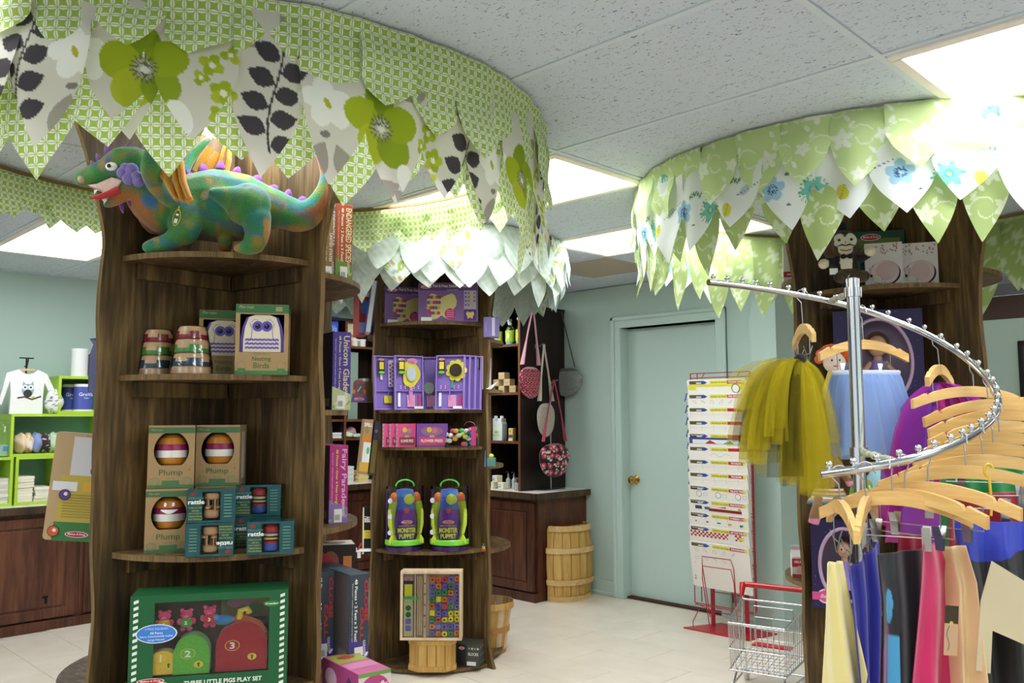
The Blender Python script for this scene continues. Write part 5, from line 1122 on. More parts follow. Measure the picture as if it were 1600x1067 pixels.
# upside-down game board pack leaning out of the far side shelf
tb = thing('magnet_game_pack', 'upside-down tan magnetic game pack leaning beside the trunk', 'toy box', (*PD(128, 833, 2.90)[:2], .945), YAW+.25)
Wd, Hd = .235, .355
MB().prism([(a, b2+Hd/2) for a, b2 in rrect(Wd, Hd, .012)], -.012, .012, '#b89a70', edge='#6b5c4c').build('pack', PRINT, tb, (0, 0, .004), (0, math.radians(5), 0))
p = PR(); z_ = lambda v: v-Hd/2
p.rect(.04, z_(.268), .17, .15, '#d2cfcf').rect(.02, z_(.11), .18, .21, '#c0a848').rect(.02, z_(.03), .19, .062, '#3f7a42').rect(.06, z_(.178), .12, .032, '#d8a83c').rect(-.055, z_(.178), .075, .03, '#e2e0e0')
for j in range(9): p.rect(.02, z_(.078+.009*j), .15, .0022, '#8c7a34')
brand_oval(p, .0, z_(.022), .036, .010)
for (a, b2, cc) in ((.045, .31, '#c8556c'), (.035, .232, '#3f7ac0'), (-.052, .150, '#5a4488'), (-.072, .03, '#c8602c')): p.oval(a, z_(b2), .018, .018, '#2c2428').oval(a, z_(b2), .016, .016, cc).oval(a+.003, z_(b2)+.003, .006, .006, '#f0d8d8')
p.text('Melissa & Doug', .02, z_(.346), .008, '#7a6242', rot=math.pi).b.build('print', PRINT, tb, (.0, -.0125, .004+Hd/2), (0, math.radians(5), 0))
sb = MB(); pb = PD(158, 608, 2.86)
t = thing('gift_bag', 'clear bag with violet contents at the trunk side', 'bag', (pb[0], pb[1], 1.44), YAW)
MB().prism([(-.03, 0), (.03, 0), (.032, .12), (.02, .165), (.03, .18), (-.03, .175), (-.018, .16), (-.032, .12)], -.02, .02, '#6b6a94').build('contents', CLOTH, t); MB().prism([(-.032, 0), (.032, 0), (.034, .12), (.022, .165), (.034, .185), (-.034, .18), (-.02, .16), (-.034, .12)], -.024, .024).build('film', FILM, t)
# ------------------------------------------------------------------ goods on the puppet tree stand
z2 = [PD(680, y, dd)[2] for y, dd in ((503, 4.73), (640, 4.73), (698, 4.73), (861, 4.70))]
def blob(p, cx, cz, s_, col, cols, cell):
    pts = [(-.9, .1), (-.7, .75), (-.2, .6), (0, .45), (.2, .6), (.7, .75), (.9, .1), (.55, -.3), (.6, -.8), (.2, -.7), (0, -.5), (-.2, -.7), (-.6, -.8), (-.55, -.3)]
    P = [(cx+a*s_, cz+b_*s_) for a, b_ in pts]; n = len(P)
    sm = []
    for i in range(n):
        (a, b_), (c, d_) = P[i], P[(i+1) % n]; sm += [(a*.75+c*.25, b_*.75+d_*.25), (a*.25+c*.75, b_*.25+d_*.75)]
    p.poly(sm, col)
    r = random.Random(5)
    if cell:
        for i in range(20):
            a = -.72+.3*(i % 5)*.5-.02*(i // 5); b_ = .5-.3*(i // 5); p.oval(cx+a*s_, cz+b_*s_, .10*s_, .10*s_, cols[i % len(cols)]); p.k -= 1
        p.k += 1
def sticker_box(label, x, dep, rz):
    w_, d, h = .33, .05, .215
    b_ = carton('sticker_kit', label, 'craft kit', setfront(x, 503, dep, z2[0], d, rz), rz, w_, d, h, '#7c5a94')
    p = PR(); p.rect(0, h*.40, w_, h*.2, '#5c3a74'); brand_oval(p, -w_*.37, h*.40, .03, .010)
    p.text('Peel & Press Sticker by Number', .025, h*.41, .022, '#d8c8a8', width=w_*.66, bold=.02).text('Sparkling Butterfly', .025, h*.31, .008, '#c8b8d8')
    blob(p, -.035, -.022, .098, '#cfc07c', ['#a8324a', '#4a5aa0', '#d8a83c', '#b83c7c'], True)
    p.oval(.012, -.065, .032, .032, '#b8286c', 8)
    for j in range(4): p.rect(.012, -.048-.011*j, .04, .003, '#e8a8c8')
    p.rect(.122, .012, .068, .105, '#a8a4b0')
    for j in range(14): p.oval(.098+.016*(j % 4), .05-.022*(j // 4), .006, .006, ('#4a6aa8', '#c84a6a', '#d8b83c', '#8c5aa8')[j % 4])
    p.rect(.122, -.072, .068, .062, '#4a2a7a'); blob(p, .122, -.072, .026, '#d8b85c', [], False); p.rect(-w_*.36, -h*.44, .06, .02, '#eceae4')
    p.on(b_, 'front', w_, d, h)
    q = PR(); q.text('Peel & Press', 0, .03, .018, '#d8c8a8', width=.10, rot=-math.pi/2); brand_oval(q, 0, .09, .02, .008); blob(q, 0, -.06, .02, '#d8b85c', [], False); q.on(b_, 'left', w_, d, h); return b_
sticker_box('purple butterfly sticker kit box at the front of the puppet stand', 700, 4.70, YAW+.02)
sticker_box('purple butterfly sticker kit box turned aside behind the first', 645, 4.86, YAW+.42)
PUR2 = '#9c82d0'
def tray(label, x, dep, rz, kind, lean=.06, w_=.165, h=.30):
    d = .022; P = PD(x, 638, dep)
    t = thing('craft_tray', label, 'craft kit', (P[0], P[1], z2[1]), rz, 'lilac craft trays')
    m = MB(); e = .007; m.box(0, d-.002, 0, w_, .003, h, '#8a70be')
    for sx in (-1, 1): m.box(sx*(w_/2-e/2), d/2, 0, e, d, h, PUR2, .001)
    for zz in (0, h-e): m.box(0, d/2, zz, w_-2*e, d, e, PUR2, .001)
    R = (-lean, 0, 0)
    if kind != 'edge':
        m.box(0, d/2, h*.34, w_-2*e, d*.9, .004, PUR2); m.box(.0, d/2, h*.18, .004, d*.9, h*.16, PUR2)
    m.build('tray', PRINT, t, rot=R)
    if kind == 'edge': return t
    p = PR(); y0 = .004
    p.rect(-w_*.28, h*.30, .036, .088, '#1c1a22').rect(-w_*.28, h*.31, .026, .04, '#e6d23c'); brand_oval(p, -w_*.28, h*.425, .017, .007); p.oval(-w_*.28, h*.185, .018, .008, '#7cc23c')
    p.rect(w_*.3, -h*.46, .05, .014, '#eceae4')
    p.b.build('card', PRINT, t, (0, y0-.004, h/2), R)
    m2 = MB()
    if kind == 'flower':
        for j in range(9):
            a = j*2*math.pi/9; m2.prism([(.035+.044*math.cos(a)+.017*math.cos(b_), h*.72+.044*math.sin(a)+.017*math.sin(b_)) for b_ in [q*math.pi/6 for q in range(12)]], .004, .010, '#dcd03c')
        m2.build('flower_mirror', PRINT, t, rot=R); MB().lathe([(0, 0), (.034, 0), (.036, .002)], 22).build('mirror', CHROME, t, (.035, .0035, h*.72), (math.pi/2, 0, 0))
        MB().box(.012, .008, h*.40, .012, .004, h*.16, '#3c9a6a').build('stem', PRINT, t, rot=R)
    elif kind == 'mirror':
        m2.prism([(.01+.05*math.cos(a)*(1+.15*math.cos(3*a)), h*.66+.075*math.sin(a)) for a in [q*math.pi/10 for q in range(20)]], .004, .010, '#dcd03c'); m2.prism([(.02+.03*math.cos(a), h*.90+.018*math.sin(a)) for a in [q*math.pi/8 for q in range(16)]], .004, .010, '#d88ab4'); m2.build('hand_mirror', PRINT, t, rot=R)
        MB().lathe([(0, 0), (.03, 0), (.032, .002)], 20, sq=(.85, 1.3)).build('mirror', CHROME, t, (.01, .0035, h*.66), (math.pi/2, 0, 0)); MB().box(.012, .008, h*.12, .018, .006, h*.36, '#d88ab4').build('handle', PRINT, t, rot=R)
    elif kind == 'heart':
        m2.prism([(.055*math.sin(a)**3, h*.40+.050*(13*math.cos(a)-5*math.cos(2*a)-2*math.cos(3*a)-math.cos(4*a))/16) for a in [q*math.pi/14 for q in range(28)]], .004, .010, '#a86aa8'); m2.build('heart_mirror', PRINT, t, rot=R); MB().lathe([(0, 0), (.028, 0), (.03, .002)], 20, sq=(1, 1.1)).build('mirror', CHROME, t, (0, .0035, h*.41), (math.pi/2, 0, 0))
    bt = MB()
    if kind == 'wand':
        bt.box(-.04, .010, h*.55, .014, .012, h*.38, '#f0eef0', .004).box(.02, .010, h*.42, .03, .010, h*.5, '#e8dcec', .004)
        for j in range(12): bt.ell((.012+.016*(j % 2), .004, h*.46+.02*j*.55), .005, 8, ('#4a3a8c', '#d04a7c')[j % 2], 6)
        bt.box(.0, .010, h*.12, .05, .010, h*.14, '#dcd03c', .004)
    else:
        bt.box(-w_*.34, .010, h*.05, .016, .012, h*.26, '#ecedf0', .004).box(w_*.36, .010, h*.05, .014, .012, h*.22, '#d0406c', .004).box(.012, .012, h*.05, .046, .008, h*.22, '#e49cc0', .002)
    bt.build('bottles', GLOSS, t, rot=R)
    gem = PR()
    for j in range(24):
        if kind == 'wand': break
        gem.oval(-w_*.30+.0085*(j % 6)+(.075 if j >= 12 else 0), -h*.07-.011*((j % 12)//6), .003, .003, ('#e6dcf0', '#c83c6c', '#6a5ab0')[j % 3]); gem.k -= 1
    if kind != 'wand': gem.b.build('gems', PRINT, t, (0, .006, h/2), R)
    return t
tray('lilac craft tray with white wand against the trunk panel', 608, 4.74, YAW+.62, 'wand')
tray('lilac craft tray with yellow hand mirror and pink handle', 640, 4.72, YAW+.42, 'mirror')
tray('lilac craft tray with heart mirror behind the flower tray', 670, 4.84, YAW+.1, 'heart', .03)
tray('lilac craft tray with yellow flower mirror', 702, 4.69, YAW-.22, 'flower')
for j in range(3): tray('lilac craft tray stacked edge-on behind the flower mirror tray', 710+9*j, 4.72+.028*j, YAW-.26, 'edge', w_=.17)
PK = '#d84a84'
def press(label, x, dep, rz, col, title, w_=.11, d=.028, h=.127, spine='#e8a8c4'):
    b_ = carton('flower_press_box', label, 'craft kit', setfront(x, 697, dep, z2[2], d, rz), rz, w_, d, h, col)
    p = PR(); p.oval(0, .022, w_*.36, h*.2, '#8c6a74').oval(-.015, .03, .014, .014, '#d8b04a').oval(.015, .026, .016, .014, '#c86a8c').rect(0, -.032, w_*.86, h*.36, '#7a3a4c' if col == PK else '#b84a74').text(title, 0, -.030, .016, '#f0e0c0', width=w_*.7, bold=.02); brand_oval(p, 0, -.006, .014, .005); p.on(b_, 'front', w_, d, h)
    q = PR(); q.rect(0, 0, d*.86, h*.98, spine); brand_oval(q, 0, 0, .010, .007)
    for j in (-2, -1, 1, 2): q.oval(0, j*.022, .004, .006, '#a83c6c', 6)
    q.on(b_, 'left', w_, d, h); return b_
for j, x in enumerate((609, 619, 630)): press(('pink flower press box against the trunk panel', 'pink flower press box in the middle of the row', 'pink flower press box with its front showing')[j], x+6, 4.70+.012*(2-j), YAW+.62, PK, 'FLOWER PRESS')
press('purple flower press box beside the pink ones', 675, 4.72, YAW+.05, '#7a4a9c', 'FLOWER PRESS', w_=.17)
P = PD(722, 697, 4.65); t = thing('bead_pack', 'clear pack of bright beaded bracelets on the puppet stand', 'craft kit', (P[0], P[1], z2[2]), YAW-.15)
r = random.Random(3)
for j in range(22):
    MB().ell((r.uniform(-.075, .075), r.uniform(-.02, .02), r.uniform(.012, .10)), (.016, .012, .013), 10, ['#e6b83c', '#4ab86a', '#f0efe8', '#e0603c', '#4a8ad0', '#d04a8c', '#c8e04a', '#f4f0e8'][j % 8], 7).build('bead', GLOSS, t)
MB().prism([(-.09, 0), (.09, 0), (.085, .115), (-.07, .115)], -.032, .032).build('film', FILM, t); MB().tube([(.04+.03*math.cos(a), 0, .115+.022*math.sin(a)) for a in [q*math.pi/8 for q in range(9)]], .003, 6, '#6a2a4a').build('handle', GLOSS, t)
PR().rect(.07, .06, .025, .10, '#b83c7c').b.build('side_card', PRINT, t, (0, -.033, 0))
def puppet(label, x, dep, rz):
    P = PD(x, 858, dep); t = thing('puppet_pack', label, 'toy', (P[0], P[1], z2[3]), rz, 'boxed monster puppets'); h = .345
    m = MB(); m.lathe([(0, .02), (.060, .02), (.066, .06), (.066, .16), (.058, .22), (.056, .29), (.044, .325), (0, .332)], 18, cols=['#3c4a9c', '#3c4a9c', '#4a2f8c', '#6a2a8c', '#3f5fb0', '#3f6ab8', '#3f6ab8']); m.build('puppet_body', PLUSH, t)
    MB().ell((.014, -.052, .275), (.030, .020, .029), 16, '#c8d83c').build('nose', PLUSH, t, label='round lime nose')
    hr = MB()
    for sx in (-1, 1): hr.ell((sx*.062, -.01, .275), (.024, .026, .036), 12, '#e0722c')
    hr.build('hair', PLUSH, t, label='orange fuzzy hair')
    ms = MB().ell((.0, -.056, .215), (.014, .012, .014), 10, '#d0483c').build('tongue', PLUSH, t)
    for sx in (-1, 1):
        a = MB(); a.tube([(sx*.068, -.02, .26), (sx*.078, -.03, .20), (sx*.080, -.035, .14), (sx*.070, -.045, .09)], [.022, .021, .018, .014], 10, '#bcd232')
        for q in range(4): a.tube([(sx*.070, -.045, .09), (sx*(.070-.012+.010*q), -.056, .06), (sx*(.066-.018+.014*q), -.058, .04)], [.008, .0075, .006], 7, '#bcd232')
        a.build('arm', PLUSH, t)
    lb = PR(); brand_oval(lb, .0, .155, .032, .010); lb.text('MAKE YOUR OWN', 0, .135, .010, '#d88a3c', width=.085, bold=.03).text('MONSTER', 0, .112, .028, '#e0dc3c', width=.10, bold=.05).text('PUPPET', 0, .080, .026, '#e0dc3c', width=.085, bold=.05).b.build('title_print', PRINT, t, (0, -.0675, 0))
    MB().lathe([(.104, .0), (.104, h), (.08, h), (.0, h)], 26, sq=(1, .78)).build('clear_tube', GLASS, t); MB().lathe([(.104, .03), (.108, .034), (.108, .055), (.104, .06)], 26, '#7cd83c', sq=(1, .78), caps=False).build('green_band', GLOSS, t)
    MB().lathe([(0, .001), (.102, .001), (.102, .02), (0, .02)], 26, '#5a2a80', sq=(1, .78)).build('base_card', PRINT, t); MB().lathe([(.103, .02), (.103, h-.02)], 5, '#6a3a94', a0=2.75, a1=3.45, sq=(1, .78)).build('side_card', PRINT, t)
    MB().tube([(.05*math.cos(a), 0, h+.032*math.sin(a)) for a in [q*math.pi/12 for q in range(13)]], .005, 8, '#5cc84a').build('handle', GLOSS, t)
    sp = PR()
    for q in range(3): sp.oval(-.088, .10+.085*q, .014, .014, '#d8d4e4')
    sp.b.build('badges', PRINT, t, (0, -.05, 0)); return t
puppet('monster puppet pack in a clear tube against the trunk panel', 632, 4.76, YAW+.3); puppet('monster puppet pack in a clear tube facing straight out', 702, 4.76, YAW+.0)
# bead set on a small planter, box of cards
P = PD(674, 1046, 4.60); t = thing('planter_basket', 'small half-octagon pine planter under the bead set', 'basket', (P[0], P[1], .025), YAW); hp = .168
oc = [(-.118, 0), (-.118, -.03), (-.07, -.075), (.07, -.075), (.118, -.03), (.118, 0), (.118, .05), (-.118, .05)]; oc = [(a, b_+.08) for a, b_ in oc]
m = MB(); m.slab(oc, 0, .012); m.build('base', PINE, t)
pts = oc[:6]
for (a, b_), (c, d_) in zip(pts[:-1], pts[1:]):
    L_ = math.hypot(c-a, d_-b_); n = 3 if L_ > .1 else 1; an = math.atan2(d_-b_, c-a)
    for q in range(n):
        f_ = (q+.5)/n; MB().box(0, 0, .002, L_/n-.003, .008, hp-.004, b=.001).build('slat', PINE, t, (a+(c-a)*f_, b_+(d_-b_)*f_, 0), an)
    for zz in (.004, hp-.03): MB().box(0, -.006, zz, L_+.004, .006, .026, b=.001).build('band', PINE, t, ((a+c)/2, (b_+d_)/2, 0), an)
MB().slab([(a*.98, b_*.98) for a, b_ in oc], hp-.008, hp-.002).build('lid', PINE, t)
w_, d, h = .325, .045, .355; P = PD(673, 1000, 4.585)
bs = thing('bead_set', 'wooden framed box of bright lacing beads', 'toy', (P[0], P[1], .025+hp), YAW-.03)
m = MB()
for sx in (-1, 1): m.box(sx*(w_/2-.007), d/2, 0, .014, d, h, b=.001)
for zz in (0, h-.014): m.box(0, d/2, zz, w_-.028, d, .014, b=.001)
m.box(-w_*.10, d/2, .014, .014, d*.8, h-.028); m.box(-w_*.26, d/2, .014, .006, d*.6, h-.028); m.build('frame', PALEW, bs)
MB().box(0, d/2+.05, 0, w_-.004, .045, h-.002).build('rear_tray', PALEW, bs, (0, 0, 0))
MB().box(0, d-.004, .014, w_-.028, .006, h-.028, '#d8ccc0').build('back_panel', PRINT, bs)
dw = MB()
for q in range(3): dw.tube([(-w_*.22+.010*q, .018, .02), (-w_*.22+.010*q, .018, h-.03)], .004, 7)
dw.build('dowels', PALEW, bs)
hl = PR()
for q in range(5): hl.oval(-w_*.10, h*.20+h*.155*q, .004, .004, '#2c2420', 10)
hl.b.build('holes', PRINT, bs, (0, d*.1-.0002, 0))
cards = ['#e87838', '#f0e040', '#d84a5a', '#6a68c8', '#7a78d0', '#3c9a62', '#ec8440']; r = random.Random(11); sq = .0325
for i in range(5):
    for j in range(9):
        x = -w_*.045+.020+i*sq; z = .034+j*.0345+r.uniform(-.004, .004); c = cards[r.randrange(7)]
        b_ = MB()
        if r.random() < .35: b_.box(0, 0, -.015, .029, .020, .030, c, .003)
        else: b_.lathe([(.005, -.010), (.013, -.010), (.0155, -.007), (.0155, .007), (.013, .010), (.005, .010)], 14, c); b_ = b_
        b_.build('bead', GLOSS, bs, (x, .020, z), (0, 0, 0) if len(b_.v) < 30 else (math.pi/2, 0, 0))
        if r.random() < .8: MB().lathe([(0, 0), (.0055, 0)], 10, '#4a3018').build('bead_hole', MATTE, bs, (x, .0093, z), (math.pi/2, 0, 0))
p = PR(); p.rect(-w_*.37, h*.70, .052, .11, '#26303c').rect(-w_*.37, h*.70, .042, .075, '#e0d83c').oval(-w_*.33, h*.60, .045, .012, '#4aa86a').rect(-w_*.37, h*.32, .046, .19, '#c8c48c')
brand_oval(p, -w_*.37, h*.88, .022, .008)
for q, c in enumerate(('#2f6a4c', '#2f6a4c', '#7a6ac0', '#7a6ac0')):
    (p.oval(-w_*.37, h*.46-.034*q, .0145, .0145, c) if q < 2 else p.rect(-w_*.37, h*.46-.034*q, .029, .029, c))
p.b.build('title_card', PRINT, bs, (0, .010, 0))
MB().add([(-w_/2+.01, .002, .01), (w_/2-.01, .002, .01), (w_/2-.01, .002, h-.01), (-w_/2+.01, .002, h-.01)], [(0, 1, 2, 3)]).build('clear_lid', GLASS, bs)
b_ = carton('card_box', 'dark patterned box of blocks beside the planter', 'toy box', setfront(731, 1040, 4.70, .025, .10, YAW-.25), YAW-.25, .13, .10, .125, '#3c3a34')
p = PR(); p.rect(-.035, 0, .045, .11, '#1c1c1e').rect(.03, .0, .065, .11, '#4a4a46').text('BLOCKS', .03, .006, .016, '#e6e6e0', width=.056, bold=.02).rect(.02, -.043, .05, .02, '#eceae4'); brand_oval(p, -.035, .035, .016, .008)
for q in range(4): p.oval(.008+.016*q, .035, .006, .006, ('#8c9a6a', '#c8c4a8')[q % 2], 8)
p.on(b_, 'front', .13, .10, .125); q = PR()
for j in range(9): q.oval(-.03+.03*(j % 3), .04-.04*(j // 3), .010, .008, '#6a7a5c', 8)
q.on(b_, 'right', .13, .10, .125)
# ------------------------------------------------------------------ side shelves of the puppet stand
def at2(x, dep): p = PD(x, 600, dep); return p[0], p[1]
b_ = carton('puzzle_carton', 'red and blue puzzle carton behind the blue binder', 'toy box', (*at2(563, 5.0), 1.83), YAW+.35, .06, .20, .26, '#b03a34')
PR().oval(0, .03, .022, .04, '#4a78b8').rect(0, -.09, .06, .06, '#8c9ac8').rect(0, .10, .05, .02, '#e6dcd0').on(b_, 'front', .06, .20, .26)
t = thing('ring_binder', 'blue binder with white pages leaning on the high side shelf', 'binder', (*at2(573, 4.84), 1.83), YAW+.2); 
for y, c, nm in ((-.016, '#3a4a9c', 'cover'), (.016, '#3a4a9c', 'cover'), (0, '#d8d8d4', 'pages')): MB().box(y, 0, 0, .005 if nm == 'cover' else .024, .20, .29, c, .001).build(nm, PRINT, t, rot=(0, .12, 0))
t = thing('toy_truck_pack', 'orange and purple packaged toy truck on the side shelf', 'toy', (*at2(561, 4.86), 1.44), YAW+.3)
MB().prism([(-.042, 0), (.042, 0), (.040, .045), (.03, .055), (.028, .115), (.012, .125), (-.018, .125), (-.03, .11), (-.032, .055)], -.02, .02, '#8c3a34').build('truck', GLOSS, t); p = PR(); p.rect(0, .075, .034, .05, '#5c5a60').line([(-.01, .06), (.01, .09)], .005, '#c8d0d4').rect(0, .018, .082, .034, '#5a4a9c').oval(-.03, .06, .008, .012, '#d8722c').oval(.03, .06, .008, .012, '#d8722c'); brand_oval(p, 0, .018, .028, .009); p.b.build('print', PRINT, t, (0, -.0205, 0))
t = thing('toy_can', 'brown cylindrical tub behind the toy truck', 'tub', (*at2(574, 4.98), 1.44), 0); MB().lathe([(0, 0), (.05, 0), (.05, .125)], 22, '#7a6248').build('tub', PRINT, t); MB().lathe([(.052, .12), (.052, .138), (0, .138)], 22, '#b0aca4').build('lid', WIRE, t)
b_ = carton('spelling_game', 'tan spelling game carton leaning on the side shelf', 'toy box', (*at2(567, 4.80), 1.045), YAW+.25, .05, .17, .30, '#a8845c'); b_.rotation_euler = (0, .10, YAW+.25)
PR().text('SPELL', 0, .12, .02, '#e6e6ee', width=.044, bold=.03).oval(-.005, .09, .012, .018, '#8c7a4c').rect(0, .045, .05, .03, '#c87c24').rect(.005, -.03, .04, .11, '#dcdad8').oval(.012, -.02, .008, .02, '#4ab86a').rect(0, -.11, .05, .05, '#d0a040').on(b_, 'front', .05, .17, .30)
b_ = carton('activity_book', 'navy and olive activity book beside the spelling game', 'book', (*at2(580, 4.84), 1.045), YAW+.25, .028, .18, .29, '#26304a'); b_.rotation_euler = (0, .10, YAW+.25)
PR().rect(0, -.05, .028, .18, '#6a5c24').oval(0, .09, .01, .01, '#7a5a6a').on(b_, 'front', .028, .18, .29)
b_ = carton('spelling_game', 'black and yellow boxed magnet game standing on the low side shelf', 'toy box', (*at2(578, 4.84), .60), YAW+.1, .06, .03, .255, '#18161a')
PR().rect(-.026, 0, .008, .255, '#e0d8b0').rect(.004, -.02, .052, .045, '#e0cc2c').text('Magnet', .004, -.010, .012, '#b8502c', width=.04).text('Rules', .004, -.028, .010, '#3a8ab0', width=.03).text('A&8', .004, .062, .05, '#f0f0f4', width=.034, rot=-math.pi/2, bold=.04).on(b_, 'front', .06, .03, .255)
t = thing('toy_plane', 'white wooden toy plane with red tips on the low side shelf', 'toy', (*at2(556, 4.72), .60), YAW+.15); zz = .016
MB().box(0, 0, zz+.014, .21, .05, .012, '#f0eeec', .004).build('wing', GLOSS, t, (-.01, 0, 0)); MB().tube([(0, .07, zz+.02), (0, 0, zz+.024), (0, -.06, zz+.02)], [.012, .02, .014], 12, '#e6e6ea').build('fuselage', GLOSS, t); MB().ell((0, -.01, zz+.046), (.012, .02, .014), 12, '#8cb4d8').build('canopy_dome', GLOSS, t)
for sx in (-1, 1): MB().tube([(sx*.022, -.02, zz+.02), (sx*.042, -.01, zz+.06)], .005, 8, '#b8283c').build('tail_fin', GLOSS, t); MB().lathe([(0, 0), (.010, 0), (.010, .03), (0, .03)], 10, '#e0e0e4', (sx*.03, -.03, 0)).build('engine', GLOSS, t)
b_ = carton('jewel_box', 'lilac gift carton on the right high side shelf', 'toy box', (*at2(768, 4.80), 1.80), YAW-.2, .07, .10, .112, '#8c7cb8'); PR().rect(.022, 0, .016, .10, '#d8d4ea').line([(-.02, -.03), (-.02, .03)], .004, '#b0a4d4').on(b_, 'front', .07, .10, .112)
b_ = carton('picture_book', 'grey and red picture book on the right side shelf', 'book', (*at2(757, 4.86), 1.51), YAW-.3, .03, .15, .185, '#c8c4c0'); PR().rect(0, .02, .02, .12, '#3a3a40').rect(0, -.06, .024, .03, '#b83a3c').on(b_, 'front', .03, .15, .185)
t = thing('paper_sign', 'small folded white sign on the right side shelf', 'sign', (*at2(768, 4.78), 1.51), YAW); MB().prism([(-.03, 0), (.03, .04), (.032, .038), (0, .0)], -.02, .02, '#ecebe6').build('sign_card', PRINT, t)
t = thing('toy_pack', 'small teal toy pack with yellow top on the right side shelf', 'toy', (*at2(767, 4.80), 1.08), YAW-.1); MB().box(0, 0, 0, .05, .05, .05, '#5c8c80', .004).build('pack', PRINT, t); MB().ell((0, 0, .058), (.018, .018, .014), 12, '#d8c84a').build('knob', GLOSS, t); MB().prism([(-.035, 0), (-.03, .09), (-.02, .09), (-.027, 0)], -.02, .02, '#4a88c8').build('side_card', PRINT, t)
t = thing('toy_cone', 'tiny rainbow stacking cone on the right low shelf', 'toy', (*at2(757, 4.80), .62), YAW); MB().lathe([(0, 0), (.018, 0), (.018, .012), (.014, .013), (.014, .026), (.010, .027), (.009, .04), (0, .052)], 14, cols=['#c83c3c', '#c83c3c', '#d8b83c', '#d8b83c', '#3c7ac8', '#3c7ac8', '#4aa84a']).build('rings', GLOSS, t)
# ------------------------------------------------------------------ baskets on the floor
def bushel(label, loc, r0_, r1, h, n=18, band='#b07a3c'):
    t = thing('bushel_basket', label, 'basket', loc)
    for q in range(n):
        a0 = 2*math.pi*q/n+.01; a1 = 2*math.pi*(q+1)/n-.012
        MB().lathe([(r0_, .004), (r0_+(r1-r0_)*.5, h*.5), (r1, h)], 3, '#ffffff', a0=a0, a1=a1).lathe([(r0_-.003, .004), (r0_+(r1-r0_)*.5-.003, h*.5), (r1-.003, h)], 3, '#ffffff', a0=a0, a1=a1).build('stave', PALEW if q % 2 else PINE, t)
    for z_, hh, rr in ((h-.035, .036, r1+.003), (h*.42, .03, r0_+(r1-r0_)*.45+.004), (0, .02, r0_+.002)):
        MB().lathe([(rr-.001, z_), (rr+.004, z_), (rr+.004, z_+hh), (rr-.001, z_+hh), (rr-.001, z_)], 32, band, caps=False).build('hoop', PINE if z_ > h*.5 else flat_mat('band_wood', band, .6), t)
    MB().lathe([(0, .005), (r0_, .005)], 24).build('bottom', PINE, t)
    return t
P = PZ(757, 1018, 0); bushel('tall slatted bushel basket beside the puppet stand', (P[0]+.01, P[1]+.03, 0), .09, .135, .29)
P = PZ(538, 1022, 0); bushel('low slatted basket behind the slate puzzle boxes', (P[0], P[1], 0), .13, .15, .17)
# ------------------------------------------------------------------ half barrel against the cabinet side
bx0, yA, yB = -4.36, 4.73, 5.17; hB = PD(850, 822, 6.43)[2]; yc = (yA+yB)/2; RB = (yB-yA)/2
t = thing('half_barrel', 'half-round pine barrel standing against the cherry cabinet', 'barrel', (bx0, yc, 0))
def br(z): return 1+.15*math.sin(math.pi*z/hB)-.10
nst = 9
for q in range(nst):
    a0 = -math.pi/2+math.pi*q/nst+.012; a1 = -math.pi/2+math.pi*(q+1)/nst-.012; m = MB(); zs = [hB*i/10 for i in range(11)]
    m.lathe([(RB*br(z), z) for z in zs]+[(RB*br(hB)-.016, hB)]+[(RB*br(z)-.016, z) for z in zs[::-1]], 4, a0=a0, a1=a1, sq=(.72, 1)); m.build('stave', PINE, t)
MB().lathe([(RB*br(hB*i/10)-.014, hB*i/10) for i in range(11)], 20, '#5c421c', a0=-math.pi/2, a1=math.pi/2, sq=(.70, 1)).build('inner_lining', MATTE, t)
for z0 in (.0, hB*.22, hB*.64, hB-.04):
    m = MB(); m.lathe([(RB*br(z0)+.001, z0), (RB*br(z0)+.009, z0), (RB*br(z0+.035)+.009, z0+.038), (RB*br(z0+.035)-.001, z0+.038)], 22, a0=-math.pi/2, a1=math.pi/2, sq=(.76, 1.0)); m.build('hoop', wood_mat('hoop_wood', '#c0965a', '#d4ad70', '#e2c48c', (6, 6, 6), .5), t)
MB().box(.004, 0, .0, .014, 2*RB*.98, hB-.02).build('back_board', PINE, t); MB().slab([(.6*RB*math.cos(a), .9*RB*math.sin(a)) for a in [-math.pi/2+math.pi*i/12 for i in range(13)]], .03, .04).build('bottom', PINE, t)
# ------------------------------------------------------------------ hanging shoulder bags
def bag_mesh(W_, H_, th, fn, nr=44, na=120, notch=.0):
    P, C2_ = [], []
    for sd in (-1, 1):
        for i in range(nr+1):
            f_ = i/nr
            for j in range(na):
                a = 2*math.pi*j/na; ca, sa = math.cos(a), math.sin(a)
                x = W_/2*math.copysign(abs(ca)**(.7 if sa > 0 else .95), ca); z = (H_/2)*math.copysign(abs(sa)**(.6 if sa > 0 else .95), sa)
                if sa > 0: x *= 1-.22*sa; z *= .62
                P.append((x*f_, sd*th/2*math.sqrt(max(0, 1-f_**2.2))*(1+.06*math.sin(a*5)*f_), z*f_))
    P = np.array(P); Fq = gridfaces(nr+1, na, True); n1 = (nr+1)*na; Fq = np.concatenate([Fq, Fq[:, ::-1]+n1]); c = fn(P[:, 0], P[:, 2]); return fast_mesh('pouch', P, Fq, c)
def f_red(s, h):
    col = np.empty((len(s), 3)); col[:] = lin('#a3173a')
    for i in range(-8, 9):
        for j in range(-8, 9):
            cx, cy = i*.036+(.018 if j % 2 else 0), j*.032; d = np.hypot(s-cx, h-cy); t_ = np.arctan2(h-cy, s-cx); paint(col, (np.abs(d-(.006+.0018*(t_+3.14))) < .0014), '#e8c4cc')
    paint(col, h > .075, '#dfa8b4'); return col
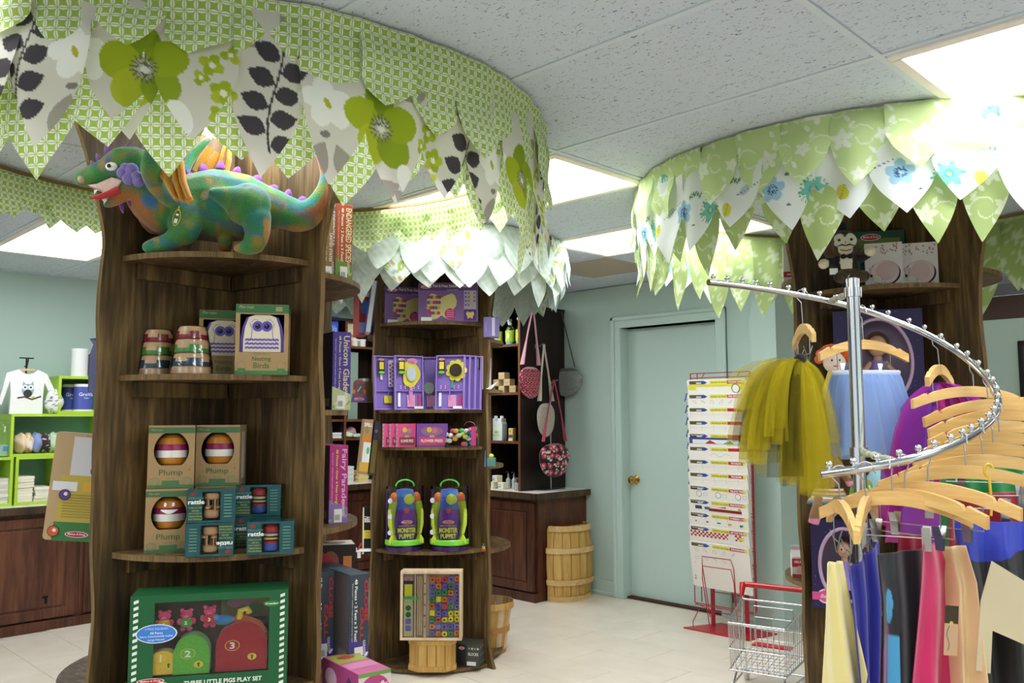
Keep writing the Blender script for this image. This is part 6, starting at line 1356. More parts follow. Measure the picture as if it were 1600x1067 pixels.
def f_beige(s, h):
    n_ = np.sin(s*180+np.sin(h*90))*np.sin(h*210); col = np.empty((len(s), 3)); a, b_ = np.array(lin('#c4b6a6')), np.array(lin('#a89c90')); w_ = np.clip(.5+.5*n_, 0, 1)[:, None]; col[:] = a*w_+b_*(1-w_); paint(col, h > .07, '#c9c0b2'); return col
def f_grey(s, h):
    col = np.empty((len(s), 3)); col[:] = lin('#8f9490'); k_ = (np.floor(s/.013)+np.floor(h/.013)) % 2; d = np.hypot((s % .013)-.0065, (h % .013)-.0065); paint(col, (d < .0045), '#6a6f6c'); paint(col, h > .06, '#5d5854'); return col
def f_floral2(s, h):
    col = np.empty((len(s), 3)); col[:] = lin('#1c1618'); r = random.Random(4)
    for q in range(90):
        cx, cy = r.uniform(-.16, .16), r.uniform(-.14, .14); paint(col, leafm(s, h, cx, cy, .016, .008, r.uniform(0, 3.1)), '#dcd8ce')
    for q in range(24):
        cx, cy = -.14+.062*(q % 6)+r.uniform(-.01, .01), -.12+.06*(q // 6)+r.uniform(-.01, .01)
        for a in range(6): paint(col, E_(s, h, cx+.013*math.cos(a*1.05), cy+.013*math.sin(a*1.05), .010, .010), '#b83a4c')
        paint(col, E_(s, h, cx, cy, .009, .009), '#e8a0a8')
    paint(col, h > .085, '#a84454')
    for q in range(14): paint(col, E_(s, h, -.12+.018*q, .10+.012*(q % 2), .006, .006), '#ead0d0')
    return col
def bag(label, X, cpx, W_, H_, th, fn, apex, col, cx_off=0, ori=math.pi/2, strap_w=.012, face=None, sfn=None):
    """hangs in a plane parallel to the bookcase side (normal +X); cpx centre pixel, apex strap top pixel"""
    c = PX(*cpx, X); a = PX(*apex, X)
    t = thing('shoulder_bag', label, 'bag', (c[0], c[1], c[2]), ori)
    me = bag_mesh(W_, H_, th, fn); me.materials.append(CLOTH); link('pouch', me, t)
    rel = np.array(a)-np.array(c); ax = rel[1]; az = rel[2]; m = MB(); n = 12
    for s_ in (-1, 1):
        pts = [(s_*W_*.40*(1-f_)**.8+ax*f_, s_*.006, H_*.36+(az-H_*.36)*f_) for f_ in [i/n for i in range(n+1)]]
        pts[-1] = (ax+s_*.004, 0, az); m.tube(pts, [strap_w*(1.5-.9*min(1, i/5)) for i in range(n+1)], 8, col, ry=.004)
    m.build('strap', CLOTH, t); return t
XB = BR+.045
bag('red bag with white scrolls and pink strap on the bookcase side', XB, (829, 592), .245, .30, .06, f_red, (833, 480), '#d9a0ac', strap_w=.017)
bag('beige linen bag with cream strap on the bookcase side', XB+.05, (853, 650), .195, .32, .05, f_beige, (850, 538), '#c6bcae', strap_w=.017)
c = PY(885, 592, WY-.045); a = PY(879, 485, WY-.03)
t = thing('shoulder_bag', 'grey dotted bag with dark strap hanging by the wall', 'bag', (c[0], WY-.05, c[2]), 0); me = bag_mesh(.34, .28, .07, f_grey); me.materials.append(CLOTH); link('pouch', me, t)
m = MB()
for s_ in (-1, 1): m.tube([(s_*.095*(1-f_)+(a[0]-c[0])*f_, 0, .09+(a[2]-c[2]-.09)*f_) for f_ in [i/8 for i in range(9)]], .008, 8, '#4a4644', ry=.003)
m.build('strap', CLOTH, t); MB().tube([(a[0]-c[0], 0, a[2]-c[2]-.004), (a[0]-c[0], .048, a[2]-c[2]+.004)], .005, 8, '#8a8a88').build('wall_hook', WIRE, t)
XS = -4.46
bag('black bag with red and cream flowers on a counter stand', XS, (866.5, 713), .335, .32, .09, f_floral2, (866, 594), '#a84454', strap_w=.013)
p = PX(866, 765, XS-.04); zt = PX(866, 594, XS)[2]
t = thing('bag_stand', 'thin grey counter stand holding up the floral bag', 'stand', (XS-.075, p[1], CTZ))
MB().tube([(0, 0, 0), (0, 0, zt-CTZ-.03), (.03, 0, zt-CTZ), (.075, 0, zt-CTZ)], .006, 8).build('rod', WIRE, t); MB().box(0, 0, 0, .10, .24, .006, b=.002).build('base_plate', WIRE, t)
for zz, yy in ((PX(833, 480, XB)[2], PX(833, 480, XB)[1]), (PX(850, 538, XB+.05)[2], PX(850, 538, XB+.05)[1])):
    t = thing('wall_hook', 'small metal hook on the bookcase side under a bag strap', 'hook', (BR+.002, yy, zz-.01), 0, 'hooks on the bookcase side'); MB().tube([(0, 0, 0), (.05, 0, 0), (.085, 0, .02)], .004, 8).box(.002, 0, -.015, .004, .02, .03).build('hook', WIRE, t)
# ------------------------------------------------------------------ wire rack of learning mats
REDM = flat_mat('red_enamel', '#b0202c', .35)
yR = 4.86; xL, xR = PY(1081, 700, yR)[0], PY(1174, 700, yR)[0]; zT = PY(1081, 584, yR)[2]; xm = (xL+xR)/2; wR = xR-xL
rk = thing('mat_rack', 'red wire floor rack of learning mats in front of the door', 'display rack', (xm, yR, 0))
bp_ = [(-wR*.42-.06, -.10), (wR*.5, -.10), (wR*.5+.05, .17), (-wR*.42+.05, .17)]
MB().slab([(a, b_) for a, b_ in bp_], 0, .008).build('base_plate', REDM, rk)
for px_ in (1113, 1166):
    xx = PY(px_, 900, yR+.06)[0]-xm; MB().lathe([(.014, .008), (.014, .45)], 12, c=(xx, .06, 0)).build('post', REDM, rk)
z0w = PY(1081, 940, yR)[2]
fr = MB()
for xx in (-wR/2, wR/2):
    fr.tube([(xx, 0, z0w), (xx, 0, zT)], .0035, 6); fr.tube([(xx+(.02 if xx < 0 else -.02), .05, z0w), (xx+(.02 if xx < 0 else -.02), .05, zT)], .0035, 6)
for zz in (zT, zT-.03, z0w, z0w-.01): fr.tube([(-wR/2, 0, zz), (wR/2, 0, zz)], .003, 6)
for xx in (-wR*.3, wR*.3): fr.tube([(xx, 0, zT-.03), (xx+.008, .02, zT)], .003, 6)
fr.tube([(-wR*.32, -.07, z0w-.015), (-wR*.42, -.08, .05), (-wR*.42, -.08, .012)], .003, 6)
fr.tube([(-wR/2, 0, z0w), (-wR*.1, -.07, z0w-.02), (wR*.4, -.07, z0w-.02)], .003, 6)
for zz in (z0w+.08, z0w+.20, z0w+.28): fr.tube([(-wR*.2, .03, zz), (wR/2, .03, zz-.0)], .003, 6)
for zz in [z0w+.16+.105*q for q in range(11)]:
    for sx in (-1, 1): fr.tube([(sx*wR/2, 0, zz), (sx*(wR/2-.035), -.035, zz), (sx*(wR/2-.035), -.035, zz+.02), (sx*wR/2, -.002, zz+.02)], .0025, 5)
fr.build('wire_frame', REDM, rk)
zlast = PY(1082, 845, yR-.03)[2]
for (dx, zz, ww, hh) in ((-.0, zlast-.15, .205, .17), (0, zlast-.24, .205, .20)):
    MB().tube([(dx-ww/2+.05, -.085, zz-.30), (dx-ww/2, -.085, zz+.02), (dx-ww/2, -.085, zz+hh-.10), (dx+ww/2, -.085, zz+hh-.10), (dx+ww/2+.02, -.085, zz+.02), (dx+ww/2+.04, -.085, zz-.30)], .003, 6).build('front_loop', REDM, rk)
ty = [594, 615.5, 636, 656, 676, 696, 716, 736, 757, 778, 798, 819, 844]
names = [('write', 'TELLING TIME', 'telling time'), ('color', 'FIRE ENGINE', 'fire engine outline'), ('write', '', 'plain ruled, third from the rack top,'), ('write', '', 'grid ruled'), ('color', '', 'blue bordered'), ('write', '', 'animal outline'), ('write', 'PROBLEM', 'upper number problem'), ('write', 'PROBLEM', 'lower number problem'), ('write', 'TELLING TIME', 'clock face'), ('color', 'FIRE ENGINE', 'red fire engine'), ('write', 'NUMBERS 1-10', 'counting numbers'), ('color', 'SET THE TABLE', 'red checked table'), ('color', 'DINOSAURS', 'dinosaur')]
mw, mh = wR*.985, .30
for q, (y, (kd, ti, lb)) in enumerate(zip(ty, names)):
    zz = PY(1082, y, yR-.02)[2]-.0
    t = MB().prism([(a, b_-mh/2) for a, b_ in rrect(mw, mh, .012, 3)], 0, .010, '#f0ece2').build('learning_mat', PRINT, None, (xm, yR-.05-.001*q, zz), (math.radians(11), math.radians(1.2 if q > 7 else .3), 0), label=lb+' learning mat in the red wire rack', cat='learning mat', group='learning mats in the red wire rack')
    p = PR(); hy = mh/2-.020; f_ = mw/.40
    p.rect(-mw*.33, hy, mw*.26, .022, '#5a5a3c' if q not in (4, 8, 9, 10, 11) else '#3a3a34').rect(-mw*.29, hy-.003, mw*.10, .009, '#d8d8d0').poly([(-mw*.20, hy-.011), (-mw*.14, hy), (-mw*.20, hy+.011), (-mw*.25, hy+.011), (-mw*.25, hy-.011)], '#3450a0')
    p.rect(.02*f_, hy, mw*.30, .020, '#e2d83c').text(kd+'-a-mat', .02*f_, hy, .012, '#4a5a34', width=mw*.26, shear=.2).rect(mw*.33, hy, mw*.27, .020, '#c02c34').oval(mw*.455, hy, .011, .012, '#e2d83c', 12)
    if q in (4, 8, 9, 10, 11): p.text('The Straight Edge', -mw*.33, hy+.003, .008, '#f0f0ea', width=mw*.22, bold=.03)
    if ti: p.text(ti, mw*.325, hy, .010, '#ffffff', width=min(mw*.22, .010*len(ti)), bold=.03)
    y1 = -.050+mh/2
    if q == 0: p.rect(0, y1, mw*.96, .035, '#e2d84a').rect(-.02, y1-.01, mw*.6, .02, '#f0ece2').oval(mw*.33, y1-.012, .03, .03, '#26304c').oval(mw*.33, y1-.012, .025, .025, '#f0ece2')
    elif q in (1, 12):
        for j in range(5 if q == 1 else 9): p.line([(-mw*.38+.062*(j % 5)*f_+.012*math.sin(a), y1-.004-.05*(j // 5)+.012*math.cos(a*1.3+j)) for a in [i*.7 for i in range(9)]], .0012, '#6a6a74')
    elif q in (2, 3, 6, 7):
        for j in range(5): p.line([(-mw*.45+mw*.2*j, y1-.02), (-mw*.45+mw*.2*j, y1+.014)], .0012, '#b0aeb4')
        p.line([(-mw*.46, y1), (mw*.46, y1)], .001, '#b0aeb4')
    elif q == 4: p.rect(0, y1, mw*.96, .04, '#3a4a94').rect(-.01, y1-.006, mw*.8, .026, '#e6e8ea').poly([(-.09, y1-.02), (-.05, y1+.004), (0, y1-.02)], '#b83a3c').poly([(.04, y1-.02), (.10, y1+.004), (.12, y1-.02)], '#4a9a4a')
    elif q == 5: p.line([(-.05+.012*i, y1-.008+.010*math.sin(i*.8)) for i in range(14)], .0014, '#8a8a90')
    elif q == 8:
        for j in range(3): p.oval(-mw*.32+mw*.33*j, y1-.006, .020, .020, '#3a3f5c').oval(-mw*.32+mw*.33*j, y1-.006, .0175, .0175, '#f2efe8').rect(-mw*.21+mw*.33*j, y1-.006, .03, .018, '#8a8fa4').rect(-mw*.21+mw*.33*j, y1-.006, .027, .015, '#f2efe8')
    elif q == 9: p.rect(.05, y1-.014, mw*.55, .018, '#8c1c24').rect(-mw*.33, y1-.004, .05, .022, '#3a4a6a').rect(-mw*.18, y1-.006, .04, .018, '#5a6a8a').poly([(-.01, y1+.004), (.06, y1+.012), (.06, y1+.004)], '#b02c34').oval(mw*.36, y1+.002, .01, .01, '#d8a83c')
    elif q == 10:
        for j in range(5):
            for i in range(j+1): p.oval(-mw*.38+.075*j*f_+.008*(i % 3), y1-.010-.006*(i // 3), .006, .005, ('#c02c34', '#8c4a3c', '#3c8a4a', '#d8a83c', '#3c8a4a')[j], 8)
            p.text(str(j+1), -mw*.40+.075*j*f_, y1+.010, .010, '#9a9aa0')
    elif q == 11:
        for i in range(26):
            for j in range(3):
                if (i+j) % 2 == 0: p.rect(-mw*.46+.0125*i*f_*1.1, y1+.010-.0125*j, .0125*f_*1.1, .0125, '#b82430'); p.k -= 1
        p.k += 1; p.oval(mw*.22, y1-.008, .028, .024, '#e8e6e2').rect(mw*.38, y1-.006, .03, .02, '#e2d83c')
    p.b.build('print', PRINT, t, (0, 0, -mh/2))
for q in range(10):
    z = PY(1075, 618+18.5*q, yR)[2]; t = MB().box(0, 0, -.045, .045, .008, .055, '#4a5488', .002).build('marker_pack', PRINT, None, (xL-.026, yR+.02+.004*q, z), (0, .25, .7), label='small blue marker pack clipped to the rack side', cat='marker pack', group='marker packs on the rack side')
    PR().rect(0, -.02, .03, .02, '#8c8a6a' if q % 2 else '#a8b4d8').rect(0, -.038, .03, .008, '#d8dce8').b.build('print', PRINT, t, (0, -.004, 0))
# ------------------------------------------------------------------ toy shopping cart
P = PZ(1196, 1085, 0); ct = thing('toy_shopping_cart', 'small chrome wire shopping cart with red plastic handle', 'toy cart', (P[0], P[1], 0), YAW+math.radians(-32))
fb, rb = .135, .165; yf, yr = -.13, .20; zf0, zf1, zr1, zr0 = .13, .352, .405, .155    # front narrower and lower
def cpt(u, y, z): f_ = (y-yf)/(yr-yf); return (u*(fb+(rb-fb)*f_), y, z)
m = MB()
def ring(zfa, zra, r_): m.tube([cpt(-1, yf, zfa), cpt(1, yf, zfa), cpt(1, yr, zra), cpt(-1, yr, zra), cpt(-1, yf, zfa)], r_, 6)
ring(zf1, zr1, .0055); ring(zf0+.10, zr0+.11, .003); ring(zf0, zr0, .0045)
m.build('basket_rims', CHROME, ct); m = MB()
for i in range(11): u = -1+2*i/10; m.tube([cpt(u, yf, zf1), cpt(u*.96, yf+.01, zf0), cpt(u*.96, yr-.01, zr0)], .0022, 5)
m.build('front_wires', CHROME, ct); m = MB()
for s_ in (-1, 1):
    for i in range(1, 11): y = yf+(yr-yf)*i/11; f_ = i/11; m.tube([cpt(s_, y, zf1+(zr1-zf1)*f_), cpt(s_*.96, y, zf0+(zr0-zf0)*f_)], .0022, 5)
for i in range(1, 8): y = yf+(yr-yf)*i/8; f_ = i/8; m.tube([cpt(-.96, y, zf0+(zr0-zf0)*f_), cpt(.96, y, zf0+(zr0-zf0)*f_)], .0022, 5)
m.build('side_wires', CHROME, ct); m = MB()
for i in range(4): z = zr0+.06+.055*i; m.tube([cpt(-.6, yr-.02, z), cpt(.6, yr-.02, z)], .0025, 5)
for u in (-.6, 0, .6): m.tube([cpt(u, yr-.02, zr0+.06), cpt(u, yr-.02, zr0+.225)], .0025, 5)
m.build('child_seat_gate', CHROME, ct); MB().box(0, yr-.05, zr0+.035, .20, .05, .012, '#c02028', .004).build('seat_flap', GLOSS, ct)
m = MB()
for s_ in (-1, 1): m.tube([cpt(s_, yr, zr0-.02), cpt(s_, yr+.005, zr1), cpt(s_, yr+.04, .465)], .006, 8)
m.tube([cpt(-.9, yr-.01, .06), cpt(-.96, yr, zr0)], .005, 8).tube([cpt(.9, yr-.01, .06), cpt(.96, yr, zr0)], .005, 8).tube([cpt(-.9, yf+.03, .06), cpt(-.8, yf+.06, zf0)], .005, 8).tube([cpt(.9, yf+.03, .06), cpt(.8, yf+.06, zf0)], .005, 8).tube([cpt(-.9, yf+.03, .06), cpt(-.9, yr-.01, .06), cpt(.9, yr-.01, .06), cpt(.9, yf+.03, .06)], .005, 8)
m.build('frame', CHROME, ct)
MB().tube([cpt(-1.0, yr+.045, .472), cpt(1.0, yr+.045, .472)], .014, 14, '#c8242c').build('handle', GLOSS, ct)
for s_ in (-1, 1): MB().tube([cpt(s_*1.02, yr+.045, .476), cpt(s_*1.03, yr+.03, .455), cpt(s_*1.03, yr+.008, .42)], [.018, .016, .010], 10, '#c8242c').build('handle_bracket', GLOSS, ct)
for s_ in (-1, 1):
    for y in (yf+.03, yr-.01):
        MB().lathe([(.006, -.008), (.026, -.008), (.028, -.005), (.028, .005), (.026, .008), (.006, .008)], 18, '#c9c9c9').build('wheel', GLOSS, ct, (cpt(s_*.9, y, 0)[0], y, .028), (0, math.pi/2, 0)); MB().tube([(cpt(s_*.9, y, 0)[0]-.013, y, .028), (cpt(s_*.9, y, 0)[0]-.013, y, .06), (cpt(s_*.9, y, 0)[0]+.013, y, .06), (cpt(s_*.9, y, 0)[0]+.013, y, .028)], .003, 6).build('fork', CHROME, ct)
# ------------------------------------------------------------------ far room: flowers on a wooden stand, dark framed board
P = PD(1566, 640, 6.3); t = thing('flower_stand', 'orange wood stand of cloth flowers by the far partition', 'display stand', (P[0], P[1], 0), YAW-.35)
zt_ = PD(1566, 578, 6.3)[2]
for sx in (-1, 1): MB().box(sx*.085, 0, 0, .02, .12, zt_, b=.002).build('side_board', flat_mat('orange_wood', '#b5773c', .5), t)
for q in range(5): MB().box(0, 0, zt_-.05-.13*q, .15, .11, .016).build('shelf', flat_mat('orange_wood', '#b5773c', .5), t)
MB().box(0, .055, 0, .15, .01, zt_).build('back_board', flat_mat('dark_slate', '#3a3c40', .6), t)
for (px_, py_, r_, c, cc, lb) in ((1554, 588, .055, '#1c1418', '#b02434', 'black cloth flower with red centre'), (1580, 587, .058, '#7c8f7c', '#94a592', 'sage green cloth flower'), (1573, 612, .042, '#a83440', '#e0c0b8', 'red and white cloth flower')):
    Q = PD(px_, py_, 6.2); m = MB()
    for lay, (n, rr) in enumerate(((9, 1.0), (7, .7), (5, .4))):
        for q in range(n):
            a = 2*math.pi*q/n+lay; m.ell((r_*rr*.62*math.cos(a), -.012*lay, r_*rr*.62*math.sin(a)), (r_*.34, .012, r_*.34), 9, c if lay < 2 else cc, 6)
    m.build('cloth_flower', CLOTH, None, Q, YAW, label=lb+' on the orange wood stand', cat='cloth flower', group='cloth flowers')
Q = PY(1599, 600, 6.66); t = thing('framed_board', 'dark framed board on the far partition', 'board', (Q[0]+.16, 6.655, .6), 0); MB().box(0, 0, 0, .36, .02, 1.27, '#1c1c1e', .004).build('frame', MATTE, t); MB().box(0, -.012, .03, .31, .004, 1.21, '#2a2c2e').build('panel', GLOSS, t)
# ------------------------------------------------------------------ goods on the tree stand behind the clothes rack
zT1, zT2, zT3, zT4 = 1.868, 1.36, 1.007, .62
rz = YAW-.25; w_, d, h = .345, .05, .262
b_ = carton('play_set_carton', 'dark green camping play set carton behind the sock dog', 'toy box', setfront(1347, 443, 3.55, zT1, d, rz), rz, w_, d, h, '#1d4a40')
p = PR(); p.rect(.03, h*.30, w_*.72, h*.16, '#6b7a34').text('CAMPING SET', .04, h*.16, .026, '#c8d0c0', width=.20, bold=.03); brand_oval(p, .04, h*.40, .04, .014); p.rect(-.02, -.06, .26, .10, '#3c5a4a').oval(.08, -.06, .05, .04, '#8c7a4a').rect(-.10, -.115, .06, .02, '#e6e6e2').on(b_, 'front', w_, d, h)
PR().rect(0, .0, d*.8, h*.9, '#2c5a4a').text('ADVENTURE SET', 0, -.02, .018, '#d0a83c', width=.16, rot=math.pi/2, bold=.03).on(b_, 'left', w_, d, h)
for j, x in enumerate((1382, 1437)):
    rz = YAW-.36; w_, d, h = .138, .085, .178
    hole = [(.057*math.cos(a)+.004, .050*math.sin(a)-.018) for a in [i*math.pi/14 for i in range(28)]]
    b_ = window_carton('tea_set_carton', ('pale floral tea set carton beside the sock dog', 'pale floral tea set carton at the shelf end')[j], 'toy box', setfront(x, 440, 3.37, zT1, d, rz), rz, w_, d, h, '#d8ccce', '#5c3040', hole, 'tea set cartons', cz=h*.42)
    MB().lathe([(0, 0), (.048, 0), (.052, .006), (.050, .008), (.036, .004), (0, .004)], 30, cols=['#d8b4bc', '#d89cb0', '#d89cb0', '#e0c8c8', '#d4b0b4']).build('plate', GLOSS, b_, (.006, -d/2+.016, h*.36), (math.pi/2, 0, 0))
    MB().lathe([(0, 0), (.011, 0), (.014, .012), (.016, .026), (.014, .026), (0, .010)], 16, '#d8b8b8').build('cup', GLOSS, b_, (-.046, -d/2+.012, h*.30)); MB().ell((-.03, -d/2+.010, h*.16), (.024, .008, .022), 14, '#d8ccc8').build('saucer', GLOSS, b_)
    p = PR(); r = random.Random(j)
    for q in range(22): p.oval(r.uniform(-.06, .06), r.uniform(.045, .083), .005, .003, ('#8a8078', '#a89a94', '#b86a7c')[q % 3], 7, rot=q)
    for q in range(10): p.oval(r.uniform(-.06, .06), r.uniform(-.085, -.07), .004, .003, '#b88a94', 7)
    p.text('Tea Set', .03, -.08, .010, '#8a6a74', shear=.3).on(b_, 'front', w_, d, h)
    PR().rect(0, -.02, .02, .12, '#c0b0b4').on(b_, 'left', w_, d, h)
def ploc(x, y, dep): return PD(x, y, dep)
# sock dog in a dinner jacket
o = PD(1322, 446, 3.30); kk = 3.30/F
sd = thing('sock_dog', 'sock dog in a black dinner jacket with bow tie and moustache', 'plush toy', (o[0], o[1], zT1), YAW-.3)
def Q(x, y, q=0): return ((x-1322)*kk, q, (446-y)*kk)
m = MB(); m.ell(Q(1322, 386), (21*kk, 17*kk, 26*kk)); m.tube([Q(1322, 400), Q(1324, 418), Q(1326, 432)], [19*kk, 20*kk, 19*kk], 14)
m.tube([Q(1310, 408), Q(1298, 410, -.02), Q(1289, 414, -.03)], [10*kk, 9*kk, 8*kk], 10); m.ell(Q(1289, 414, -.03), 8.5*kk); m.tube([Q(1340, 405), Q(1350, 402, -.02), Q(1358, 398, -.03)], [10*kk, 9*kk, 8*kk], 10); m.ell(Q(1358, 397, -.03), 8.5*kk)
for fx in (1313, 1345): m.tube([Q(1322+(fx-1322)*.5, 432), Q(fx, 438, -.04)], [11*kk, 9*kk], 10); m.ell(Q(fx, 437, -.045), (11*kk, 9*kk, 9.5*kk))
m.tube([Q(1305, 375, .01), Q(1298, 395, .01), Q(1300, 408, .0)], [6*kk, 8*kk, 5*kk], 8)
def scol(V, N_):
    x, y, z = V.T; C_ = np.empty((len(V), 3)); C_[:] = lin('#16140f'); X = x/kk+1322; Z = 446-z/kk
    def s(mk, c): C_[mk] = lin(c)
    s(Z < 402, '#4a3626'); s((np.hypot((X-1322)/9, (Z-412)/26) < 1) & (y < -.015), '#e6dcc4')
    for ex in (1313, 1331): s((np.hypot((X-ex)/9, (Z-377)/11) < 1) & (y < 0), '#e9e2d0')
    s((np.hypot((X-1322)/11, (Z-392)/10) < 1) & (y < 0), '#e6dcc4'); s((np.hypot(X-1289, Z-414) < 8) , '#e6d8c0'); s((np.hypot(X-1358, Z-397) < 9), '#e6d8c0'); s((X < 1306) & (Z < 405), '#5c4230'); s((Z > 424) & (Z < 432) & (np.abs(X-1326) < 18), '#4a3626'); s((Z > 427) & (y > -.09) & (y < -.03) & (np.abs(X-1329) < 22), '#4a3626')
    return C_
link('body', colour_mesh(remesh(m, .0045, 3), scol, KNIT), sd)
MB().lathe([(.028, 0), (.028, .003), (.017, .004), (.018, .034), (0, .036)], 18, '#121210').build('top_hat', CLOTH, sd, Q(1320, 362, 0))
fc = MB()
for ex in (1313, 1331): fc.ell(Q(ex, 378, -17*kk), (2.2*kk, .003, 2.2*kk), 8, '#1c1c1c')
fc.tube([Q(1309, 388, -.044), Q(1317, 386, -.048), Q(1322, 388, -.050), Q(1328, 386, -.048), Q(1336, 388, -.042)], [.001, .003, .002, .003, .001], 6, '#16120e'); fc.tube([Q(1314, 394, -.047), Q(1322, 396, -.050), Q(1330, 394, -.046)], .002, 6, '#b03034')
fc.build('face_stitching', CLOTH, sd); MB().ell(Q(1318, 405, -.052), (5*kk, .006, 4*kk), 8, '#121210').ell(Q(1328, 405, -.052), (5*kk, .006, 4*kk), 8, '#121210').ell(Q(1323, 405, -.054), (2*kk, .005, 2*kk), 8, '#121210').build('bow_tie', CLOTH, sd)
PR().rect(0, 0, .03, .024, '#ecece8').b.build('price_tag', PRINT, sd, Q(1303, 428, -.055))
# doll carton with an oval window
def doll_box(label, x, ybot, dep, z, w_, d, h, big):
    rz = YAW-.36; a, b2 = w_*.36, h*.40
    hole = [(a*math.cos(t), b2*math.sin(t)) for t in [i*math.pi/18 for i in range(36)]]
    bx = window_carton('doll_carton', label, 'toy box', setfront(x, ybot, dep, z, d, rz), rz, w_, d, h, '#241a48', '#8c7894', hole)
    m = MB(); n = 36
    m.tube([(a*1.04*math.cos(t), -d/2-.002, h/2+b2*1.03*math.sin(t)) for t in [i*2*math.pi/n for i in range(n+1)]], .007, 8, '#b99ab8'); m.build('oval_frame', GLOSS, bx)
    sk = '#c89a80'; hs = w_*.13
    dm = MB(); dm.ell((0, -.01, h*.66), (hs*.85, hs*.7, hs), 16, sk); dm.tube([(0, 0, h*.58), (0, 0, h*.50)], [hs*.35, hs*.45], 10, sk); dm.tube([(0, 0, h*.52), (0, 0, h*.42), (0, 0, h*.22)], [hs*.55, hs*.7, hs*1.7], 14, '#8c7ac0')
    for s_ in (-1, 1): dm.tube([(s_*hs*.6, 0, h*.50), (s_*hs*1.3, -.01, h*.42), (s_*hs*1.4, -.015, h*.32)], [hs*.28, hs*.24, hs*.2], 8, sk); 
    dl = dm.build('doll', MATTE, bx, (0, -d/2+.05, 0), label='doll in a lilac dress')
    MB().ell((0, .012, h*.68), (hs*1.1, hs*.8, hs*1.25), 16, '#5a3824').build('hair', CLOTH, dl); e = MB()
    for s_ in (-1, 1): e.ell((s_*hs*.3, -.01-hs*.62, h*.665), (hs*.10, .003, hs*.12), 8, '#2a1c14')
    e.ell((0, -.01-hs*.68, h*.625), (hs*.14, .003, hs*.05), 8, '#a84a4c'); e.build('face', MATTE, dl)
    p = PR(); r = random.Random(2)
    for q in range(60):
        xx, zz = r.uniform(-.48, .48)*w_, r.uniform(-.48, .48)*h
        if (xx/a)**2+(zz/b2)**2 > 1.15: p.rect(xx, zz, .006, .004, '#4a3c88'); p.k -= 1
    p.k += 1
    if not big:
        p.oval(-w_*.30, -h*.36, .03, .028, '#e8c0d0', 16).oval(-w_*.30, -h*.36, .024, .022, '#d0508c', 16).text('Bella', -w_*.30, -h*.36, .014, '#f4e0ea', shear=.3).rect(-w_*.44, -h*.36, .03, .03, '#d0508c')
    p.on(bx, 'front', w_, d, h); return bx
doll_box('large indigo doll carton with a lilac oval window', 1376, 650, 3.40, zT2, .33, .10, .42, True)
doll_box('indigo doll carton with a pink heart badge on the low shelf', 1322, 945, 3.34, zT4, .24, .10, .335, False)
# red-haired rag doll
o = PD(1304, 575, 3.24); t = thing('rag_doll', 'rag doll with curly orange hair beside the large doll carton', 'plush toy', (o[0], o[1], zT2), YAW-.2); zz = PD(1304, 566, 3.24)[2]-zT2
MB().ell((0, 0, zz), (.042, .034, .042), 16, '#e2cdbc').build('head', CLOTH, t); m = MB(); r = random.Random(1)
for q in range(26):
    a = math.pi*q/25; m.ell((.052*math.cos(a)+r.uniform(-.006, .006), r.uniform(-.01, .02), zz+.012+.042*math.sin(a)), .017, 8, '#d8602a', 6)
m.build('hair', KNIT, t); MB().tube([(0, 0, 0), (0, 0, zz*.5), (0, 0, zz-.02)], [.06, .045, .02], 14, '#c8b04a').build('dress', CLOTH, t); MB().ell((-.014, -.034, zz+.006), (.003, .002, .004), 8, '#222222').ell((.014, -.034, zz+.006), (.003, .002, .004), 8, '#222222').ell((0, -.034, zz-.016), (.010, .002, .002), 8, '#b03034').build('face', CLOTH, t)
# knitted monkey on the shelf edge
dd = 3.235; o = PD(1296, 793, dd); kk2 = dd/F
mk = thing('knit_monkey', 'knitted brown doll in a striped skirt sitting on the shelf edge', 'plush toy', (o[0], o[1], zT3), YAW-.25)
def K(x, y, q=0): return ((x-1296)*kk2, q, (793-y)*kk2)
m = MB(); m.tube([K(1297, 700), K(1297, 730), K(1296, 756), K(1295, 778)], [13*kk2, 16*kk2, 17*kk2, 18*kk2], 14); m.ell(K(1298, 690), (20*kk2, 17*kk2, 20*kk2)); m.tube([K(1283, 774, -.02), K(1278, 788, -.05), K(1273, 800, -.05), K(1270, 812, -.05)], [10*kk2, 10*kk2, 9*kk2, 8*kk2], 12); m.tube([K(1303, 774, -.02), K(1307, 780, -.06), K(1310, 788, -.07)], [9*kk2, 9*kk2, 8*kk2], 12); m.tube([K(1308, 722), K(1320, 738, -.02), K(1327, 754, -.03)], [8*kk2, 7*kk2, 6*kk2], 10)
def kc(V, N_):
    x, y, z = V.T; X = x/kk2+1296; Z = 793-z/kk2; C_ = np.empty((len(V), 3)); C_[:] = lin('#8a6642'); C_[(Z > 803) & (X < 1285)] = lin('#e08aa8'); C_[(np.hypot(X-1311, Z-789) < 10) & (y < -.05)] = lin('#e08aa8'); C_[(X > 1319) & (Z > 747)] = lin('#e08aa8'); return C_
link('body', colour_mesh(remesh(m, .005, 3), kc, KNIT), mk)
st = ['#2f3a44', '#e6dcc0', '#c86a4a', '#e0b878', '#3f9a9c', '#e6dcc0', '#c8784a', '#3f9aa0', '#4a4a48']; pr = [((19+i*1.1+(3 if i > 6 else 0))*kk2, (793-756-i*3.0)*kk2) for i in range(10)]
MB().lathe(pr, 26, cols=st, sq=(1.05, .85), caps=False).build('striped_skirt', KNIT, mk)
bundle('pale blue plush bundle with orange and blue spots behind the rack post', (*PD(1374, 790, 3.33)[:2], zT3), .075, '#a8d4e0', 41, 'plush_bundle', 'plush toy', sub=(.62, .6, 1.0), spots=(['#e08a2c', '#3f7ac0', '#6ab85a'], 30, .16))
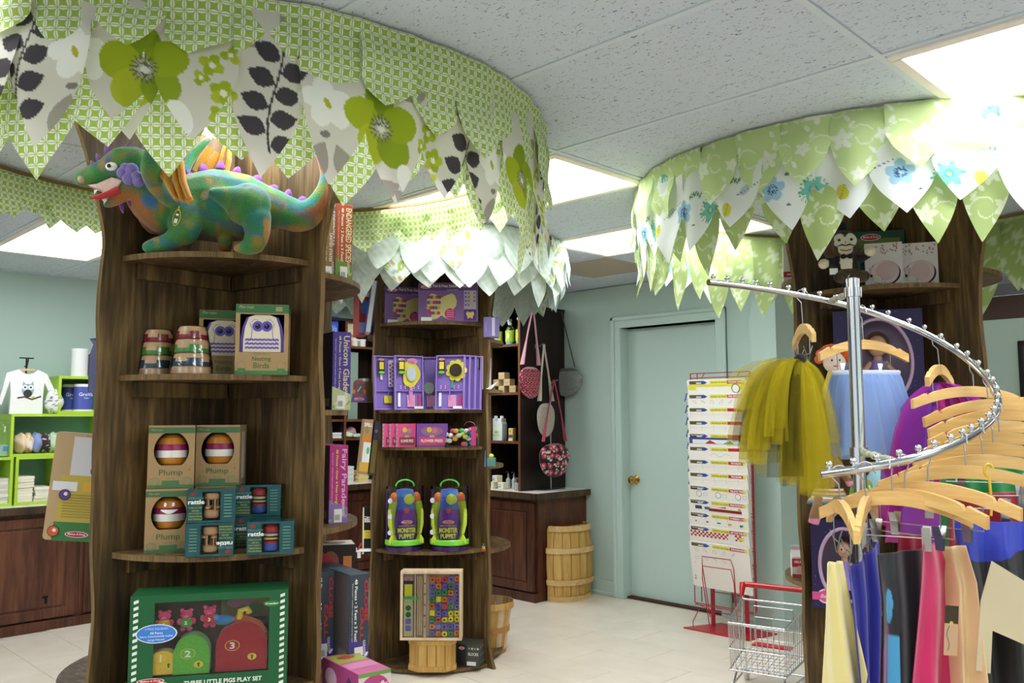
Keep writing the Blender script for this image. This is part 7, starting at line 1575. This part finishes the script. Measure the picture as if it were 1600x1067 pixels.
bundle('green plush bundle with white spots behind the rack post', (*PD(1348, 792, 3.28)[:2], zT3), .062, '#6aa83c', 42, 'plush_bundle', 'plush toy', sub=(.7, .6, .95), spots=(['#e8ece0', '#e07a2c'], 20, .14))
bundle('small grey plush bundle behind the rack post', (*PD(1362, 797, 3.26)[:2], zT3), .035, '#8a8a88', 43, 'plush_bundle', 'plush toy', sub=(.9, .7, .75))
# side shelves
b_ = carton('carton', 'white and red carton on the high side shelf of the rack-side tree', 'carton', (*PD(1237, 437, 3.78)[:2], 1.94), YAW-.3, .07, .10, .17, '#e6e2dc'); PR().rect(0, -.045, .07, .025, '#c02c34').rect(0, -.045, .04, .006, '#f0e8e4').on(b_, 'front', .07, .10, .17)
t = thing('milk_carton', 'toy red and white milk carton on the low side shelf', 'toy', (*PD(1247, 903, 3.70)[:2], .68), YAW-.2); MB().box(0, 0, 0, .052, .052, .085, '#d8d2cc', .001).add([(-.026, -.026, .085), (.026, -.026, .085), (.026, .026, .085), (-.026, .026, .085), (-.026, 0, .115), (.026, 0, .115)], [(0, 1, 5, 4), (2, 3, 4, 5), (0, 4, 3), (1, 2, 5)], '#e6e0da').box(0, 0, .113, .052, .006, .016, '#d8c8c0').build('carton', PRINT, t)
PR().rect(0, .018, .052, .034, '#c8343a').text('MILK', 0, .022, .010, '#f4e8e4', width=.03, bold=.03).oval(.004, -.01, .012, .016, '#e6b8b0').rect(0, -.035, .052, .012, '#c8343a').b.build('print', PRINT, t, (0, -.026, .0425))
# ------------------------------------------------------------------ spiral clothes rack
PDEP = 2.20; pp = PD(1338, 600, PDEP); ztop = PD(1338, 436, PDEP)[2]
rack = thing('spiral_rack', 'chrome spiral clothes rack with ball stops', 'clothes rack', (pp[0], pp[1], 0))
def RL(x, y, dep): return np.array(PD(x, y, dep))-np.array([pp[0], pp[1], 0])
railpx = [(1107, 441, 2.46), (1160, 447, 2.52), (1215, 455, 2.56), (1275, 466, 2.58), (1338, 481, 2.58), (1400, 502, 2.55), (1450, 523, 2.50), (1500, 553, 2.42), (1535, 583, 2.32), (1556, 612, 2.22), (1558, 640, 2.12), (1540, 665, 2.02), (1500, 690, 1.93), (1450, 709, 1.87), (1400, 722, 1.84), (1340, 733, 1.83), (1283, 741, 1.84)]
CP = [Vector(RL(*q)) for q in railpx]; RP = []
for i in range(len(CP)-1):
    p0, p1, p2, p3 = CP[max(i-1, 0)], CP[i], CP[i+1], CP[min(i+2, len(CP)-1)]
    for j in range(10): t_ = j/10; RP.append(.5*((2*p1)+(p2-p0)*t_+(2*p0-5*p1+4*p2-p3)*t_*t_+(3*p1-p0-3*p2+p3)*t_**3))
RP.append(CP[-1]); RR_ = .0095
MB().tube(RP, RR_, 14).build('spiral_rail', CHROME, rack)
acc = [0]
for a, b_ in zip(RP[:-1], RP[1:]): acc.append(acc[-1]+(b_-a).length)
ball = MB().ell((0, 0, .009), .0075, 14, rings=10).lathe([(.003, -.002), (.003, .005)], 8)
bm_ = None; s_ = .012
while s_ < acc[-1]-.008:
    i = min(len(RP)-2, int(np.searchsorted(acc, s_))); P = RP[i]
    if bm_ is None: bm_ = ball.build('ball_stop', CHROME, rack, tuple(P+Vector((0, 0, RR_)))).data
    else: link('ball_stop', bm_, rack, tuple(P+Vector((0, 0, RR_))))
    s_ += .0535
MB().lathe([(.0165, .03), (.0165, ztop-.012), (.0172, ztop-.012), (.0172, ztop), (.012, ztop+.003), (0, ztop+.003)], 24).build('post', CHROME, rack)
for zc in (PD(1338, 457, PDEP)[2], PD(1338, 706, PDEP)[2]): MB().lathe([(.0167, zc-.012), (.022, zc-.012), (.022, zc+.012), (.0167, zc+.012)], 24, caps=False).build('clamp', CHROME, rack)
m = MB(); a = Vector(RL(1332, 457, PDEP)); b_ = Vector(RL(1296, 471, 2.575)); n = 10
def wrap(a, b_, cols, nm):
    m = MB()
    for i in range(n): p, q = a.lerp(b_, i/n), a.lerp(b_, (i+1)/n); m.tube([p, q], .008+.002*math.sin(i*1.9), 10, cols[i % len(cols)])
    m.build(nm, KNIT, rack)
wrap(a, b_, ['#b8b4a0', '#9c8ca4', '#c8c090', '#a8a89c'], 'wrapped_arm'); wrap(Vector(RL(1346, 706, PDEP)), Vector(RL(1402, 722, 1.84)), ['#c8c090', '#a8b890', '#c8c8a8', '#98a898'], 'wrapped_arm')
for q in range(4):
    a = q*math.pi/2+.4; MB().tube([(.015*math.cos(a), .015*math.sin(a), .05), (.2*math.cos(a), .2*math.sin(a), .035), (.34*math.cos(a), .34*math.sin(a), .012)], .011, 10).build('foot', CHROME, rack)
# ------------------------------------------------------------------ wooden hangers
def bar_profile(W_, n=16, notch=True):
    T, B = [], []
    for i in range(n+1):
        u = -1+2*i/n; z = -.042*abs(u)**1.9; hh = .029*(1-.12*abs(u)); T.append((u*W_/2, z)); B.append((u*W_/2*.995, z-hh))
    out = []
    for (x, z) in T:
        out.append((x, z))
        if notch and abs(abs(x)-W_/2*.75) < 1e-6: out += [(x+.004, z-.008), (x+.010, z-.002)] if x < 0 else []
    if notch: out = [q for p in T for q in ([p] if abs(abs(p[0])-W_/2*.75) > 1e-4 else [(p[0]-.006, p[1]), (p[0]-.002, p[1]-.009), (p[0]+.003, p[1]-.009), (p[0]+.006, p[1]-.001)])]
    return out+B[::-1]
hang_cache = {}
def hanger(label, rail, beta, W_=.34, clips=True, roll=0.0, group='wooden hangers on the spiral rack', hook=.072):
    """rail=(px,py,depth) on the rail; beta = turn of the bar from side-on (right end away if >0)"""
    P = PD(*rail); rz = YAW+math.radians(beta)
    t = thing('clothes_hanger', label, 'hanger', (P[0], P[1], P[2]+RR_+.0035), (0, 0, rz), group); t.rotation_euler = (0, roll, rz)
    key = ('bar', W_)
    if key not in hang_cache:
        m = MB(); pf = bar_profile(W_); m.prism([(x*.985, z-.0015*0) for x, z in pf], -.0075, -.0055, '#ffffff'); 
        m = MB(); m.prism(pf, -.0065, .0065); hang_cache[key] = m
    hang_cache[key].build('wooden_bar', BEECH, t, (0, 0, -hook))
    hk = MB(); r_ = .0165
    pts = [(0, -r_*1.2, -.030), (0, -r_*1.05, -.012)]+[(0, r_*math.cos(a), -r_+r_*math.sin(a)) for a in [math.pi-math.pi*i/8 for i in range(9)]]
    pts = [(0, -r_-.004, -r_-.008)]+[(0, r_*math.cos(a), -r_+r_*math.sin(a)) for a in [math.pi-math.pi*i/10 for i in range(11)]]+[(0, r_*.9, -r_*1.6), (0, .003, -r_*2.4), (0, 0, -hook-.004)]
    hk.tube(pts, .0016, 6).build('hook', WIRE, t)
    if clips:
        cb = MB(); xw = W_*.30; zb = -hook-.095
        cb.tube([(-xw, 0, -hook-.030), (-xw, 0, zb), (xw, 0, zb), (xw, 0, -hook-.030)], .0016, 6).build('clip_wire', WIRE, t)
        for sx in (-.7, .7):
            c = MB()
            for y_ in (-1, 1): c.add([(sx*xw-.009, y_*.001, zb-.026), (sx*xw+.009, y_*.001, zb-.026), (sx*xw+.009, y_*.006, zb+.004), (sx*xw-.009, y_*.006, zb+.004), (sx*xw-.008, y_*.013, zb+.024), (sx*xw+.008, y_*.013, zb+.024)], [(0, 1, 2, 3), (3, 2, 5, 4)])
            c.lathe([(.004, -.009), (.004, .009)], 8, c=(0, 0, 0)) if False else None
            c.build('clip', WIRE, t)
    return t, P, rz
hl = [('wooden hanger turned end-on above the yellow and black tutu', (1253, 459, 2.57), 82, .30), ('wooden hanger with the pale blue tutu clipped under it', (1347, 483.5, 2.58), 12, .30), ('wooden hanger carrying the pink and purple tulle', (1466, 531, 2.48), 52, .32)]
hang = [hanger(l, r, b_, w_, k > -1, hook=.105 if k < 2 else .085) for k, (l, r, b_, w_) in enumerate(hl)]
for k, (r, b_, ro) in enumerate((((1521, 570, 2.365), 8, .03), ((1541, 589, 2.30), 4, -.04), ((1552, 604, 2.25), 2, -.05), ((1558.5, 621, 2.19), 0, -.03), ((1559.5, 637, 2.13), -3, .0), ((1551, 653, 2.065), -6, .02), ((1533, 670, 2.00), -10, -.01), ((1508, 686, 1.945), -14, .02))):
    hanger('wooden hanger in the close-set row along the rack side', r, b_, .37, k in (0, 5, 6, 7), ro)
hanger('wooden hanger slanting toward the front, above the blue star cape', (1448, 709.5, 1.87), -52, .37, True, .0)
hanger('wooden hanger angled over the cream cape', (1412, 719.5, 1.845), -58, .35, True)
hanger('wooden hanger side-on over the magenta cape', (1392, 723.5, 1.84), -32, .30, True)
hanger('wooden hanger swung forward over the blue satin cape', (1352, 731, 1.83), 62, .35, True)
hanger('wooden hanger end-on over the pale yellow cape', (1312, 737, 1.835), 78, .35, True)
t = thing('tag_loop', 'yellow plastic loop tag on a wooden hanger', 'tag', PD(1545, 735, 1.93), YAW); MB().tube([(.010*math.cos(a), 0, .014*math.sin(a)) for a in [i*math.pi/8 for i in range(17)]], .003, 8, '#e0b83c').tube([(0, 0, -.014), (.003, 0, -.07), (0, 0, -.10)], .003, 8, '#e0b83c').build('loop', GLOSS, t)
# ------------------------------------------------------------------ capes
def sheet(name, label, cat, rows, col, mat, folds=3, amp=.012, nu=36, nv=40, seed=0, fn=None, sub=None):
    """rows: list of ((pxL,py,depL),(pxR,py,depR)) from top to bottom"""
    A = np.array([[PD(*a), PD(*b_)] for a, b_ in rows]); n = len(rows); V = []; tt = np.linspace(0, n-1, nv); C_ = []
    o = A[0].mean(0)
    for t_ in tt:
        i = min(n-2, int(t_)); f_ = t_-i; f_ = f_; L_ = A[i, 0]*(1-f_)+A[i+1, 0]*f_; R_ = A[i, 1]*(1-f_)+A[i+1, 1]*f_
        for j in range(nu):
            u = j/(nu-1); p = L_*(1-u)+R_*u; am = amp*(.35+.65*t_/(n-1)); ph = seed
            p = p-f0*(am*math.sin(u*folds*2*math.pi+ph+.6*math.sin(t_*1.3+seed))+.4*am*math.sin(u*folds*4.7+ph*2+t_))
            V.append(p-o); C_.append((u, t_/(n-1)))
    V = np.array(V); UVv = np.array(C_); col_ = np.empty((len(V), 3)); col_[:] = lin(col)
    if fn: fn(col_, UVv[:, 0], UVv[:, 1])
    me = fast_mesh(name, V, gridfaces(nv, nu), col_); me.materials.append(mat); ob = link(name, me, None, o, 0, label, cat, 'capes on the spiral rack'); so = ob.modifiers.new('thick', 'SOLIDIFY'); so.thickness = .0016; return ob
sheet('satin_cape', 'pale yellow satin cape hanging at the rack front', 'cape', [((1292, 879, 1.66), (1316, 876, 1.74)), ((1289, 960, 1.64), (1332, 960, 1.75)), ((1284, 1067, 1.62), (1356, 1067, 1.76)), ((1276, 1230, 1.60), (1380, 1230, 1.78))], '#e6d58c', SATIN, 2, .014, seed=1)
sheet('satin_cape', 'royal blue satin cape beside the yellow one', 'cape', [((1327, 890, 1.74), (1375, 846, 1.80)), ((1330, 930, 1.73), (1382, 935, 1.80)), ((1340, 1067, 1.73), (1376, 1067, 1.80)), ((1335, 1230, 1.72), (1390, 1230, 1.80))], '#2a2a8c', SATIN, 2.5, .02, seed=2)
def blackfn(c, u, v):
    paint(c, E_(u*.30, v, .055, .34, .022, .09), '#4aa0cc'); paint(c, E_(u*.30, v, .040, .55, .028, .12, -.0), '#7c2468'); paint(c, (u*.30 > .05) & (u*.30 < .11) & (v > .48) & (v < .9), '#4aa0cc'); paint(c, E_(u*.30, v, .02, .6, .03, .1), '#7c2468')
sheet('satin_cape', 'black satin cape with blue and purple patches', 'cape', [((1372, 866, 1.80), (1446, 856, 1.86)), ((1378, 940, 1.79), (1446, 940, 1.86)), ((1378, 1067, 1.78), (1450, 1067, 1.86)), ((1370, 1230, 1.77), (1460, 1230, 1.86))], '#16141a', SATIN, 2.2, .012, seed=3, fn=blackfn, nu=60, nv=80)
sheet('satin_cape', 'magenta satin cape hanging in a narrow fold', 'cape', [((1443, 852, 1.80), (1468, 846, 1.88)), ((1440, 930, 1.79), (1484, 905, 1.90)), ((1433, 1067, 1.77), (1484, 1067, 1.88)), ((1425, 1230, 1.76), (1498, 1230, 1.88))], '#c8205c', SATIN, 1.5, .02, seed=4)
cape_cream = sheet('satin_cape', 'cream satin cape with a paper swing tag', 'cape', [((1464, 854, 1.90), (1508, 852, 1.86)), ((1480, 920, 1.88), (1524, 910, 1.84)), ((1484, 1067, 1.87), (1540, 1067, 1.82)), ((1480, 1230, 1.86), (1560, 1230, 1.80))], '#e6c894', SATIN, 1.4, .016, seed=5)
def starfn(c, u, v): paint(c, (v > .28+.04*np.sin(u*9)) , '#141216')
cape_star = sheet('satin_cape', 'royal blue and black satin cape with a cream bolt', 'cape', [((1490, 815, 1.92), (1720, 815, 1.90)), ((1498, 860, 1.91), (1728, 860, 1.88)), ((1512, 930, 1.90), (1730, 930, 1.86)), ((1520, 1067, 1.90), (1740, 1067, 1.85)), ((1525, 1230, 1.90), (1760, 1230, 1.84))], '#2436b4', SATIN, 4, .018, seed=6, fn=starfn, nu=90, nv=220)
bolt = [(1549, 876), (1612, 915), (1612, 1012), (1550, 985), (1547, 1052), (1524, 1047), (1532, 938)]
bo = PD(1560, 960, 1.825); V = [PD(x, y, 1.825+.00003*(x-1560))-bo for x, y in bolt]; m = MB(); nrm_ = -f0*.002
m.add([tuple(p) for p in V]+[tuple(p+nrm_) for p in V], [tuple(range(7)), tuple(range(13, 6, -1))]+[(i, (i+1) % 7, (i+1) % 7+7, i+7) for i in range(7)], '#d2c29c'); m.build('bolt_patch', SATIN, cape_star, bo-np.array(cape_star.location), 0, label='cream lightning bolt patch')
sheet('satin_cape', 'red satin cape tucked behind the hangers', 'cape', [((1486, 772, 2.02), (1600, 768, 2.02)), ((1480, 830, 2.02), (1610, 830, 2.02)), ((1478, 1000, 2.03), (1620, 1000, 2.03))], '#b02436', SATIN, 3, .012, seed=7)
sheet('satin_cape', 'green satin cape tucked deep in the hanger row', 'cape', [((1470, 722, 2.10), (1600, 728, 2.10)), ((1468, 800, 2.10), (1610, 800, 2.10)), ((1466, 1000, 2.11), (1612, 1000, 2.11))], '#23a052', SATIN, 3, .012, seed=8)
sheet('satin_cape', 'crimson satin cape peeping between the black and magenta capes', 'cape', [((1405, 835, 1.93), (1450, 836, 1.95)), ((1400, 900, 1.93), (1458, 900, 1.95)), ((1398, 1100, 1.93), (1462, 1100, 1.95))], '#a81c3c', SATIN, 2, .01, seed=9)
tg = PR(); tg.rect(0, 0, .028, .100, '#c8a27c').rect(0, .032, .028, .036, '#3c3020').oval(.0, .015, .004, .004, '#d8b83c', 8).line([(-.006+.003*math.sin(i), -.04+.007*i) for i in range(8)], .0016, '#6a5a7a'); tg.b.build('swing_tag', PRINT, cape_cream, PD(1486, 985, 1.80)-np.array(cape_cream.location), (0, .08, YAW), label='tan paper swing tag')
# ------------------------------------------------------------------ tulle skirts
def tulle(name, label, waist, ends, cols, wid, seed, puff=.05, group=None, mat=None, knot=None):
    """ribbons of net from a waist point down to pixel ends"""
    o = PD(*waist); t = thing(name, label, 'tutu', o, 0, group); r = random.Random(seed)
    for q, (ex, ey, ed) in enumerate(ends):
        E3 = Vector(PD(ex, ey, ed)-o); n = 12; W0 = .010; W1 = wid*r.uniform(.7, 1.3); c = cols[q % len(cols)] if not callable(cols) else cols(q)
        side = Vector((-E3.y, E3.x, 0)); side = side.normalized() if side.length > .01 else Vector(r0)
        ax = (Vector(r0)*r.uniform(.5, 1)+Vector(f0)*r.uniform(-.9, .9)).normalized(); V = []; lift = r.uniform(.3, 1.0)*puff; k_ = 6
        for i in range(n+1):
            f_ = i/n; p = E3*(f_**.85); p = Vector((p.x, p.y, 0))*1.0; h_ = Vector((E3.x, E3.y, 0))*(1-(1-f_)**1.6)
            z = E3.z*f_**1.35+lift*math.sin(f_*math.pi)*.9; wv = (W0+(W1-W0)*f_**.7)
            for j in range(k_):
                u = j/(k_-1)*2-1; V.append(tuple(h_+Vector((0, 0, z))+ax*u*wv/2+Vector(f0)*(.010*math.sin(u*5+q+f_*4)*f_)))
        me = fast_mesh('net_strip', np.array(V), gridfaces(n+1, k_), np.tile(np.array(lin(c)), (len(V), 1))); me.materials.append(mat or TULLE); link('net_strip', me, t)
    if knot: MB().ell((0, 0, .0), (.020, .020, .026), 12, knot).build('knot', CLOTH, t)
    return t
r = random.Random(21); ends = []
for q in range(72):
    f_ = r.random()
    x = 1150+150*f_**.8+r.uniform(-6, 6); y = 690+60*math.sin(f_*1.6)+r.uniform(-60, 30); ends.append((x, y, 2.50+r.uniform(-.16, .10)))
ends += [(1150, 600, 2.48), (1165, 640, 2.42), (1158, 690, 2.45), (1170, 720, 2.40)]
tulle('tulle_tutu', 'yellow and black net tutu hanging from the rack end', (1250, 566, 2.50), ends, lambda q: '#2c2a22' if q % 6 == 2 else '#cdbb2e', .062, 5, .07, mat=tulle_mat('tulle_mid', .42), knot='#16140f')
def gathered(name, label, c, top, bot, zdrop, col, layers, band, mat, tilt=0):
    o = PD(*c); t = thing(name, label, 'tutu', o, YAW); n = 72; v = 14
    for l in range(layers):
        V = []
        for i in range(v+1):
            f_ = i/v; 
            for j in range(n):
                a = 2*math.pi*j/n; rp = 1+.06*f_*math.sin(a*(13+3*l)+l)+.03*math.sin(a*29+l*2)
                rx = (top[0]+(bot[0]-top[0])*f_**.75*(1-.07*l))*rp; ry = (top[1]+(bot[1]-top[1])*f_**.7*(1-.1*l))*rp
                V.append((rx*math.cos(a), ry*math.sin(a), -zdrop*f_*(1-.04*l)+.006*f_*math.sin(a*9+l)))
        me = fast_mesh('net_layer', np.array(V), gridfaces(v+1, n, True), np.tile(np.array(lin(col[l % len(col)])), (len(V), 1))); me.materials.append(mat); link('net_layer', me, t)
    m = MB()
    m.lathe([(1.03, .010), (1.06, .004), (1.03, -.006), (1.06, -.012), (1.02, -.020)], 60, band, sq=top, caps=False); m.build('waistband', CLOTH, t)
    return t
gathered('tulle_tutu', 'pale blue net tutu clipped to a wooden hanger', (1353, 584, 2.56), (.098, .03), (.150, .095), .245, ['#a9c4ee', '#b8cff0', '#a0bdec', '#c4d6f2'], 4, '#cfdcf2', tulle_mat('tulle_soft', .5))
r = random.Random(5); ends = [(1400+70*r.random()**1.2+r.uniform(-8, 8), 790+r.uniform(-70, 60), 2.44+r.uniform(-.06, .14)) for q in range(40)]+[(1500+60*r.random(), 690+r.uniform(-30, 60), 2.46) for q in range(14)]
tulle('tulle_tutu', 'magenta and purple net skirt between the rack post and hangers', (1465, 598, 2.47), ends, ['#d83ca4', '#a850c8', '#e05ab0', '#c040b0', '#9a60d0'], .10, 8, .03, mat=tulle_mat('tulle_dense', .55))
